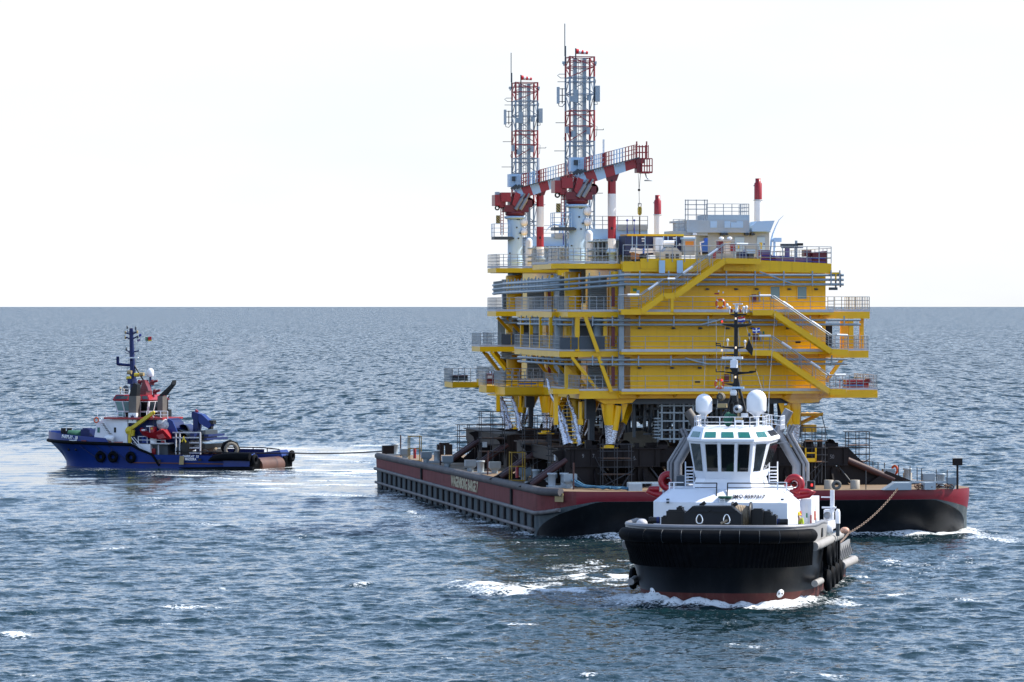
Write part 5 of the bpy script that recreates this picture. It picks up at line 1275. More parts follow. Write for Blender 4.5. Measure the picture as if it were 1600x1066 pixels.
m.build('pipework', PIPE, e)
for x in (980, 991):
    m = MB(); p = T.P(x, 372, 8); m.tube(p, T.P(x, 356, 8), .04, 6); m.ball(T.P(x, 344.5, 8), .09, 10, 6); m.tube(T.P(x, 356, 8), T.P(x, 345, 8), .025, 5); m.build('valve', FBLUE, e)
m = MB(); m.tube(T.P(920, 366, 7.9), T.P(920, 410, 7.9), .3, 14); m.ball(T.P(920, 366, 7.9), .3, 14, 8); m.build('expansion_vessel', RWHITE, e)
tc2 = far_copy(e, 'grey transformer tank of the farther platform, behind its striped post')

e = roof_thing('shipping_container', 'long navy container with yellow roof edge on the nearer platform', 'container', 1020, 5)
pb(e, 'body', NAVY, 977, 1068, 369, 398, 5.0, 7.5); pb(e, 'roof_edge', YELD, 980, 1068.5, 366, 369, 4.9, 7.6)
for x in (988, 995, 1008, 1037, 1044, 1057): pb(e, 'corner_post', LBLUE, x - .6, x + .6, 369, 398, 4.93, 5.0)
for x, y, w_, h_ in ((1005, 373, 5, 2), (1005, 377, 4, 1.5), (1054, 372, 5, 2), (1054, 376, 4, 2), (1062, 382, 2.5, 3)): pb(e, 'marking', RWHITE, x - w_ / 2, x + w_ / 2, y - h_ / 2, y + h_ / 2, 4.9, 4.94)
def crate(label, cat, nm, mt, x0, x1, y0, y1, v0, v1, legs=None):
    p = T.P((x0 + x1) / 2, y1, v0); e = thing(nm, label, cat, T, (p.x, v0, p.z)); pb(e, 'body', mt, x0, x1, y0, y1, v0, v1)
    return e
e = crate('white electrical cabinet standing before the navy container', 'cabinet', 'electrical_cabinet', WHITE, 1024, 1036, 371, 399, 3.9, 4.7); pb(e, 'door', RWHITE, 1025, 1029.6, 373, 397, 3.86, 3.9); pb(e, 'door', RWHITE, 1030.4, 1035, 373, 397, 3.86, 3.9)
e = crate('grey cabinet with orange panel at the right end of the navy container', 'cabinet', 'electrical_cabinet', GREYP, 1068, 1086, 372, 399, 4.0, 4.8); pb(e, 'orange_panel', ORNG, 1071, 1084, 377, 384.5, 3.95, 4.0); pb(e, 'top_rail', LBLUE, 1067, 1087, 371, 374, 3.9, 4.9)
e = crate('bright blue tarpaulin wrapped unit left of the equipment house', 'covered unit', 'covered_unit', BTARP, 1098, 1106, 377, 396, 3.2, 4.2); pb(e, 'flap', BTARP, 1102, 1106, 372, 377, 3.4, 4.0)
m = MB(); m.pbox(T, 1097.5, 1106.5, 394, 397, 3.1, 4.3); m.build('pallet', BLACK, e)
m = MB(); m.beam(T.P(1096, 399, 3.1), T.P(1094, 379, 3.1), .08); m.beam(T.P(1094, 379, 3.1), T.P(1100, 378, 3.1), .08); m.build('frame', RWHITE, e)
e = crate('white tarpaulin bundle on a brown crate behind the roof railing', 'covered crate', 'covered_crate', WOODM, 990, 999, 394, 405, 1.5, 2.6)
m = MB(); q = [T.P(*k, 1.4) for k in ((989, 394), (992, 387), (1000, 389), (1020, 388), (1021, 395), (1005, 396), (999, 397))]; m.prism([(k.x, k.z) for k in q], 1.4, 2.8, 'y'); m.build('tarpaulin', WTARP, e)
m = MB(); m.pbox(T, 1004.5, 1007, 388, 396, 1.36, 1.4); m.build('blue_strap', BTARP, e)
e = crate('grey gable topped machine behind the roof railing, beside the white cabinet', 'machine', 'machine_enclosure', GREYP, 1030, 1065, 394, 408, 1.8, 3.2)
m = MB(); q = [T.P(*k, 1.8) for k in ((1036, 394), (1041, 387), (1057, 387), (1064, 394))]; m.prism([(k.x, k.z) for k in q], 1.8, 3.0, 'y'); m.build('hood', GREYP, e)
for x in (1040, 1048, 1056): pb(e, 'vent_grille', DGREY, x, x + 5, 397, 405, 1.76, 1.8)
e = crate('white cylinder tank lying in front of the navy container', 'tank', 'storage_tank', GREYP, 1038, 1053, 384, 386, 4.2, 4.6)
m = MB(); m.tube(T.P(1037, 380, 4.4), T.P(1053, 380, 4.4), .2, 14); m.build('tank_shell', RWHITE, e)
e = crate('dark red cabinet under a small canopy by the stair head', 'cabinet', 'fire_pump_cabinet', DRED, 1123, 1130, 377, 396, 2.2, 3.0)
pb(e, 'canopy', KICK, 1122, 1149, 375.5, 377, 2.0, 3.2); pb(e, 'pipe_frame', RWHITE, 1131, 1142, 378, 397, 2.4, 2.5); pb(e, 'red_box', RED, 1142, 1149, 381, 393, 2.2, 2.7)
for x in (1127, 1140): 
    m = MB(); m.ball(T.P(x, 372.5, 2.5), .2, 14, 8, (1, 1, .6)); m.build('dome_light', RWHITE, e)
e = crate('red cabinet low behind the railing at the top of the stairs', 'cabinet', 'fire_hose_cabinet', DRED, 1114, 1119, 392, 404, .5, 1.0); pb(e, 'door', RED, 1114.5, 1118.5, 393, 403, .46, .5)
e = crate('blue framed pump unit with red extinguisher right of the stair head', 'pump', 'pump_unit', TBLUED, 1155, 1168, 394, 404, 1.2, 2.2)
pb(e, 'tank', LBLUE, 1165, 1180, 390, 396, 1.2, 2.2); pb(e, 'motor', DGREY, 1170, 1178, 396, 404, 1.2, 2.0); pb(e, 'fire_extinguisher', RED, 1184, 1187, 391, 401, .9, 1.2)
e = crate('purple grey covered boat cradle behind the right end railing', 'covered cradle', 'covered_cradle', PURP, 1190, 1270, 402, 412, .6, 3)
pb(e, 'red_board', DRED, 1190, 1206, 398, 411, .4, .55); pb(e, 'pink_cover', PURP, 1190, 1203, 391, 398, .8, 2); pb(e, 'red_post', DRED, 1206, 1212, 400, 411, .3, .5)
m = MB()
for y in (399.5, 405): m.beam(T.P(1190, y, .2), T.P(1290, y + 5, .2), .07)
m.build('blue_strap', FBLUE, e)
e = crate('dark red open crate at the right end of the platform roof', 'crate', 'steel_crate', DRED, 1270, 1293, 395, 413, .4, 2.2)
m = MB(); q = [T.P(*k, .3) for k in ((1269, 397), (1293, 392), (1293, 397))]; m.prism([(k.x, k.z) for k in q], .35, 2.2, 'y'); m.build('sloping_side', DRED, e)
pb(e, 'door', DRED, 1257, 1268, 391, 401, .9, 1.8)
e = crate('row of searchlights and cameras on a beam above the purple cover', 'searchlights', 'searchlight_rack', GALV, 1222, 1255, 386, 388, 1.4, 1.7)
for x in (1222, 1231, 1240): pb(e, 'searchlight', DGREY, x, x + 7, 381, 386, 1.2, 1.8)
pb(e, 'searchlight', BLACK, 1247, 1255, 380, 384, 1.1, 1.6); pb(e, 'post', PURP, 1228, 1234, 388, 402, 1.4, 1.8); pb(e, 'post', GALV, 1243, 1246, 376, 402, 1.4, 1.6)
# lifebuoys and rafts
def buoy(px, py, v, label, R_=.3):
    p = T.P(px, py, v); m = MB(); m.k = 0; m.torus(p, R_, .085, (0, 1, 0), 20, 8); o_ = len(m.f)
    ob = solo(m, 'lifebuoy', [LORNG, RWHITE], label, 'lifebuoy', T, tuple(p), 'lifebuoys on the yellow platform')
    for k, pl in enumerate(ob.data.polygons):
        a = math.degrees(math.atan2(pl.center[2], pl.center[0])) % 90
        pl.material_index = 1 if 32 < a < 58 else 0
buoy(1125.5, 474.5, -1.4, 'orange lifebuoy on the upper walkway rail above the tug mast')
buoy(1124, 600, -1.4, 'orange lifebuoy on the lowest walkway rail just above the tug radars')
e = crate('red rescue equipment basket on the lowest right side deck', 'basket', 'rescue_basket', RED, 1324, 1357, 594, 609, 1.2, 2.6); pb(e, 'lid', DRED, 1354, 1361, 592, 599, 1.1, 1.6)
m = MB()
for k in range(9): m.pbox(T, 1312 + k * 5.5, 1313 + k * 5.5, 594, 610, 1.1, 1.16)
m.build('bars', RED, e); pb(e, 'blue_bag', BTARP, 1316, 1350, 601, 604, 1.0, 1.1)
e = crate('dark covered gangway lying on the far left transfer deck', 'gangway', 'folded_gangway', DGREY, 706, 731, 588, 595, 15.6 + 36.8, 17 + 36.8); pb(e, 'red_top', DRED, 706, 731, 586, 588, 15.6 + 36.8, 17 + 36.8)
e = crate('red frame with white panel on the middle transfer deck', 'cabinet', 'rescue_cabinet', DRED, 761, 772, 584, 600, 21, 22); pb(e, 'panel', RWHITE, 762, 769, 587, 592, 20.9, 21)
e = crate('black pipe laid along the rail of the near transfer deck', 'pipe', 'spare_pipe', BLACK, 786, 851, 596, 597.4, 14.8, 14.98); pb(e, 'blue_bag', BTARP, 812, 838, 599, 601, 14.9, 15.3)

# guy line and far turbines
m = MB(); m.tube(T.P(1283, 645, 7.0), T.P(1297, 700, 2.0), .035, 6)
solo(m, 'tie_down_line', ROPEB, 'blue line tied from the platform gangway down to the grillage', 'rope', T, tuple(T.P(1297, 700, 2.0)))
def turbine(px, hub_py, Y, blades, lab, nac=1):
    s = Y / F; X = (px - PX) * s; zh = CZ - (hub_py - PY) * s; fr = Frame(X, Y, 0)
    e = thing('wind_turbine', lab, 'wind turbine', fr, (0, 0, 0), 'wind turbines on the horizon')
    m = MB(); m.lathe((0, 0, -.5), [(3.2 * s * .75, 0), (2.4 * s * .75, zh)], 20); m.build('tower', TURB, e)
    m = MB(); m.box(-1.5 * s, 11 * s * nac, -3 * s, 3 * s, zh - 3.2 * s, zh + 3.2 * s); m.ball((-3 * s, 0, zh), 3.0 * s, 12, 8); m.build('nacelle', TURB, e)
    for seq in blades:
        m = MB(); pts = [((a - px) * s, 0, CZ - (b - PY) * s) for a, b in seq]; k = len(pts); m.path(pts, 1, 8, rr=[max(.3, (2.2 - 2.0 * i / (k - 1))) * s * .8 for i in range(k)]); m.build('blade', TURB, e)
turbine(1210, 375, 5600, [((1205, 377), (1207.5, 366), (1212, 354), (1217, 344), (1224, 337)), ((1205, 377), (1203.5, 392), (1205, 410), (1207, 428))], 'pale wind turbine seen right of the platform roof, one curved blade upright')
turbine(879, 352, 5300, [((875, 353), (866, 350), (857, 356), (852, 363)), ((876, 352), (882, 335), (886, 318), (888, 305)), ((875, 353), (874, 375), (873, 400), (872, 420))], 'pale wind turbine glimpsed between the two crane pedestals', .6)
# ------------------------------------------------------------------ black tug in front
tug = thing('tugboat', 'black hulled tug with white wheelhouse and two white radomes, leading the barge', 'tugboat', K, (0, 0, 0))
def tput(m, name, mt, par=None): return m.build(name, mt, par or tug)
DLN = tug_outline(5.25, 3.8, 0.0, TUG_LEN, .56, 1.0, n=44); WLN = tug_outline(4.85, 6.5, 1.2, TUG_LEN - 1, .72, .9, n=44)
def densify(a, k=14):
    (p, q), (r, s) = a[0], a[-1]; p1 = a[1]; r1 = a[-2]
    return [(p + (p1[0] - p) * i / k, q + (p1[1] - q) * i / k) for i in range(k)] + a[1:-1] + [(r1[0] + (r - r1[0]) * i / k, r1[1] + (s - r1[1]) * i / k) for i in range(1, k + 1)]
DLN, WLN = densify(DLN), densify(WLN)
def ztop(v): return 3.25 if v < 16.5 else (3.25 - 1.8 * min(1, (v - 16.5) / 2.0))
def hpt(i, z):
    t = max(0, min(1, z / 3.25)) ** 1.35
    a, b = WLN[i], DLN[i]
    return Vector((a[0] + (b[0] - a[0]) * t, a[1] + (b[1] - a[1]) * t, z))
n = len(DLN)
m = MB(); m.loft([[hpt(i, -1.0 + 1.62 * j / 3) for i in range(n)] for j in range(4)], False, False, True); tput(m, 'boot_topping', BOOT)
m = MB(); m.loft([[hpt(i, .62 + (ztop(DLN[i][1]) - .62) * j / 8) for i in range(n)] for j in range(9)], False, False, True); m.loft([[hpt(0, .0), hpt(n - 1, .0)], [hpt(0, 1.45), hpt(n - 1, 1.45)]], False, False); tput(m, 'hull', HBLACK)
m = MB(); fi = [i for i in range(n) if DLN[i][1] < 16.4]; m.add([(DLN[i][0], DLN[i][1], 3.2) for i in fi], [tuple(range(len(fi)))]); 
m.box(-5.0, 5.0, 16.3, TUG_LEN - .1, 1.2, 1.38); m.box(-5, 5, 16.3, 16.4, 1.3, 3.2); tput(m, 'deck', mat('green_grey_deck', (0.10, 0.12, 0.11), .7, var=.2))
# bulwark round the forecastle
bi = [i for i in range(n) if DLN[i][1] < 10.5]
LGREYB = mat('sunlit_bulwark_grey', (0.27, 0.265, 0.26), 0.4, var=.12, scale=1, streak=.25, streak_col=(.2, .19, .18))  # black bulwark paint drawn pale grey, its sunlit sheen in the colour
def zbul(v): return 4.26 - max(0, v - 7.0) * .06
m = MB(); m.loft([[(DLN[i][0], DLN[i][1], 3.25 + .001), ] [0] for i in bi] and [[(DLN[i][0] * 1.0, DLN[i][1], 3.25) for i in bi], [(DLN[i][0] * 1.012, DLN[i][1] - .04, zbul(DLN[i][1])) for i in bi]], False, False, True)
m.loft([[(DLN[i][0] * .975, DLN[i][1] + .1, zbul(DLN[i][1])) for i in bi], [(DLN[i][0] * .97, DLN[i][1] + .1, 3.21) for i in bi]], False, False, True); bul = tput(m, 'bulwark', LGREYB)
m = MB(); m.path([(DLN[i][0] * .995, DLN[i][1] + .03, zbul(DLN[i][1]) + .02) for i in bi], .13, 8); tput(m, 'capping_rail', EXHG)
vt0 = K.v_of(1299, 5.2)
text('EN AVANT 7', .62, LETW, tug, (5.335, vt0, 3.78), (R(90), 0, R(90)), 'bow_lettering', .02, .95, .03)
for px, py in ((1281, 832), (1290, 843.5), (1296, 843), (1301, 841)):
    v = K.v_of(px, 5.18); z = K.Z(px, py, v); m = MB(); m.box(5.27, 5.345, v - .25, v + .25, z - (.25 if px < 1285 else .14), z + (.25 if px < 1285 else .16)); tput(m, 'freeing_port', BLACK)
# bow fender
ff = [i for i in range(n) if DLN[i][1] < 2.9]
fp = []
for i in ff:
    a = Vector((DLN[max(i - 1, 0)][0], DLN[max(i - 1, 0)][1], 0)); b = Vector((DLN[min(i + 1, n - 1)][0], DLN[min(i + 1, n - 1)][1], 0)); d = (b - a).normalized()
    fp.append(Vector((DLN[i][0], DLN[i][1], 3.78)) + Vector((d.y, -d.x, 0)) * .18)
m = MB(); k = len(fp); m.path(fp, .37, 14, rr=[.37 * min(1, .35 + min(i, k - 1 - i) * .35) for i in range(k)]); fen = tput(m, 'bow_fender', RUBBER)
Ls = [0]
for a, b in zip(fp[:-1], fp[1:]): Ls.append(Ls[-1] + (b - a).length)
for q in np.arange(.8, Ls[-1] - .5, 1.05):
    j = max(t for t in range(len(Ls)) if Ls[t] <= q); f_ = (q - Ls[j]) / (Ls[j + 1] - Ls[j]); c = fp[j].lerp(fp[j + 1], f_); d = (fp[j + 1] - fp[j]).normalized()
    m = MB(); m.torus(c, .365, .014, d, 18, 5); m.build('fender_strap', DGREY if 3 < q < Ls[-1] - 3 else BLACK, fen)
# ribbed rubber below
rp = []; L2 = 0
rows = []
fine = []
for i in ff[:-1]:
    for t in np.linspace(0, 1, 7)[:-1]: fine.append((i, t))
def ribpt(i, t, z, o):
    p = hpt(i, z).lerp(hpt(i + 1, z), t); a = hpt(i, z); b = hpt(i + 1, z); d = (b - a).normalized(); return p + Vector((d.y, -d.x, 0)) * o
m = MB(); m.loft([[ribpt(i, t, z, .06 + (.07 if (k % 4) < 2 else 0)) for k, (i, t) in enumerate(fine)] for z in (2.05, 2.2, 2.7, 3.2, 3.45)], False, False, False); tput(m, 'ribbed_fender', RUBBER)
# side rubbing strakes, tyres and vertical fenders
for sg in (1, -1):
    m = MB(); m.path([(sg * 5.2, 3.0, 3.12), (sg * 5.36, 4.2, 3.14), (sg * 5.4, 8, 3.12), (sg * 5.4, 16.6, 3.05)], .25, 12); tput(m, 'rubbing_strake', RUBWHITE)
    m = MB(); m.path([(sg * 5.3, 18.4, 1.15), (sg * 5.3, TUG_LEN, 1.0), (sg * 5.0, TUG_LEN + .3, 1.0)], .26, 10); tput(m, 'rubbing_strake', RUBWHITE)
    m = MB(); m.path([(sg * 5.12, 4.2, 1.0), (sg * 5.22, 6.8, 1.0)], .19, 10); tput(m, 'rubbing_strake', RUBWHITE)
    m = MB(); m.box(sg * 5.0 - .05, sg * 5.0 + .05, 18.5, TUG_LEN, 1.35, 2.25)
    for q in np.arange(19, TUG_LEN, 1.2): m.prism([(5.0 * sg, 1.4), (5.28 * sg, 1.4), (5.03 * sg, 2.2)], q, q + .1, 'y')
    tput(m, 'aft_bulwark', LGREYB)
    for v in (9.2, 10.9, 12.9, 14.4, 15.9):
        m = MB(); m.box(min(sg * 5.1, sg * 5.42), max(sg * 5.1, sg * 5.42), v, v + (.7 if v > 15 else .45), 1.0, 3.0); tput(m, 'vertical_fender', RUBBER if sg > 0 and v > 11 or True else RUBWHITE)
    for v, z in ((8.0, 2.4), (10.5, 2.5), (7.9, .95), (10.4, 1.0), (12.8, 1.05), (15.2, 1.1)):
        m = MB(); m.torus((sg * 5.5, v, z), .44, .20, (1, 0, 0), 20, 8); tput(m, 'tyre_fender', RUBBER)
for px, py in ((1020.5, 929), (1218.5, 932)):
    best = min(range(n), key=lambda i: abs(hpt(i, .55).x - K.u(px, hpt(i, .55).y)) + (50 if hpt(i, .55).y > 7 else 0)); p = hpt(best, .58); a, b = hpt(best - 1, .58), hpt(best + 1, .58); d = (b - a).normalized(); nrm = Vector((d.y, -d.x, 0)); up = (hpt(best, .9) - hpt(best, .3)).normalized(); nn_ = d.cross(up); nn_ = nn_ if nn_.dot(nrm) > 0 else -nn_
    m = MB(); m.lathe(p + nn_ * .03, [(.24, -.02), (.24, .02), (0, .02)], 18, nn_); t_ = tput(m, 'thruster_mark', RWHITE)
    m = MB()
    for s_ in (-1, 1): m.slab(p + nn_ * .055 + d * (s_ * .04), p + nn_ * .055 + d * (s_ * .15) - up * .08, p + nn_ * .055 + d * (s_ * .16), p + nn_ * .055 + d * (s_ * .15) + up * .08, .004)
    m.build('symbol', BLACK, t_)
m = MB(); p = K.P(1192, 895, 2.2)
# deck house
P = K.P
def ring(pts, z): return [(u, v, z) for u, v in pts]
def kz(py, v): return P(1130, py, v).z
vF = 5.3
u0, u1, u2, u3 = K.u(1021, vF + .9), K.u(1036, vF), K.u(1230, vF), K.u(1246, vF + .9)
base = [(u0, vF + .9), (u1, vF), (u2, vF), (u3, vF + .9), (u3, 13.5), (u0, 13.5)]
top = [(u0 + .75, vF + 2.0), (u1 + .35, vF + 1.35), (u2 - .55, vF + 1.35), (u3 - .85, vF + 2.0), (u3 - .85, 13.4), (u0 + .75, 13.4)]
zs, ze = kz(785.5, vF), kz(765, vF + 1.4)
m = MB(); m.loft([ring(base, 3.2), ring(base, zs), ring(top, ze)]); house = tput(m, 'deckhouse', WHITE)
sl = math.atan2(ze - zs, 1.35)
pt = P(1170, 777.5, vF + .55)
text('IMO 9597317', .25, LETK, tug, (pt.x, vF + .50, pt.z + .05), (sl, 0, 0), 'number_lettering', .006, 1.3, .004).scale.y = 2.2
m = MB(); m.box(u3, K.u(1268, 8), 8.0, 12.5, 3.2, kz(779, 8)); m.box(K.u(1262, 9), K.u(1270, 9), 9, 9.5, 3.2, kz(783, 9)); tput(m, 'side_casing', WHITE)
for a, b, y0, y1, vv, mt in ((1258, 1262.5, 787, 819, 7.96, RWHITE), (1266, 1268, 805, 819, 7.9, RED), (1272, 1274.5, 799, 813, 8.6, LORNG), (1259.5, 1261.5, 802, 809, 7.93, SGRN)):
    m = MB(); m.pbox(K, a, b, y0, y1, vv, vv + .12); tput(m, 'door' if mt is RWHITE else ('notice_sign' if mt is SGRN else 'fire_extinguisher'), mt)
for px, py in ((1043, 785.5), (1043, 781), (1201, 798), (1222, 781)):
    m = MB(); m.pbox(K, px - 2, px + 2, py - 1.5, py + 1, vF - .2, vF + .1); tput(m, 'deck_lamp', DGREY)
m = MB(); m.pbox(K, 1126, 1142, 777, 779, vF - .1, vF + 1.2); m.pbox(K, 1122, 1142, 776, 778, vF + .1, vF + 1.2); tput(m, 'ladder_opening', GREENC)
m = MB()
for px in (1124.5, 1132): m.beam(P(px, 779, vF - .03), P(px, 796, vF - .03), .05)
for py in range(781, 796, 3): m.beam(P(1124.5, py, vF - .03), P(1132, py, vF - .03), .04)
tput(m, 'ladder', RWHITE)
m = MB()
for a, b in ((1086, 1120), (1137, 1240)):
    m.beam(P(a, 755, vF + 1.6), P(b, 755 + (.5 if a > 1100 else 0), vF + 1.6), .06); m.beam(P(a, 762, vF + 1.6), P(b, 762, vF + 1.6), .04)
m.beam(P(1120, 755, vF + 1.6), P(1119, 792, vF - .02), .06); m.beam(P(1137, 755, vF + 1.6), P(1135.5, 792, vF - .02), .06)
tput(m, 'front_rail', BLACK)
m = MB()
for a in (1046, 1053, 1215, 1229): m.beam(P(a, 768, vF + 1.6), P(a, 754, vF + 1.6), .07)
for a, b in ((1046, 1068), (1200, 1229)): m.beam(P(a, 754, vF + 1.6), P(b, 754, vF + 1.6), .05); m.beam(P(a, 761, vF + 1.6), P(b, 761, vF + 1.6), .05)
tput(m, 'side_rail', WHITE)
# wheelhouse: base trunk, window band leaning outwards, sloping brow with skylights
vW = 7.4
def oct_ring(pxl, pxfl, pxfr, pxr, v_f, py, vback, vs):
    z = kz(py, v_f)
    return [Vector((K.u(pxl, vs), vs, z)), Vector((K.u(pxfl, v_f), v_f, z)), Vector((K.u(pxfr, v_f), v_f, z)), Vector((K.u(pxr, vs), vs, z)), Vector((K.u(pxr, vs) + .02, vback, z)), Vector((K.u(pxl, vs) - .02, vback, z))]
m = MB(); r0 = oct_ring(1081, 1092, 1175, 1192, vW, 767, 12.5, vW + 1.6); r1 = oct_ring(1088, 1102, 1172, 1186, vW + .05, 748, 12.5, vW + 1.6)
m.loft([r0, r1]); tput(m, 'wheelhouse_trunk', WHITE)
m = MB(); w0 = oct_ring(1086.5, 1102, 1172, 1188, vW, 748, 12.6, vW + 1.5); w1 = oct_ring(1084.5, 1101, 1173, 1190.5, vW - .1, 738, 12.8, vW + 1.5); w2 = oct_ring(1076, 1097, 1177, 1203, vW - .75, 692, 13.2, vW + 1.1)
wv = oct_ring(1073.5, 1096, 1178.5, 1206, vW - .95, 690, 13.4, vW + 1.0); wv2 = oct_ring(1073.5, 1096, 1178.5, 1206, vW - .95, 686.5, 13.4, vW + 1.0); w3 = oct_ring(1084, 1100, 1172, 1193, vW + .3, 668, 12.6, vW + 1.9)
m.loft([w0, w1, w2, wv, wv2, w3]); wh = tput(m, 'wheelhouse', WHITE)
def facet(lo, hi, i, j, s0, s1, t0, t1, out=.03):
    a, b, c, d = lo[i], lo[j], hi[j], hi[i]
    q = lambda s_, t_: (a.lerp(b, s_)).lerp(d.lerp(c, s_), t_)
    n_ = (b - a).cross(d - a).normalized()
    return [q(s0, t0) + n_ * out, q(s1, t0) + n_ * out, q(s1, t1) + n_ * out, q(s0, t1) + n_ * out]
for i, j, s0, s1 in ((0, 1, .16, .84), (1, 2, .06, .29), (1, 2, .37, .63), (1, 2, .71, .94), (2, 3, .18, .80)):
    m = MB(); m.slab(*facet(w1, w2, i, j, s0, s1, .03, .95), .05); m.build('window', GLASSD, wh)
for q in range(4):
    m = MB(); m.slab(*facet(w1, w2, 3, 4, .06 + q * .235, .24 + q * .235, .05, .94), .05); m.build('window', GLASSD, wh)
    m = MB(); m.slab(*facet(w1, w2, 5, 0, .06 + q * .235, .24 + q * .235, .05, .94), .05); m.build('window', GLASSD, wh)
for i, j, s0, s1 in ((0, 1, .2, .8), (1, 2, .05, .27), (1, 2, .38, .62), (1, 2, .72, .94), (2, 3, .25, .8)):
    m = MB(); m.slab(*facet(wv2, w3, i, j, s0, s1, .12, .58), .04); m.build('skylight', GLASSG, wh)
for q in range(4): m = MB(); m.slab(*facet(wv2, w3, 3, 4, .06 + q * .2, .2 + q * .2, .15, .6), .04); m.build('skylight', GLASSD, wh)
for s_ in (.33, .67):
    m = MB(); a = w1[1].lerp(w1[2], s_); b = w2[1].lerp(w2[2], s_); m.beam(a + Vector((0, -.05, 0)), b + Vector((0, -.05, 0)), .16, .08, (0, 1, 0)); m.build('window_mullion', WHITE, wh)
m = MB(); a = P(1137.5, 743, vW - .06); m.lathe(a, [(.19, 0), (.21, .012), (.23, 0)], 20, (0, 1, 0)); m.build('name_boss', WHITE, wh)
# roof rail
zr_ = w3[0].z; m = MB(); rp_ = [Vector((w3[k].x * .98, w3[k].y + .1, zr_)) for k in (5, 0, 1, 2, 3, 4)]; m.rail(rp_, .58, 2, .8, .018, .03); a = K.u(1220, 9); m.rail([(w3[3].x, 9, zr_), (a, 9, zr_ - .15), (a, 11, zr_ - .15)], .75, 3, .6, .02, .03); tput(m, 'roof_rail', WHITE)
# radomes
for px, y0, y1, hw, vv in ((1100, 617, 645, 13, 9.6), (1182, 611, 645, 15.5, 9.6)):
    c = P(px, y1, vv); r = hw * (K.oy + vv) / F; zt = P(px, y0, vv).z; h = zt - c.z; cyl = h - r * .95
    m = MB(); m.lathe(c + Vector((0, 0, .12 * h)), [(r * .28, -.32 * h), (r * .40, -.22 * h), (r * .95, -.06 * h), (r, 0), (r * 1.01, cyl * .86)] + [(r * 1.01 * math.cos(t), cyl * .86 + r * .98 * math.sin(t)) for t in np.linspace(.12, math.pi / 2, 9)], 28); ob = tput(m, 'radome', DOME)
    m = MB(); m.tube((c.x, vv, c.z - .15 * h), (c.x, vv, zr_), r * .27, 12); m.build('pedestal', WHITE, ob)
m = MB(); m.pbox(K, 1096, 1105, 655, 663, 9.0, 9.4); tput(m, 'floodlight', DGREY); m = MB(); m.pbox(K, 1173, 1182, 655, 664, 9.0, 9.4); tput(m, 'floodlight', DGREY)
# exhausts
for sgn, big, thin in ((-1, ((1059, 772), (1059, 724), (1084, 680), (1089, 664)), ((1049, 760), (1049, 722), (1074, 682))), (1, ((1244.5, 775), (1244.5, 727), (1218, 682), (1217, 672)), ((1256, 772), (1256, 724), (1232, 682), (1230, 676)))):
    vv = 13.0
    m = MB(); m.path([P(a, b, vv) for a, b in big], .255, 16); ex = tput(m, 'exhaust_pipe', EXHG)
    tip = ((1089, 668), (1083, 655), (1074, 642)) if sgn < 0 else ((1216, 676), (1224, 658), (1233, 641))
    m = MB(); m.path([P(a, b, vv) for a, b in tip], .27, 16); m.build('exhaust_tip', EXHG if sgn > 0 else EXHB, ex)
    for k in range(2):
        m = MB(); m.path([P(a + k * 6 * sgn * (1 if sgn > 0 else .7), b + 1, vv) for a, b in thin], .10, 10); q = thin[-1]; m.path([P(q[0] + k * 6 * sgn * .8, q[1], vv), P(q[0] + k * 6 * sgn + sgn * 5, q[1] - 12, vv)], .10, 8); m.build('vent_pipe', EXHG, ex)
    m = MB(); m.beam(P(big[2][0] - 8, big[2][1] + 12, vv - .3), P(big[2][0] + 12, big[2][1] + 8, vv - .3), .05); m.build('pipe_strap', GALV, ex)
# side stairs
for sg, x0 in ((-1, 1071), (1, 1202)):
    m = MB(); t2 = MB()
    for px in (x0, x0 + 13): m.beam(P(px, 766, 10), P(px, 722, 11.5), .07)
    for k in range(7): t2.pbox(K, x0 + 1, x0 + 12, 735 + k * 5, 736.6 + k * 5, 10.4, 10.8)
    m.beam(P(x0, 730, 11), P(x0 + 13, 730, 11), .05); ob = tput(m, 'side_stair', WHITE); t2.build('treads', WHITE, ob)
m = MB(); m.pbox(K, 1057, 1071, 744, 768, 11, 12.5); tput(m, 'casing_box', DGREY)
# fire monitors
for sg, px, py in ((-1, 1044, 752), (1, 1241, 757)):
    vv = 8.4; c = P(px, py, vv); m = MB()
    m.path([c + Vector((math.cos(t) * .40, .1, math.sin(t) * .40)) for t in np.linspace(R(-100 if sg > 0 else -80), R(200 if sg > 0 else -340 + 60), 16)], .19, 12)
    m.lathe(c + Vector((0, .2, 0)), [(.16, -.3), (.16, .25), (0, .25)], 14, (0, 1, 0))
    if sg < 0: q = [(1030, 764), (1016, 764), (1012, 768), (1020, 771), (1034, 774)]
    else: q = [(1250, 768), (1262, 768), (1271, 770), (1264, 774), (1246, 776), (1238, 780)]
    m.path([P(a, b, vv - .5) for a, b in q], .16, 12, rr=[.16] * (len(q) - 1) + [.2])
    m.box(c.x - .25, c.x + .25, vv, vv + .6, c.z - .9, c.z - .3); mo = tput(m, 'fire_monitor', RED)
    e_ = P(*q[-1], vv - .5); d_ = (e_ - P(*q[-2], vv - .5)).normalized(); m = MB(); m.lathe(e_ + d_ * .005, [(.12, 0), (0, .004)], 14, d_); m.build('nozzle_bore', BLACK, mo)
m = MB(); m.pbox(K, 1034, 1044, 766, 782, 8.4, 9.0); tput(m, 'monitor_pedestal', WHITE)
m = MB(); m.pbox(K, 1261, 1272, 752, 765, 9.5, 10.2); sd_ = tput(m, 'side_light_box', BLACK); m = MB(); m.pbox(K, 1267, 1270, 756, 760, 9.44, 9.5); m.build('red_lamp', LAMPR, sd_)
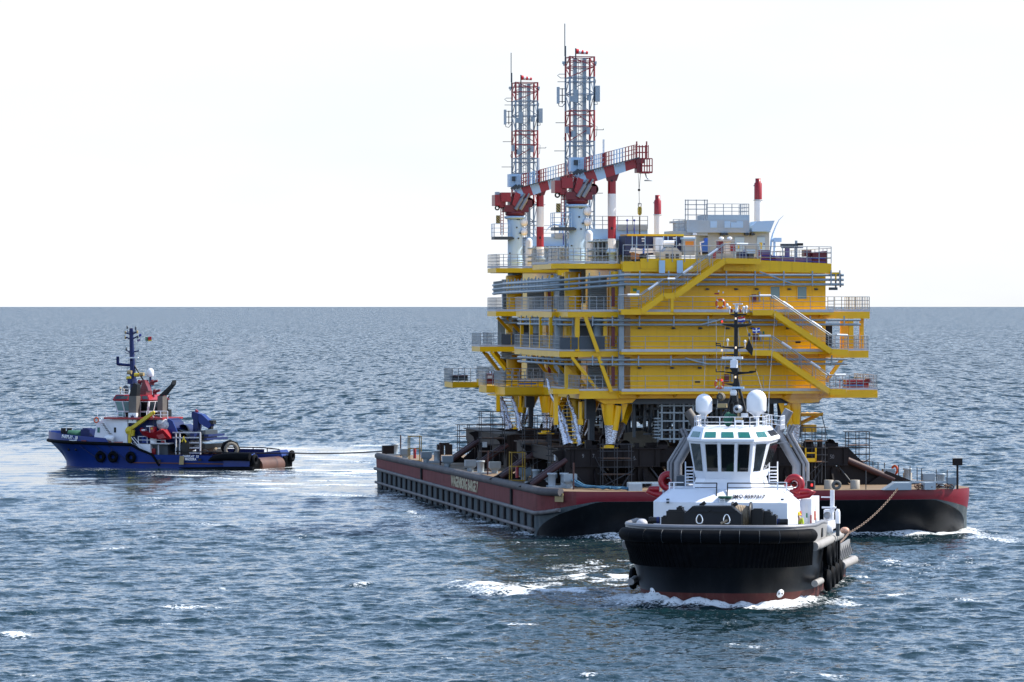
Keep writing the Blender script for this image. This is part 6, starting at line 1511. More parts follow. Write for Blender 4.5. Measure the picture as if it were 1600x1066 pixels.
# towing gear on the foredeck
vS = 1.6
q = [P(a, b, vS) for a, b in ((1069, 822), (1069, 803), (1082, 791), (1143, 791), (1158, 804), (1158, 822))]
m = MB(); m.prism([(k.x, k.z) for k in q], vS, vS + .9, 'y'); q2 = [P(a, b, vS) for a, b in ((1078, 800), (1106, 800), (1110, 797), (1115, 800), (1146, 800), (1150, 798), (1143, 792), (1083, 792))]; m.prism([(k.x, k.z) for k in q2], vS - .12, vS - .002, 'y'); tput(m, 'towing_staple', DGREY and mat('dark_blue_black_staple', (0.006, 0.009, 0.014), .4, spec=.25, var=.2))
for px in (1093, 1135.5):
    c = P(px, 812.5, vS - .02); m = MB(); rg = [c + Vector((.17 * math.cos(t), 0, .25 * math.sin(t) - .05 * math.cos(2 * t))) for t in np.linspace(0, 2 * math.pi, 21)]; m.path(rg, .045, 8, cap=False); fo_ = tput(m, 'fairlead', mat('polished_steel_' + str(px), (.75, .76, .78), .2, .9, var=.05))
    m = MB(); m.prism([(c.x + .15 * math.cos(t), c.z + .22 * math.sin(t)) for t in np.linspace(0, 2 * math.pi, 16)[:-1]], vS - .03, vS - .005, 'y'); m.build('opening', BLACK, fo_)
m = MB(); m.path([P(1126, 818, vS - .25), P(1131, 816, vS - .2), P(1138, 812, vS + .1)], .07, 8); tput(m, 'tow_line_end', ROPE)
vD = 3.4; a, b = P(1146, 806, vD), P(1172, 806, vD)
m = MB(); m.lathe((a.x, vD, a.z), [(.62, 0), (.60, .25), (.55, .7), (.5, b.x - a.x)], 22, (1, 0, 0)); dr = tput(m, 'rope_drum', ROPE)
for j in range(9): 
    m2 = MB(); m2.torus((a.x + .08 + j * (b.x - a.x - .1) / 9, vD, a.z), .60 - .01 * j, .045, (1, 0, 0), 24, 6); m2.build('rope_turn', ROPE, dr)
for x in (a.x - .08, b.x): m = MB(); m.lathe((x, vD, a.z), [(.78, 0), (.78, .09), (0, .09)], 22, (1, 0, 0)); m.build('drum_flange', BLACK, dr)
for k, (x0, x1, y0, y1, vv) in enumerate(((1174, 1192, 797, 822, 3.0), (1188, 1205, 801, 822, 3.3), (1205, 1213, 806, 822, 3.2), (1041, 1070, 799, 822, 3.0), (1033, 1042, 808, 822, 3.1), (1057, 1066, 793, 802, 3.2))):
    m = MB(); m.pbox(K, x0, x1, y0, y1, vv, vv + .8); m.pbox(K, x0 + 3, x1 - 2, y0 - 2, y0, vv + .1, vv + .6); tput(m, 'winch_gearbox', BLACK)
for x0, x1, y in ((1214, 1231, 816), (1014, 1031, 813)):
    m = MB(); p, q = P(x0, y, 3.1), P(x1, y, 3.1); m.tube(p, q, .18, 14); m.lathe(p + Vector((.12, 0, 0)), [(.2, -.03), (.2, .03)], 14, (1, 0, 0)); ob = tput(m, 'winch_motor', BLACK); m = MB(); s_ = .15 if x0 > 1100 else .85; c = p.lerp(q, s_); m.lathe(c, [(.19, -.08), (.19, .08)], 14, (1, 0, 0)); m.build('motor_band', TBLUED, ob)
for px, py in ((1098, 785), (1148, 786)): m = MB(); m.beam(P(px - 4, py + 6, 2.6), P(px + 4, py, 2.6), .2); tput(m, 'spooling_guide', BLACK)
m = MB(); c = P(1003, 818, 2.6); m.ball(c, .32, 16, 10, (1, 1, .8)); tput(m, 'vent_dome', KICK)
m = MB(); c = P(1293, 820, 10.0); m.lathe(c + Vector((-.35, 0, -.15)), [(0, 0), (.36, 0), (.36, .62), (0, .62)], 18, (1, 0, 0)); tput(m, 'capstan', WHITE)
# starboard side gear: davit, canister, buoy
m = MB(); m.pbox(K, 1297, 1303, 766, 800, 10.5, 10.8); m.pbox(K, 1284, 1306, 792, 794.5, 10.4, 10.7); m.pbox(K, 1287, 1301, 797, 814, 10.3, 11.2); m.pbox(K, 1283, 1299, 776, 778, 10.6, 10.7); tput(m, 'davit', WHITE)
m = MB(); m.lathe(P(1293, 805, 10.2), [(.2, -.2), (.2, .2), (0, .2)], 14, (0, 1, 0)); tput(m, 'davit_winch', GALV)
m = MB(); c = P(1309, 818, 11); zt = P(1309, 796, 11).z; m.lathe(c, [(.14, 0), (.14, zt - c.z - .15), (.08, zt - c.z), (0, zt - c.z + .03)], 12); tput(m, 'gas_bottle', WHITE)
m = MB(); m.pbox(K, 1306, 1311, 818, 838, 11, 11.4); tput(m, 'side_post', DGREY)
m = MB(); c = P(1320, 829, 12.5); m.ball(c, .23, 18, 12, (1.15, 1, .85)); ob = solo(m, 'mooring_buoy', BUOYC, 'faded pink ball fender on the black tug side deck near the tow chain', 'fender', K, tuple(c))
# mast
vM = 11.0
m = MB(); m.path([P(1150, 655, vM), P(1150, 560, vM), P(1150, 486, vM)], .13, 10, rr=[.16, .13, .1]); mast = tput(m, 'mast', BLACK)
m = MB(); m.tube(P(1135, 652, vM - .6), P(1148, 597, vM), .075, 8); m.tube(P(1167, 652, vM - .6), P(1151, 590, vM), .085, 8); m.tube(P(1125, 660, vM), P(1135, 640, vM), .07, 8); m.build('mast_stay', BLACK, mast)
for (xl, xr, y, dn, th) in ((1126, 1176, 506.5, 5, .1), (1138, 1168, 490.5, 3, .08), (1128, 1151, 553, 2, .1), (1121, 1164, 542, 3, .06), (1130, 1182, 581, 4, .07), (1129, 1152, 599, 4, .09)):
    q = [P(a, b, vM) for a, b in ((xl, y), (xr, y), (xr - .4 * (xr - 1150) * .5, y + dn * .6), (1150, y + dn + 1), (xl + (1150 - xl) * .4, y + dn * .6))]
    m = MB(); m.prism([(k.x, k.z) for k in q], vM - th, vM + th, 'y'); m.build('crosstree', BLACK, mast)
m = MB()
for seq in (((1119, 535), (1119, 540), (1126, 540), (1126, 542), (1132, 542)), ((1119, 576), (1119, 581), (1126, 581), (1132, 581)), ((1181, 576), (1181, 580), (1174, 580), (1170, 581)), ((1119, 537), (1126, 537), (1126, 541))): m.path([P(*k, vM) for k in seq], .035, 5)
m.build('aerial_bracket', BLACK, mast)
m = MB(); m.pbox(K, 1128, 1160, 557.5, 561, vM - .9, vM - .6); m.prism([(P(1128, 559, vM).x, P(1128, 559, vM).z), (P(1134, 561, vM).x, P(1134, 561.5, vM).z), (P(1134, 557, vM).x, P(1134, 557.5, vM).z)], vM - .85, vM - .62, 'y'); ra = m.build('radar_scanner', RWHITE, mast)
m = MB(); m.pbox(K, 1141, 1151, 563, 575, vM - 1.0, vM - .4); m.pbox(K, 1144, 1150, 561, 563, vM - .9, vM - .5); m.build('radar_motor', WHITE, ra)
m = MB(); q = [P(a, b, vM - .5) for a, b in ((1141, 575), (1154, 575), (1154, 581), (1148, 585))]; m.prism([(k.x, k.z) for k in q], vM - .9, vM, 'y'); m.build('radar_bracket', BLACK, mast)
m = MB(); m.pbox(K, 1131, 1162, 604.5, 607.5, vM - .9, vM - .65); ra = m.build('radar_scanner', LBLUE, mast); m = MB(); c = P(1146, 618, vM - .7); m.lathe(c, [(.12, -.05), (.18, .05), (.2, .2), (.13, .33)], 14); m.build('radar_motor', RWHITE, ra)
m = MB(); q = [P(a, b, vM - .5) for a, b in ((1142, 618), (1152, 618), (1153, 627), (1147, 629))]; m.prism([(k.x, k.z) for k in q], vM - .9, vM - .3, 'y'); m.build('radar_bracket', BLACK, mast)
m = MB(); m.pbox(K, 1145, 1160, 474.2, 476, vM - .3, vM - .1); ra = m.build('radar_scanner', RWHITE, mast); m = MB(); c = P(1151, 481, vM - .1); m.lathe(c, [(.09, 0), (.11, .1), (.06, .2)], 10); m.tube(c, P(1151, 488, vM - .1), .08, 8); m.build('radar_motor', RWHITE, ra)
for px, py in ((1136, 477), (1166.5, 480), (1140, 481), (1162, 481), (1137, 532), (1164, 534)):
    m = MB(); c = P(px, py, vM); m.ball(c, .08, 10, 8, (1, 1, 1.3)); m.tube(c, P(px, py + 9, vM), .025, 5); m.build('antenna', RWHITE, mast)
for px, py, mt in ((1128.3, 502.5, LAMPR), (1128, 594, LAMPR), (1149.6, 498, LAMPW), (1149.6, 543.5, LAMPW), (1149, 589.5, LAMPW), (1128, 547.5, LAMPW)):
    m = MB(); c = P(px, py, vM - .2); m.lathe(c, [(.0, -.065), (.05, -.06), (.05, .06), (0, .065)], 10); m.build('navigation_lamp', mt, mast)
for px, py in ((1172, 503), (1143, 486), (1157, 486), (1171, 523)):
    m = MB(); c = P(px, py, vM - .1); m.lathe(c, [(.07, -.1), (.07, .1), (0, .1)], 10); m.build('navigation_lamp', DGREY if px != 1143 and px != 1157 else DRED, mast)
def flag(fr, root, rect, v, strips, name='flag', wave=.06):
    """a flag of horizontal or vertical strips, gently waving"""
    x0, x1, y0, y1 = rect; fl = MB(); mats_ = []
    for k, (mt, (s0, s1, t0, t1)) in enumerate(strips):
        fl.k = k; mats_.append(mt); vs = []; nx = 8
        for i in range(nx + 1):
            s_ = s0 + (s1 - s0) * i / nx
            for t_ in (t0, t1):
                p = fr.P(x0 + (x1 - x0) * s_, y0 + (y1 - y0) * t_ + 2.0 * s_ * 0 + .5 * math.sin(5 * s_), v); vs.append(Vector((p.x, v + wave * math.sin(6 * s_), p.z)))
        fl.add(vs, [(2 * i, 2 * i + 1, 2 * i + 3, 2 * i + 2) for i in range(nx)], True)
    return fl.build(name, mats_, root)
flag(K, mast, (1153, 1164, 495.5, 503.5), vM - .1, [(FRED, (0, 1, 0, .33)), (FWHT, (0, 1, .33, .62)), (FBLUE, (0, 1, .62, 1))])
flag(K, mast, (1176, 1187.5, 512.5, 520.5), vM - .1, [(FBLUE, (0, .4, 0, .38)), (FBLUE, (.6, 1, 0, .38)), (FBLUE, (0, .4, .62, 1)), (FBLUE, (.6, 1, .62, 1)), (FWHT, (0, 1, .38, .62)), (FWHT, (.4, .6, 0, .38)), (FWHT, (.4, .6, .62, 1))])
m = MB(); q = [P(a, b, vM - .3) for a, b in ((1170, 529), (1177, 545), (1175, 556), (1165, 545))]; m.prism([(k.x, k.z) for k in q], vM - .36, vM - .3, 'y'); m.build('day_shape', BLACK, mast)
m = MB()
for a, b in (((1134, 506), (1120, 640)), ((1120, 581), (1119, 500)), ((1165, 505), (1171, 530)), ((1181, 580), (1181, 512)), ((1182, 580), (1195, 625)), ((1152, 490), (1159, 600)), ((1100, 617), (1102, 556)), ((1135, 540), (1132, 585))): m.tube(P(*a, vM), P(*b, vM), .012, 4)
m.build('halyard', GALV, mast)
m = MB(); m.path([P(1200, 668, 10.5), P(1202, 605, 10.5), P(1211, 490, 10.5)], .03, 6, rr=[.028, .018, .010]); tput(m, 'whip_aerial', GALV)
m = MB(); c = P(1127, 620, 9.8); m.ball(c, .24, 16, 10); m.lathe(c, [(.2, -.28), (.2, 0)], 14, (0.2, 1, 0)); sl_ = tput(m, 'searchlight', CANV); m = MB(); m.pbox(K, 1121, 1135, 631, 637, 9.5, 10.1); m.build('lamp_base', GOLD, sl_)
m = MB(); c = P(1153.5, 639, 8.9); m.lathe(c, [(.1, -.4), (.23, -.3), (.23, .2), (0, .2)], 16, (.1, 1, 0)); sl_ = tput(m, 'searchlight', GALV); m = MB(); m.lathe(c + Vector((-.03, -.31, 0)), [(.19, 0), (0, -.01)], 16, (.1, 1, 0)); m.build('lens', GLASSD, sl_); m = MB(); m.pbox(K, 1148, 1159, 653, 656, 8.6, 9.2); m.tube(c, P(1154, 654, 8.9), .06, 8); m.build('lamp_base', GOLD, sl_)
m = MB(); m.pbox(K, 1158, 1168, 646, 652, 9, 9.4); tput(m, 'horn_box', RWHITE)
m = MB(); c = P(1139, 658, 9.4); m.ball(c + Vector((-.05, 0, .1)), .36, 16, 10, (.75, .7, 1.15)); m.ball(c + Vector((.18, 0, .28)), .2, 12, 8, (1.3, .8, .7)); tput(m, 'canvas_cover', GREENC)
m = MB(); m.pbox(K, 1147.5, 1161, 657, 659, 8.3, 8.5); m.pbox(K, 1147.5, 1149.5, 659, 670, 8.3, 8.5); m.pbox(K, 1159, 1161, 659, 670, 8.3, 8.5); tput(m, 'roof_gate', WHITE)
# crew member stooping behind the bulwark
vc = 6.9; pc = P(1248.5, 816, vc); e = thing('person', 'crew member in lime jacket and yellow helmet stooping beside the white deckhouse', 'person', K, (pc.x, vc, 3.2))
def skin(name, pts, edges, radii, mt, root, off):
    me_ = bpy.data.meshes.new(name); me_.from_pydata([tuple(Vector(p) - Vector(off)) for p in pts], edges, []); ob = bpy.data.objects.new(name, me_); COL.objects.link(ob); ob.parent = root; me_.materials.append(mt)
    md = ob.modifiers.new('Skin', 'SKIN'); 
    for i, r_ in enumerate(radii): me_.skin_vertices[0].data[i].radius = (r_, r_)
    me_.skin_vertices[0].data[0].use_root = True
    ob.modifiers.new('Sub', 'SUBSURF').levels = 1; ob.modifiers['Sub'].render_levels = 1; md.use_smooth_shade = True
    return ob
x, y = pc.x, vc
def B3(dx, dy, dz): return (x + dx, y + dy, 3.2 + dz)
try:
    bp_ = [B3(0, 0, .86), B3(0, -.12, 1.08), B3(0, -.26, 1.26), B3(0, -.33, 1.34), B3(0, -.38, 1.46), B3(-.2, -.24, 1.24), B3(-.27, -.36, .98), B3(-.2, -.52, .82), B3(.2, -.24, 1.24), B3(.27, -.36, .98), B3(.2, -.52, .82), B3(-.1, -.06, .8), B3(-.13, -.14, .46), B3(-.13, .02, .06), B3(.1, -.06, .8), B3(.13, -.1, .46), B3(.13, .06, .06), B3(-.13, -.12, .03), B3(.13, -.08, .03)]
    skin('body', bp_, [(0, 1), (1, 2), (2, 3), (3, 4), (2, 5), (5, 6), (6, 7), (2, 8), (8, 9), (9, 10), (0, 11), (11, 12), (12, 13), (0, 14), (14, 15), (15, 16), (13, 17), (16, 18)], [.13, .13, .12, .055, .095, .07, .05, .04, .07, .05, .04, .09, .065, .045, .09, .065, .045, .04, .04], SKIN, e, (x, y, 3.2))
    skin('jacket', [B3(0, 0, .84), B3(0, -.12, 1.08), B3(0, -.27, 1.28), B3(-.2, -.24, 1.25), B3(-.27, -.36, .98), B3(-.21, -.5, .84), B3(.2, -.24, 1.25), B3(.27, -.36, .98), B3(.21, -.5, .84)], [(0, 1), (1, 2), (2, 3), (3, 4), (4, 5), (2, 6), (6, 7), (7, 8)], [.17, .17, .15, .09, .07, .06, .09, .07, .06], LIME, e, (x, y, 3.2))
    skin('trousers', [B3(0, 0, .84), B3(-.1, -.06, .8), B3(-.13, -.14, .46), B3(-.13, .02, .1), B3(.1, -.06, .8), B3(.13, -.1, .46), B3(.13, .06, .1)], [(0, 1), (1, 2), (2, 3), (0, 4), (4, 5), (5, 6)], [.15, .115, .085, .07, .115, .085, .07], TBLUED, e, (x, y, 3.2))
except Exception as ex: print('skin', ex)
m = MB(); c = Vector(B3(0, -.40, 1.52)); m.lathe(c, [(.17, -.02), (.135, .0), (.13, .05), (.09, .11), (0, .135)], 16, (0, -.25, 1)); m.build('helmet', FYEL, e)
m = MB(); m.pbox(K, 1249, 1252, 799, 806, 7.3, 7.5); tput(m, 'lifebuoy_light', LORNG)
# ------------------------------------------------------------------ blue tug at the barge stern
bt = thing('tugboat', 'blue hulled tug with red wheelhouse roof, towing at the barge stern', 'tugboat', Bf, (-12, 5, 0))
Q = Bf.P
def bput(m, name, mt, par=None): return m.build(name, mt, par or bt)
HB = 5.0; aB = Bf.u(79, 5.0)
def bout(a, wl=False):
    """half beam at station a (aB = stem, 0 = stern)"""
    L = 8.5 if not wl else 10.5; a0 = aB + (2.0 if wl else 0.0)
    t = max(0.0, min(1.0, (a - a0) / L)); return (HB - (.35 if wl else 0)) * (1 - (1 - t) ** 2.3) ** .62
aK1, aK2 = Bf.u(203, 0.0), Bf.u(223, 0.0)
def zsh(a):
    if a < aK1: return 2.38 + .22 * max(0, min(1, (aK1 - a) / (aK1 - aB)))
    if a < aK2: return 2.38 - .98 * (a - aK1) / (aK2 - aK1)
    return 1.40 - .05 * (a - aK2) / (-aK2)
st_ = [aB + .02] + list(aB + (np.linspace(0.06, 1, 30) ** 1.4) * 10) + list(np.linspace(aB + 10.8, aK1 - .3, 8)) + list(np.linspace(aK1, aK2, 8)) + list(np.linspace(aK2 + .6, 0, 14))
def hp(a, sg, z):
    t = max(0, min(1, z / 2.6)) ** 1.2; a_wl = aB + 2.1 + (a - aB) * (-(aB + 2.1)) / (-aB)
    aa = a_wl + (a - a_wl) * t; h = bout(aa, True) * (1 - t) + bout(a) * t
    if a <= aB + .03: h = .02
    return Vector((aa, 5.0 + sg * h, z))
for nm, mt, z0f, z1f in (('boot_topping', BOOT, lambda a: -.8, lambda a: -.08), ('hull', TBLUE, lambda a: -.08, zsh)):
    m = MB(); rows = []
    for j in range(6): rows.append([hp(a, -1, z0f(a) + (z1f(a) - z0f(a)) * j / 5) for a in reversed(st_)] + [hp(a, 1, z0f(a) + (z1f(a) - z0f(a)) * j / 5) for a in st_])
    m.loft(rows, False, False, True); bput(m, nm, mt)
m = MB(); ii = [a for a in st_ if a <= aK1]; m.add([hp(a, -1, 2.3) for a in reversed(ii)] + [hp(a, 1, 2.3) for a in ii], [tuple(range(2 * len(ii)))]); m.box(aK1 - .2, -.2, .2, 9.8, .5, .62); m.box(aK1 - .2, aK1, .4, 9.6, .5, 2.3); bput(m, 'deck', mat('red_brown_deck', (.10, .035, .03), .7, var=.2))
# bow bulwark
aBu = Bf.u(163, 0.05); ii = [a for a in st_ if a <= aBu] + [aBu]
def zbw(a): t = (a - aB) / (aBu - aB); return 3.55 - .55 * t
for sg in (-1, 1):
    m = MB(); m.loft([[hp(a, sg, zsh(a)) for a in ii] + [hp(aBu + .55, sg, zsh(aBu))], [hp(a, sg, 2.4) + Vector((-.22 * max(0, 1 - (a - aB) / 5), 0, zbw(a) - 2.4)) for a in ii] + [hp(aBu + .5, sg, zsh(aBu) + .05)]], False, False, True); bput(m, 'bow_bulwark', TBLUE)
m = MB(); m.path([hp(a, -1, zsh(a)) + Vector((0, -.08, 0)) for a in reversed([s for s in st_ if s <= aK1])] + [hp(a, 1, zsh(a)) + Vector((0, .08, 0)) for a in st_ if a <= aK1], .17, 8); bput(m, 'rubbing_strake', RUBBER)
m = MB(); m.path([hp(a, -1, zsh(a)) + Vector((0, -.06, 0)) for a in (aK1, aK1 + .7, aK2 + .5)] + [hp(aK2 + .9, -1, .3) + Vector((0, -.06, 0))], .13, 8); bput(m, 'rubbing_strake', RUBBER)
for a, lean in ((Bf.u(118, .2), 1.6), (Bf.u(146, .2), 1.6), (Bf.u(167, .2), 1.5)):
    m = MB(); m.path([hp(a, -1, 2.2) + Vector((0, -.03, 0)), hp(a + lean, -1, .5) + Vector((0, -.03, 0))], .055, 6); bput(m, 'fender_strip', TBLUED)
for px in (141, 163, 193):
    a = Bf.u(px, -.1); c = hp(a, -1, 1.1) + Vector((0, -.2, 0)); m = MB(); m.torus(c, .40, .19, (0, 1, 0), 22, 8); ob = bput(m, 'tyre_fender', RUBBER); m = MB(); m.tube(c + Vector((-.2, 0, .5)), c + Vector((-.1, .1, 1.2)), .03, 5); m.build('chain', DROPE, ob)
for px in (94, 110):
    a = Bf.u(px, 1.0); c = hp(a, -1, 1.75); m = MB(); m.lathe(c + Vector((0, -.05, 0)), [(.14, 0), (.14, .05), (0, .05)], 12, (0.3, -1, 0)); bput(m, 'hull_port', BLACK)
def on_side(px, z, out=.03, w=.2):
    a = Bf.u(px, .3); 
    for _ in range(6): c = hp(a, -1, z); a += (Bf.u(px, c.y) - c.x)
    c = hp(a, -1, z); d = (hp(a + .2, -1, z) - hp(a - .2, -1, z)).normalized(); return c, d
def bulk_at(px, z):
    a = Bf.u(px, .4)
    for _ in range(6): c = hp(a, -1, 2.4); a += (Bf.u(px, c.y) - c.x) * .8
    c = hp(a, -1, 2.4); d = (hp(a + .3, -1, 2.4) - hp(a - .3, -1, 2.4)).normalized(); return Vector((c.x, c.y, z)), d
c, d = bulk_at(110.5, 3.02); text('FAIRPLAY - 33', .47, LETW, bt, c + Vector((d.y, -d.x, 0)) * .16, (R(90), R(4), math.atan2(d.y, d.x)), 'bow_lettering', .015, .82, .01, .1)
for px, w_ in ((112, .24), (117.5, .3), (132, .3)):
    c, d = bulk_at(px, 2.62); m = MB(); o_ = Vector((d.y, -d.x, 0)) * .12; m.slab(c + o_ - d * w_ - Vector((0, 0, .1)), c + o_ + d * w_ - Vector((0, 0, .1)), c + o_ + d * w_ + Vector((0, 0, .13)), c + o_ - d * w_ + Vector((0, 0, .13)), .05); bput(m, 'freeing_port', RWHITE if px < 120 else DRED)
text('FAIRPLAY  33', .34, LETW, bt, (Bf.u(298, 0), -.03, Q(298, 713.5, 0).z), (R(90), 0, 0), 'stern_lettering', .01, .9, .006, .15)
text('MADEIRA', .33, LETW, bt, (Bf.u(298, 0), -.03, Q(298, 718, 0).z), (R(90), 0, 0), 'stern_lettering', .01, .9, .006)
m = MB(); q = [Q(a, b, 0) for a, b in ((281, 712.5), (288, 712.5), (287, 726), (280, 726))]; m.prism([(k.x, k.z) for k in q], -.06, -.005, 'y'); bput(m, 'tan_plate', GOLD)
for px, py in ((249, 720), (312, 718.5)): m = MB(); p = Q(px, py, 0); m.box(p.x - .18, p.x + .18, -.05, -.004, p.z - .12, p.z + .12); bput(m, 'freeing_port', BLACK)
# stern: near quarter with fender, roller, far quarter
a0 = Bf.u(326, -.1); 
m = MB(); pts = [Q(a, b, -.15) for a, b in ((326, 720), (334, 716), (350, 714), (372, 713.5), (391, 714))]; m.path(pts, .36, 12, rr=[.1, .3, .38, .42, .42]); bput(m, 'quarter_fender', RUBBER)
m = MB(); pts = [Q(a, b, -.1) for a, b in ((280, 731), (320, 733), (360, 733), (396, 733))]; m.path(pts, .22, 10, rr=[.05, .2, .24, .24]); bput(m, 'quarter_fender', RUBBER)
for v0, v1 in ((0.0, 2.3), (7.6, 10.0)):
    m = MB(); z1 = 1.62 if v0 < 1 else 1.75
    m.loft([[(-2.2, v0, .0), (.5, v0 + .1, -.5), (.5, v1 - .1, -.5), (-2.2, v1, .0)], [(-2.2, v0, 1.36), (.7, v0 + .1, 1.1), (.7, v1 - .1, 1.1), (-2.2, v1, 1.36)], [(-2.2, v0, 1.38), (.3, v0 + .3, z1), (.3, v1 - .3, z1), (-2.2, v1, 1.38)]]); bput(m, 'stern_quarter', TBLUE)
    m = MB(); m.loft([[(.5, v0 + .2, -.5), (.5, v1 - .2, -.5)], [(.78, v0 + .2, -.4), (.78, v1 - .2, -.4)], [(.9, v0 + .2, 1.0), (.9, v1 - .2, 1.0)], [(.6, v0 + .2, 1.2), (.6, v1 - .2, 1.2)]], False, False); m.prism([(.45, -.5), (.78, -.4), (.9, 1.0), (.6, 1.2), (.45, 1.2)], v0 + .2, v1 - .2, 'y'); bput(m, 'stern_fender', RUBBER)
    m = MB(); m.torus((1.0, (v0 + v1) / 2 + (-.6 if v0 < 1 else .5), .98 if v0 < 1 else 1.1), .42, .2, (1, 0, 0), 20, 8); bput(m, 'tyre_fender', RUBBER)
m = MB(); m.tube((.25, 2.3, .30), (.25, 7.6, .30), .82, 28); bput(m, 'stern_roller', BROWNR)
m = MB(); m.path([(x_, 9.85, 1.9) for x_ in np.linspace(-10, -2.5, 6)] + [(-.6, 9.8, 1.75)], .07, 6)
for x_ in np.linspace(-10, -2, 6): m.tube((x_, 9.85, 1.3), (x_, 9.85, 1.9), .06, 6)
bput(m, 'crash_rail', BLACK)
m = MB(); m.path([Q(a, b, .25) for a, b in ((275, 705.5), (330, 706.5), (396, 708.5))], .07, 6); bput(m, 'crash_rail', BLACK)
m = MB(); m.box(-10, -2.3, 9.7, 9.8, 1.0, 1.75); bput(m, 'inner_bulwark', TBLUED)
# deck houses
m = MB(); q = [Q(a, b, 1.5) for a, b in ((146, 690), (151, 662), (160, 656), (199, 655), (199, 690))]; m.prism([(k.x, k.z) for k in q], 1.5, 7.5, 'y'); bput(m, 'forward_house', WHITE)
for a, b, y0, y1 in ((152, 155.5, 668, 676), (178, 181, 668, 676)): m = MB(); m.pbox(Bf, a, b, y0, y1, 1.44, 1.5); bput(m, 'window', GLASSG if a < 160 else GLASSD)
m = MB(); m.pbox(Bf, 192, 199, 660, 700, 1.2, 1.5); bput(m, 'side_screen', WHITE)
m = MB(); m.pbox(Bf, 199, 262, 655, 694, 1.6, 4.6); q = [Q(a, b, 2) for a, b in ((262, 654), (270, 660), (277, 676), (277, 694), (262, 694))]; m.prism([(k.x, k.z) for k in q], 2.0, 4.4, 'y'); bput(m, 'casing', TBLUED)
m = MB(); q = [Q(a, b, 1.5) for a, b in ((262, 653), (270, 658), (278, 676), (262, 677))]; m.prism([(k.x, k.z) for k in q], 1.4, 1.55, 'y'); bput(m, 'tarpaulin', TBLUE)
m = MB(); m.pbox(Bf, 213, 235, 694, 712, .9, 4); bput(m, 'aft_house', WHITE)
m = MB(); m.pbox(Bf, 235, 262, 694, 712, 1.4, 4.5); bput(m, 'aft_house', DGREY)
m = MB(); m.pbox(Bf, 236, 242, 701, 710, 1.2, 1.4); bput(m, 'door', RED)
m = MB(); m.pbox(Bf, 246.5, 248, 695, 712, .9, 1.0); m.pbox(Bf, 235, 262, 692.5, 694, .6, 3); bput(m, 'deck_edge', KICK)
m = MB(); m.pbox(Bf, 162, 254, 653, 655, 1.0, 5.6); bput(m, 'bridge_deck_edge', RED)
m = MB(); a, b = Q(152, 655, 1.1), Q(192, 655, 1.1); m.rail([(a.x, 1.1, a.z), (b.x, 1.1, a.z)], .85, 3, 1.0, .025, .03); a, b = Q(229, 654, 1.1), Q(262, 654, 1.1); m.rail([(a.x, 1.1, a.z), (b.x, 1.1, a.z)], .75, 2, .7, .03, .04); a, b = Q(216, 693, .9), Q(258, 693, .9); m.rail([(a.x, .9, a.z), (b.x, .9, a.z)], .7, 2, .9, .035, .045); bput(m, 'railing', WHITE)
# wheelhouse
def wring(a0, a1, v0, v1, py): z = Q((a0 + a1) / 2, py, v0).z; return [Vector((Bf.u(a0, v0), v0, z)), Vector((Bf.u(a1, v0), v0, z)), Vector((Bf.u(a1, v0), v1, z)), Vector((Bf.u(a0, v0), v1, z))]
r0 = wring(184, 231, 3.2, 6.6, 653); r1 = wring(183, 231.5, 3.1, 6.7, 644); r2 = wring(177.5, 233, 2.7, 7.1, 627); r3 = wring(175.5, 233.5, 2.6, 7.2, 625); r4 = wring(181, 231, 3.2, 6.6, 617)
m = MB(); m.loft([r0, r1, r2]); bw_ = bput(m, 'wheelhouse', WHITE)
for s0, s1 in ((.04, .24), (.27, .42), (.56, .74), (.77, .96)):
    m = MB(); m.slab(*facet(r1, r2, 0, 1, s0, s1, .12, .95, .03), .05); m.build('window', GLASST if s0 < .7 else GLASSD, bw_)
    m = MB(); m.slab(*facet(r0, r1, 0, 1, s0, s1, .15, .95, .03), .05); m.build('window', GLASST if s0 < .2 else GLASSD, bw_)
for s0, s1 in ((.06, .3), (.36, .62), (.68, .94)):
    m = MB(); m.slab(*facet(r1, r2, 1, 2, s0, s1, .1, .95, .03), .05); m.build('window', GLASSD, bw_)
    m = MB(); m.slab(*facet(r0, r1, 1, 2, s0, s1, .15, .95, .03), .05); m.build('window', GLASSD, bw_)
    m = MB(); m.slab(*facet(r1, r2, 3, 0, s0, s1, .1, .95, .03), .05); m.build('window', GLASST, bw_)
for s_ in (.255, .49, .755, .99): m = MB(); m.beam(r1[0].lerp(r1[1], s_) + Vector((0, -.06, 0)), r2[0].lerp(r2[1], s_) + Vector((0, -.06, 0)), .12, .1, (0, 1, 0)); m.build('window_post', RWHITE, bw_)
m = MB(); m.loft([r2, r3, r4]); rf = m.build('roof', RED, bw_)
for s0, s1 in ((.05, .4), (.55, .78), (.82, .97)): m = MB(); m.slab(*facet(r3, r4, 0, 1, s0, s1, .15, .75, .03), .04); m.build('visor_panel', DGREY, rf)
m = MB(); m.pbox(Bf, 207, 228, 611, 617, 4.0, 5.4); q = [Q(a, b, 3.4) for a, b in ((213, 611), (217.5, 594), (220, 594), (226, 611))]; m.prism([(k.x, k.z) for k in q], 4.2, 5.0, 'y'); m.build('mast_house', DRED, rf)
m = MB(); a, b = Q(185, 617, 2.7), Q(202, 617, 2.7); m.rail([(a.x, 2.7, a.z), (b.x, 2.7, a.z)], .6, 2, .5, .03, .04); m.build('roof_rail', RWHITE, rf)
m = MB(); c = Q(196.5, 609, 3.5); m.lathe(c, [(.25, -.4), (.3, 0), (.25, .35), (0, .45)], 12); m.build('covered_searchlight', DGREY, rf)
for px, py in ((188, 607), (193, 609)): m = MB(); c = Q(px, py, 3); m.ball(c, .15, 10, 8); m.tube(c, Q(px, 616, 3), .05, 6); m.build('searchlight', GOLD, rf)
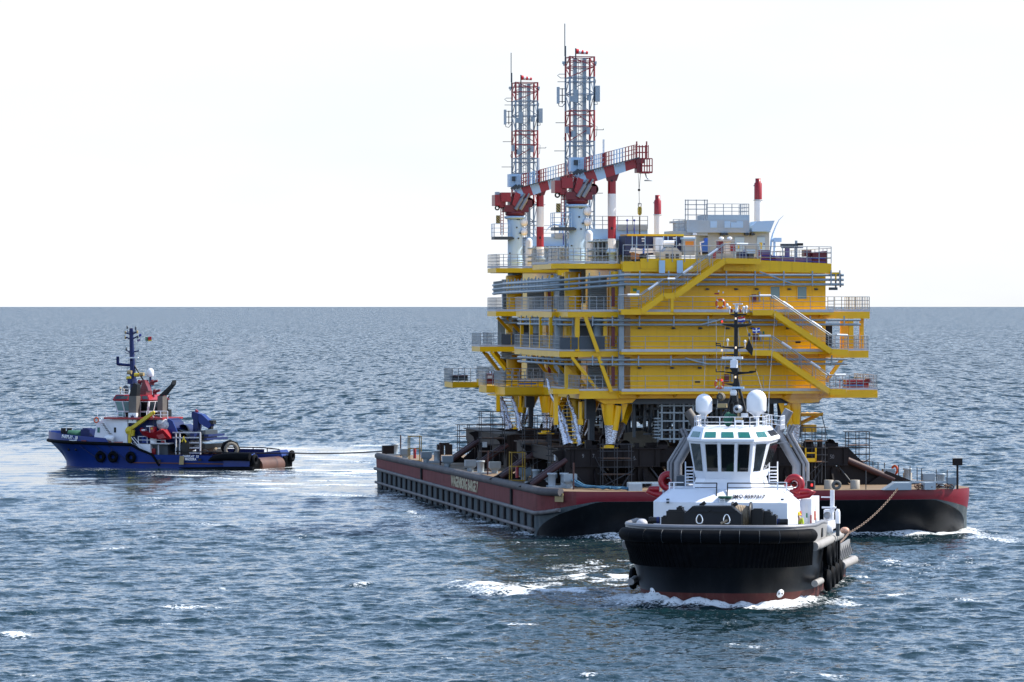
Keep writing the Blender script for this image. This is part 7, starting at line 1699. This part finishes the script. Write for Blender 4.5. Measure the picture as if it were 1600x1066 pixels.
# funnels
m = MB(); q = [Q(a, b, 1.6) for a, b in ((201, 655), (201, 619), (213, 619), (213, 655))]; m.prism([(k.x, k.z) for k in q], 1.6, 2.5, 'y'); fu = bput(m, 'funnel', EXHB)
m = MB(); q = [Q(a, b, 1.6) for a, b in ((201, 619), (205, 606), (209, 599), (214, 601), (213, 619))]; m.prism([(k.x, k.z) for k in q], 1.65, 2.45, 'y'); m.build('funnel_top', BLACK, fu)
m = MB(); m.pbox(Bf, 200.5, 213, 645.5, 661, 1.2, 1.55); bd = m.build('emblem_board', RWHITE, fu)
c = Q(206.8, 653, 1.17); m = MB(); st8 = []
for k in range(16): r_ = .30 if k % 2 == 0 else .15; t_ = math.pi * k / 8; st8.append((c.x + r_ * math.sin(t_), c.z + r_ * 1.15 * math.cos(t_)))
m.prism(st8, 1.15, 1.198, 'y'); m.build('star_emblem', mat('emblem_navy', (.03, .015, .07), .5), bd)
m = MB(); m.pbox(Bf, 246, 254, 619, 652, 3.0, 4.0); fu = bput(m, 'funnel', EXHB); m = MB(); q = [Q(a, b, 3.0) for a, b in ((247, 619), (266, 601), (269, 594.5), (268.5, 601), (255, 618))]; m.prism([(k.x, k.z) for k in q], 3.05, 3.95, 'y'); m.build('funnel_top', BLACK, fu)
for px in (258, 262):
    m = MB(); m.path([Q(px, 652, 6.5), Q(px, 620 - (258 - px), 6.5), Q(px + 7 if px == 258 else px + 3, 612 if px == 258 else 618, 6.5)], .075, 6); m.build('vent_pipe', EXHB, fu)
m = MB(); m.pbox(Bf, 256, 264, 640, 652, 6.2, 6.8); m.build('vent_box', BLACK, fu)
# mast
vm = 4.6
m = MB(); m.path([Q(208.5, 617, vm), Q(206.5, 560, vm), Q(205, 513, vm)], .2, 10, rr=[.32, .26, .2]); bm = bput(m, 'mast', TBLUED)
m = MB(); m.tube(Q(232, 607, vm), Q(209, 570, vm), .08, 8); m.build('mast_stay', BLACK, bm)
for seq, r_ in ((((183, 569), (192, 570), (206, 571)), .16), (((196, 527), (205, 530), (215, 526)), .08), (((196, 520), (205, 523), (214, 519)), .08), (((198, 548), (206, 551), (217, 548)), .07), (((199, 516), (199, 519), (203, 519)), .04), (((212, 513), (212, 519), (208, 519)), .04), (((195, 550), (197, 552), (203, 551)), .03)):
    m = MB(); m.path([Q(*k, vm) for k in seq], r_, 6); m.build('yard', TBLUED, bm)
for px, y0, y1 in ((196, 516, 522), (196, 524, 530), (214.5, 516, 521), (215, 525, 529), (197.5, 545, 548), (199, 510, 514), (212, 512, 515)):
    m = MB(); m.lathe(Q(px, y1, vm), [(.1, 0), (.1, .2), (.07, .3), (0, .3)], 8); m.build('navigation_lamp', GOLD if px in (196, 214.5) else DGREY, bm)
for x0, x1, y, px in ((173, 194, 556.5, 184), (196, 216, 559.5, 205)):
    m = MB(); a, b = Q(x0, y, vm - .4), Q(x1, y - .6, vm - .4); m.beam(a, b, .2, .12); ra = m.build('radar_scanner', RWHITE, bm); m = MB(); m.tube(Q(px, y + 1, vm - .4), Q(px, y + 12 if px < 200 else y + 3, vm - .3), .16, 8); m.build('radar_motor', TBLUED, ra)
m = MB()
for px in (209.5, 212.5): m.tube(Q(px, 592, vm + .2), Q(px - 1.5, 530, vm + .2), .03, 5)
for py in range(534, 592, 5): m.tube(Q(208.5, py, vm + .2), Q(212, py, vm + .2), .02, 4)
m.build('ladder', GALV, bm)
m = MB()
for a, b in (((205, 530), (195, 612)), ((228, 525), (229, 612)), ((215, 526), (218, 580)), ((190, 571), (185, 617)), ((229, 528), (232, 590))): m.tube(Q(*a, vm), Q(*b, vm), .018, 4)
m.build('halyard', GALV, bm)
flag(Bf, bm, (227, 237, 526.5, 533.5), vm, [(FGRN, (0, .38, 0, .85)), (FRED, (.38, 1, 0, .75)), (FYEL, (.45, 1, .75, 1.0))])
flag(Bf, bm, (217, 221, 522, 526), vm, [(FBLUE, (0, 1, 0, 1))]); flag(Bf, bm, (214, 219.5, 530, 533.5), vm, [(PURP, (0, 1, 0, 1))])
m = MB(); c = Q(235, 588, 5.2); m.lathe(c, [(.3, -.05), (.36, .05), (.36, .4), (.33, .6), (.22, .75), (0, .82)], 20); rd = bput(m, 'radome', DOME); m = MB(); m.tube(c, Q(235, 610, 5.2), .12, 8); m.build('pedestal', TBLUED, rd)
for px, py, s_ in ((218, 597, 1), (238, 597, 1), (242, 612, .9)):
    m = MB(); c = Q(px, py + 5, 4.4); m.tube(c, Q(px, py, 4.4), .2, 10); m.tube(Q(px, py, 4.4), Q(px + 8, py - 2, 4.4), .15, 10, .12); m.ball(Q(px, py, 4.4), .24, 10, 8); bput(m, 'fire_monitor', DRED)
for px, py, mt in ((203, 582, GOLD), (214, 586, YELB), (222, 585, GOLD), (202, 591, YELB)): m = MB(); c = Q(px, py, 4.2); m.tube(c + Vector((-.25, 0, 0)), c + Vector((.2, 0, 0)), .2, 10); bput(m, 'deck_light', mt)
m = MB(); m.pbox(Bf, 199, 207, 592, 600, 4.0, 5.0); bput(m, 'light_platform', TBLUED)
# foredeck gear
for px in (99, 108.5): m = MB(); m.tube(Q(px, 684, 5), Q(px, 669, 5), .26, 12); m.tube(Q(px - 3, 672, 5), Q(px + 3, 672, 5), .12, 8); bput(m, 'towing_bitt', BLACK)
m = MB(); m.beam(Q(97, 676, 5), Q(111, 676, 5), .3); bput(m, 'towing_bitt', BLACK)
m = MB(); c = Q(122, 680, 4.5); m.lathe(c, [(.5, -1.0), (.5, 1.0), (0, 1.0)], 16, (1, .2, 0)); bput(m, 'anchor_winch', GREENC); m = MB(); m.pbox(Bf, 126, 140, 671, 682, 4, 5.5); m.pbox(Bf, 129, 137, 669, 671, 4.2, 5.2); bput(m, 'anchor_winch', TBLUED)
m = MB(); a, b = Q(164, 685, .8), Q(178, 685, .8); m.lathe(a, [(0, -.05), (.22, 0), (.33, .12), (.33, b.x - a.x - .12), (.22, b.x - a.x), (0, b.x - a.x + .05)], 16, (1, 0, 0)); m2 = MB(); m2.pbox(Bf, 166, 167.5, 689, 694, .6, 1); m2.pbox(Bf, 174, 175.5, 689, 694, .6, 1)
ob = solo(m, 'liferaft_canister', RWHITE, 'white liferaft canister beside the blue tug forward house', 'liferaft', Bf, tuple(a)); m2.build('cradle', RWHITE, ob, tuple(a))
m = MB(); c = Q(150.5, 656.5, 1.0); m.torus(c, .24, .07, (0, 1, 0), 18, 6); solo(m, 'lifebuoy', LORNG, 'orange lifebuoy on the blue tug rail ahead of the wheelhouse', 'lifebuoy', Bf, tuple(c))
def steps(x0, y0, x1, y1, v):
    m = MB(); t = MB(); a, b = Q(x0, y0, v), Q(x1, y1, v)
    for dv in (0, .6):
        for dz in (0, .55): m.beam(a + Vector((0, dv, dz)), b + Vector((0, dv, dz)), .06)
    for k in range(9): c = a.lerp(b, (k + .5) / 9); t.box(c.x - .1, c.x + .1, v, v + .6, c.z - .03, c.z + .02)
    ob = bput(m, 'stair', RWHITE); t.build('treads', DGREY, ob)
steps(157, 661, 173, 684, .9); steps(205, 692, 221, 711, .3)
# yellow davit with red rescue boat
m = MB(); m.tube(Q(203, 696, .9), Q(203, 672, .9), .2, 10); m.ball(Q(202, 673, .9), .42, 12, 8); m.pbox(Bf, 198, 205, 668, 678, .6, 1.3); m.beam(Q(201, 673, .9), Q(239, 645.5, .9), .34, .4, (0, 1, 0)); m.tube(Q(207, 681, .9), Q(208, 672, .9), .22, 10); m.ball(Q(240, 644.5, .9), .17, 10, 8); bput(m, 'boat_davit', YELB)
rbo = Q(240, 686, .5); rb = thing('rescue_boat', 'small red rescue boat hung on the blue tug side by the yellow davit', 'rescue boat', Bf, tuple(rbo))
top = [(216.5, 668.5), (220, 673), (232, 676), (246, 675), (256, 671.5), (263.5, 684.5)]; bot = [(217, 672), (221, 680), (232, 684.5), (246, 686.5), (254, 687), (263, 686.5)]
m = MB(); rings = []
for (x0, y0), (x1, y1) in zip(top, bot):
    p, q = Q(x0, y0, .3), Q(x1, y1, .3); w_ = .8 * (0.25 if x0 in (216.5, 263.5) else 1)
    rings.append([Vector((p.x, .9 - w_, p.z)), Vector((q.x, .9 - w_ * .5, q.z)), Vector((q.x, .9 + w_ * .5, q.z)), Vector((p.x, .9 + w_, p.z))])
m.loft(rings, True, True, False); m.build('hull', RED, rb)
m = MB(); q = [Q(a, b, .8) for a, b in ((246, 676), (255, 670), (262, 684), (252, 686))]; m.prism([(k.x, k.z) for k in q], .25, 1.5, 'y'); m.build('bow_cover', RED, rb)
m = MB(); m.pbox(Bf, 234.5, 240.5, 667, 677, .6, 1.2); cs = m.build('console', RED, rb); m = MB(); m.pbox(Bf, 235.8, 238.3, 668.5, 671, .57, .6); m.build('yellow_label', YELB, cs)
m = MB(); m.pbox(Bf, 228.5, 235, 665.5, 667, .5, 1.3); m.pbox(Bf, 233.5, 235, 667, 676, .7, .9); m.pbox(Bf, 221, 226, 671, 673, .5, 1); m.build('frame', RWHITE, rb)
m = MB(); m.tube(Q(240, 645, .9), Q(240, 668, .9), .025, 5); m.build('fall_wire', DROPE, rb)
m = MB(); m.ball(Q(256, 664, 1.6), .7, 14, 8, (1.1, .6, .9)); m.ball(Q(252, 660, 1.5), .5, 12, 8); bput(m, 'white_net_bundle', mat('white_netting', (.5, .52, .55), .9, var=.4, scale=5, bump=1.0, bump_scale=6))
for px, mt in ((225, TBLUE), (230, TBLUE), (238, RWHITE), (241, RWHITE), (255, RED)):
    m = MB(); c = Q(px, 692, 1.1); m.lathe(c, [(.22, 0), (.22, .6), (0, .65)], 12); bput(m, 'deck_drum', mt)
# winch and machinery amidships
rr_ = random.Random(9)
for k in range(22):
    x0 = rr_.uniform(262, 322); y0 = rr_.uniform(672, 702); w_ = rr_.uniform(3, 9); h_ = rr_.uniform(3, 10)
    m = MB(); m.pbox(Bf, x0, x0 + w_, y0, min(710, y0 + h_), 1.5 + rr_.random() * 3, 5 + rr_.random() * 2); bput(m, 'winch_machinery', rr_.choice((DGREY, DGREY, PIPE, BLACK, TBLUED, GALV)))
m = MB(); c = Q(285, 690, 3.0); m.lathe(c, [(1.2, -1), (1.2, 1), (0, 1)], 22, (0, 1, 0)); bput(m, 'towing_winch', DGREY)
m = MB()
for y in (676, 684, 692, 700, 708): m.beam(Q(270 if y < 690 else 296, y, 1.3), Q(313, y, 1.3), .12)
for x in (275, 281, 313): m.beam(Q(x, 676, 1.3), Q(x, 710, 1.3), .12)
bput(m, 'winch_frame', KICK)
m = MB(); m.pbox(Bf, 284.5, 294, 690, 711, 1.0, 1.6); tp = bput(m, 'tow_pin', BLACK); m = MB(); q = [Q(a, b, .9) for a, b in ((283.5, 690), (286.8, 682), (290.5, 690), (290, 692), (287, 686.5), (284.5, 691))]; m.prism([(k.x, k.z) for k in q], .88, .98, 'y'); m.build('yellow_chevron', YELB, tp)
m = MB(); c = Q(291, 672, 4); m.lathe(c, [(.6, -.8), (.6, .8), (0, .8)], 18, (0, 1, 0)); bput(m, 'storage_reel', TBLUED)
# knuckle boom crane
m = MB(); m.tube(Q(308, 678, 3.5), Q(308, 655, 3.5), .42, 12); kb = bput(m, 'knuckle_crane', TBLUED)
m = MB(); q = [Q(a, b, 3.5) for a, b in ((302.5, 651), (303, 644), (306, 643), (313, 648), (312, 670), (305, 670), (305, 655))]; m.prism([(k.x, k.z) for k in q], 3.0, 4.0, 'y'); m.build('crane_post', TBLUED, kb)
m = MB(); q = [Q(a, b, 3.2) for a, b in ((307, 645), (316, 647.5), (328, 659), (331, 664), (327, 669.5), (322, 667.5), (312, 661))]; m.prism([(k.x, k.z) for k in q], 3.05, 3.9, 'y'); m.build('crane_boom', TBLUE, kb)
m = MB(); m.pbox(Bf, 326, 333, 657, 663, 3.1, 3.8); m.pbox(Bf, 325, 330, 666, 671, 3.2, 3.7); m.build('crane_head', BLACK, kb); m = MB(); m.beam(Q(306, 645, 3.5), Q(308, 641, 3.5), .25); m.build('crane_lamp', RED, kb)
# aft deck gear
m = MB(); c = Q(360, 702, 4.5); m.lathe(c, [(.5, -.7), (.95, -.65), (.95, .5), (.78, .65)], 8, (.55, -.83, 0)); bf_ = bput(m, 'pneumatic_fender', RUBBER); m = MB(); m.lathe(c + Vector((.36, -.55, 0)), [(.76, -.1), (.76, .08), (.42, .1), (.42, -.1)], 16, (.55, -.83, 0)); m.build('end_ring', CANV, bf_)
for px, py, s_ in ((329, 702, .4), (336, 704, .35), (322, 704, .4), (344, 705, .25)):
    m = MB(); m.ball(Q(px, py, 4), s_, 10, 7, (1.3, 1, .9)); m.path([Q(px - 3, py + 2, 3.8), Q(px, py - 2, 3.8), Q(px + 4, py + 3, 3.8)], .12, 6); bput(m, 'rope_heap', ROPE)
m = MB(); m.path([Q(312, 682, 3), Q(318, 700, 3), Q(326, 706, 3)], .05, 5); m.path([Q(313, 690, 3), Q(320, 694, 3), Q(325, 700, 3)], .05, 5); bput(m, 'hose', GALV)
# ------------------------------------------------------------------ exhaust smoke
def smoke(label, fr, pts, radii, dens, col):
    P_ = [Vector(p) for p in pts]; m = MB()
    P2 = []; r2 = []
    for i in range(33):
        t = i / 32 * (len(P_) - 1); j = min(int(t), len(P_) - 2); P2.append(P_[j].lerp(P_[j + 1], t - j)); q_ = i / 32; r2.append((radii[j] + (radii[j + 1] - radii[j]) * (t - j)) * max(.002, math.sqrt(max(0, 1 - (2 * q_ - 1) ** 6))))
    m.path(P2, 1, 16, cap=False, rr=r2)
    vm_ = bpy.data.materials.new('smoke_air'); vm_.use_nodes = True; t = vm_.node_tree; t.nodes.clear()
    o = t.nodes.new('ShaderNodeOutputMaterial'); pv = t.nodes.new('ShaderNodeVolumePrincipled'); pv.inputs['Color'].default_value = (*col, 1); pv.inputs['Anisotropy'].default_value = 0.2
    tc_ = t.nodes.new('ShaderNodeTexCoord'); n_ = t.nodes.new('ShaderNodeTexNoise'); n_.inputs['Scale'].default_value = .9; n_.inputs['Detail'].default_value = 3
    r_ = t.nodes.new('ShaderNodeMapRange'); r_.inputs[1].default_value = .46; r_.inputs[2].default_value = .72; r_.inputs[4].default_value = dens
    t.links.new(tc_.outputs['Object'], n_.inputs['Vector']); t.links.new(n_.outputs[0], r_.inputs[0]); t.links.new(r_.outputs[0], pv.inputs['Density']); t.links.new(pv.outputs[0], o.inputs['Volume'])
    ob = m.build('smoke', vm_, None, tuple(P_[0])); ob.location = fr.W(*P_[0]); ob.rotation_euler = (0, 0, fr.phi); ob['kind'] = 'stuff'; ob['label'] = label; ob['category'] = 'smoke'
smoke('faint grey exhaust smoke drifting right from the blue tug funnel', Bf, [Q(262, 598, 6.5), Q(285, 590, 7), Q(320, 576, 8), Q(370, 562, 9), Q(430, 550, 10)], [.3, 1.0, 1.7, 2.3, 2.6], .16, (.62, .66, .72))
smoke('faint grey exhaust smoke at the black tug right funnel', K, [K.P(1233, 640, 13), K.P(1240, 630, 13.5), K.P(1255, 622, 15), K.P(1285, 612, 18)], [.22, .4, .7, 1.0], .16, (.30, .32, .35))
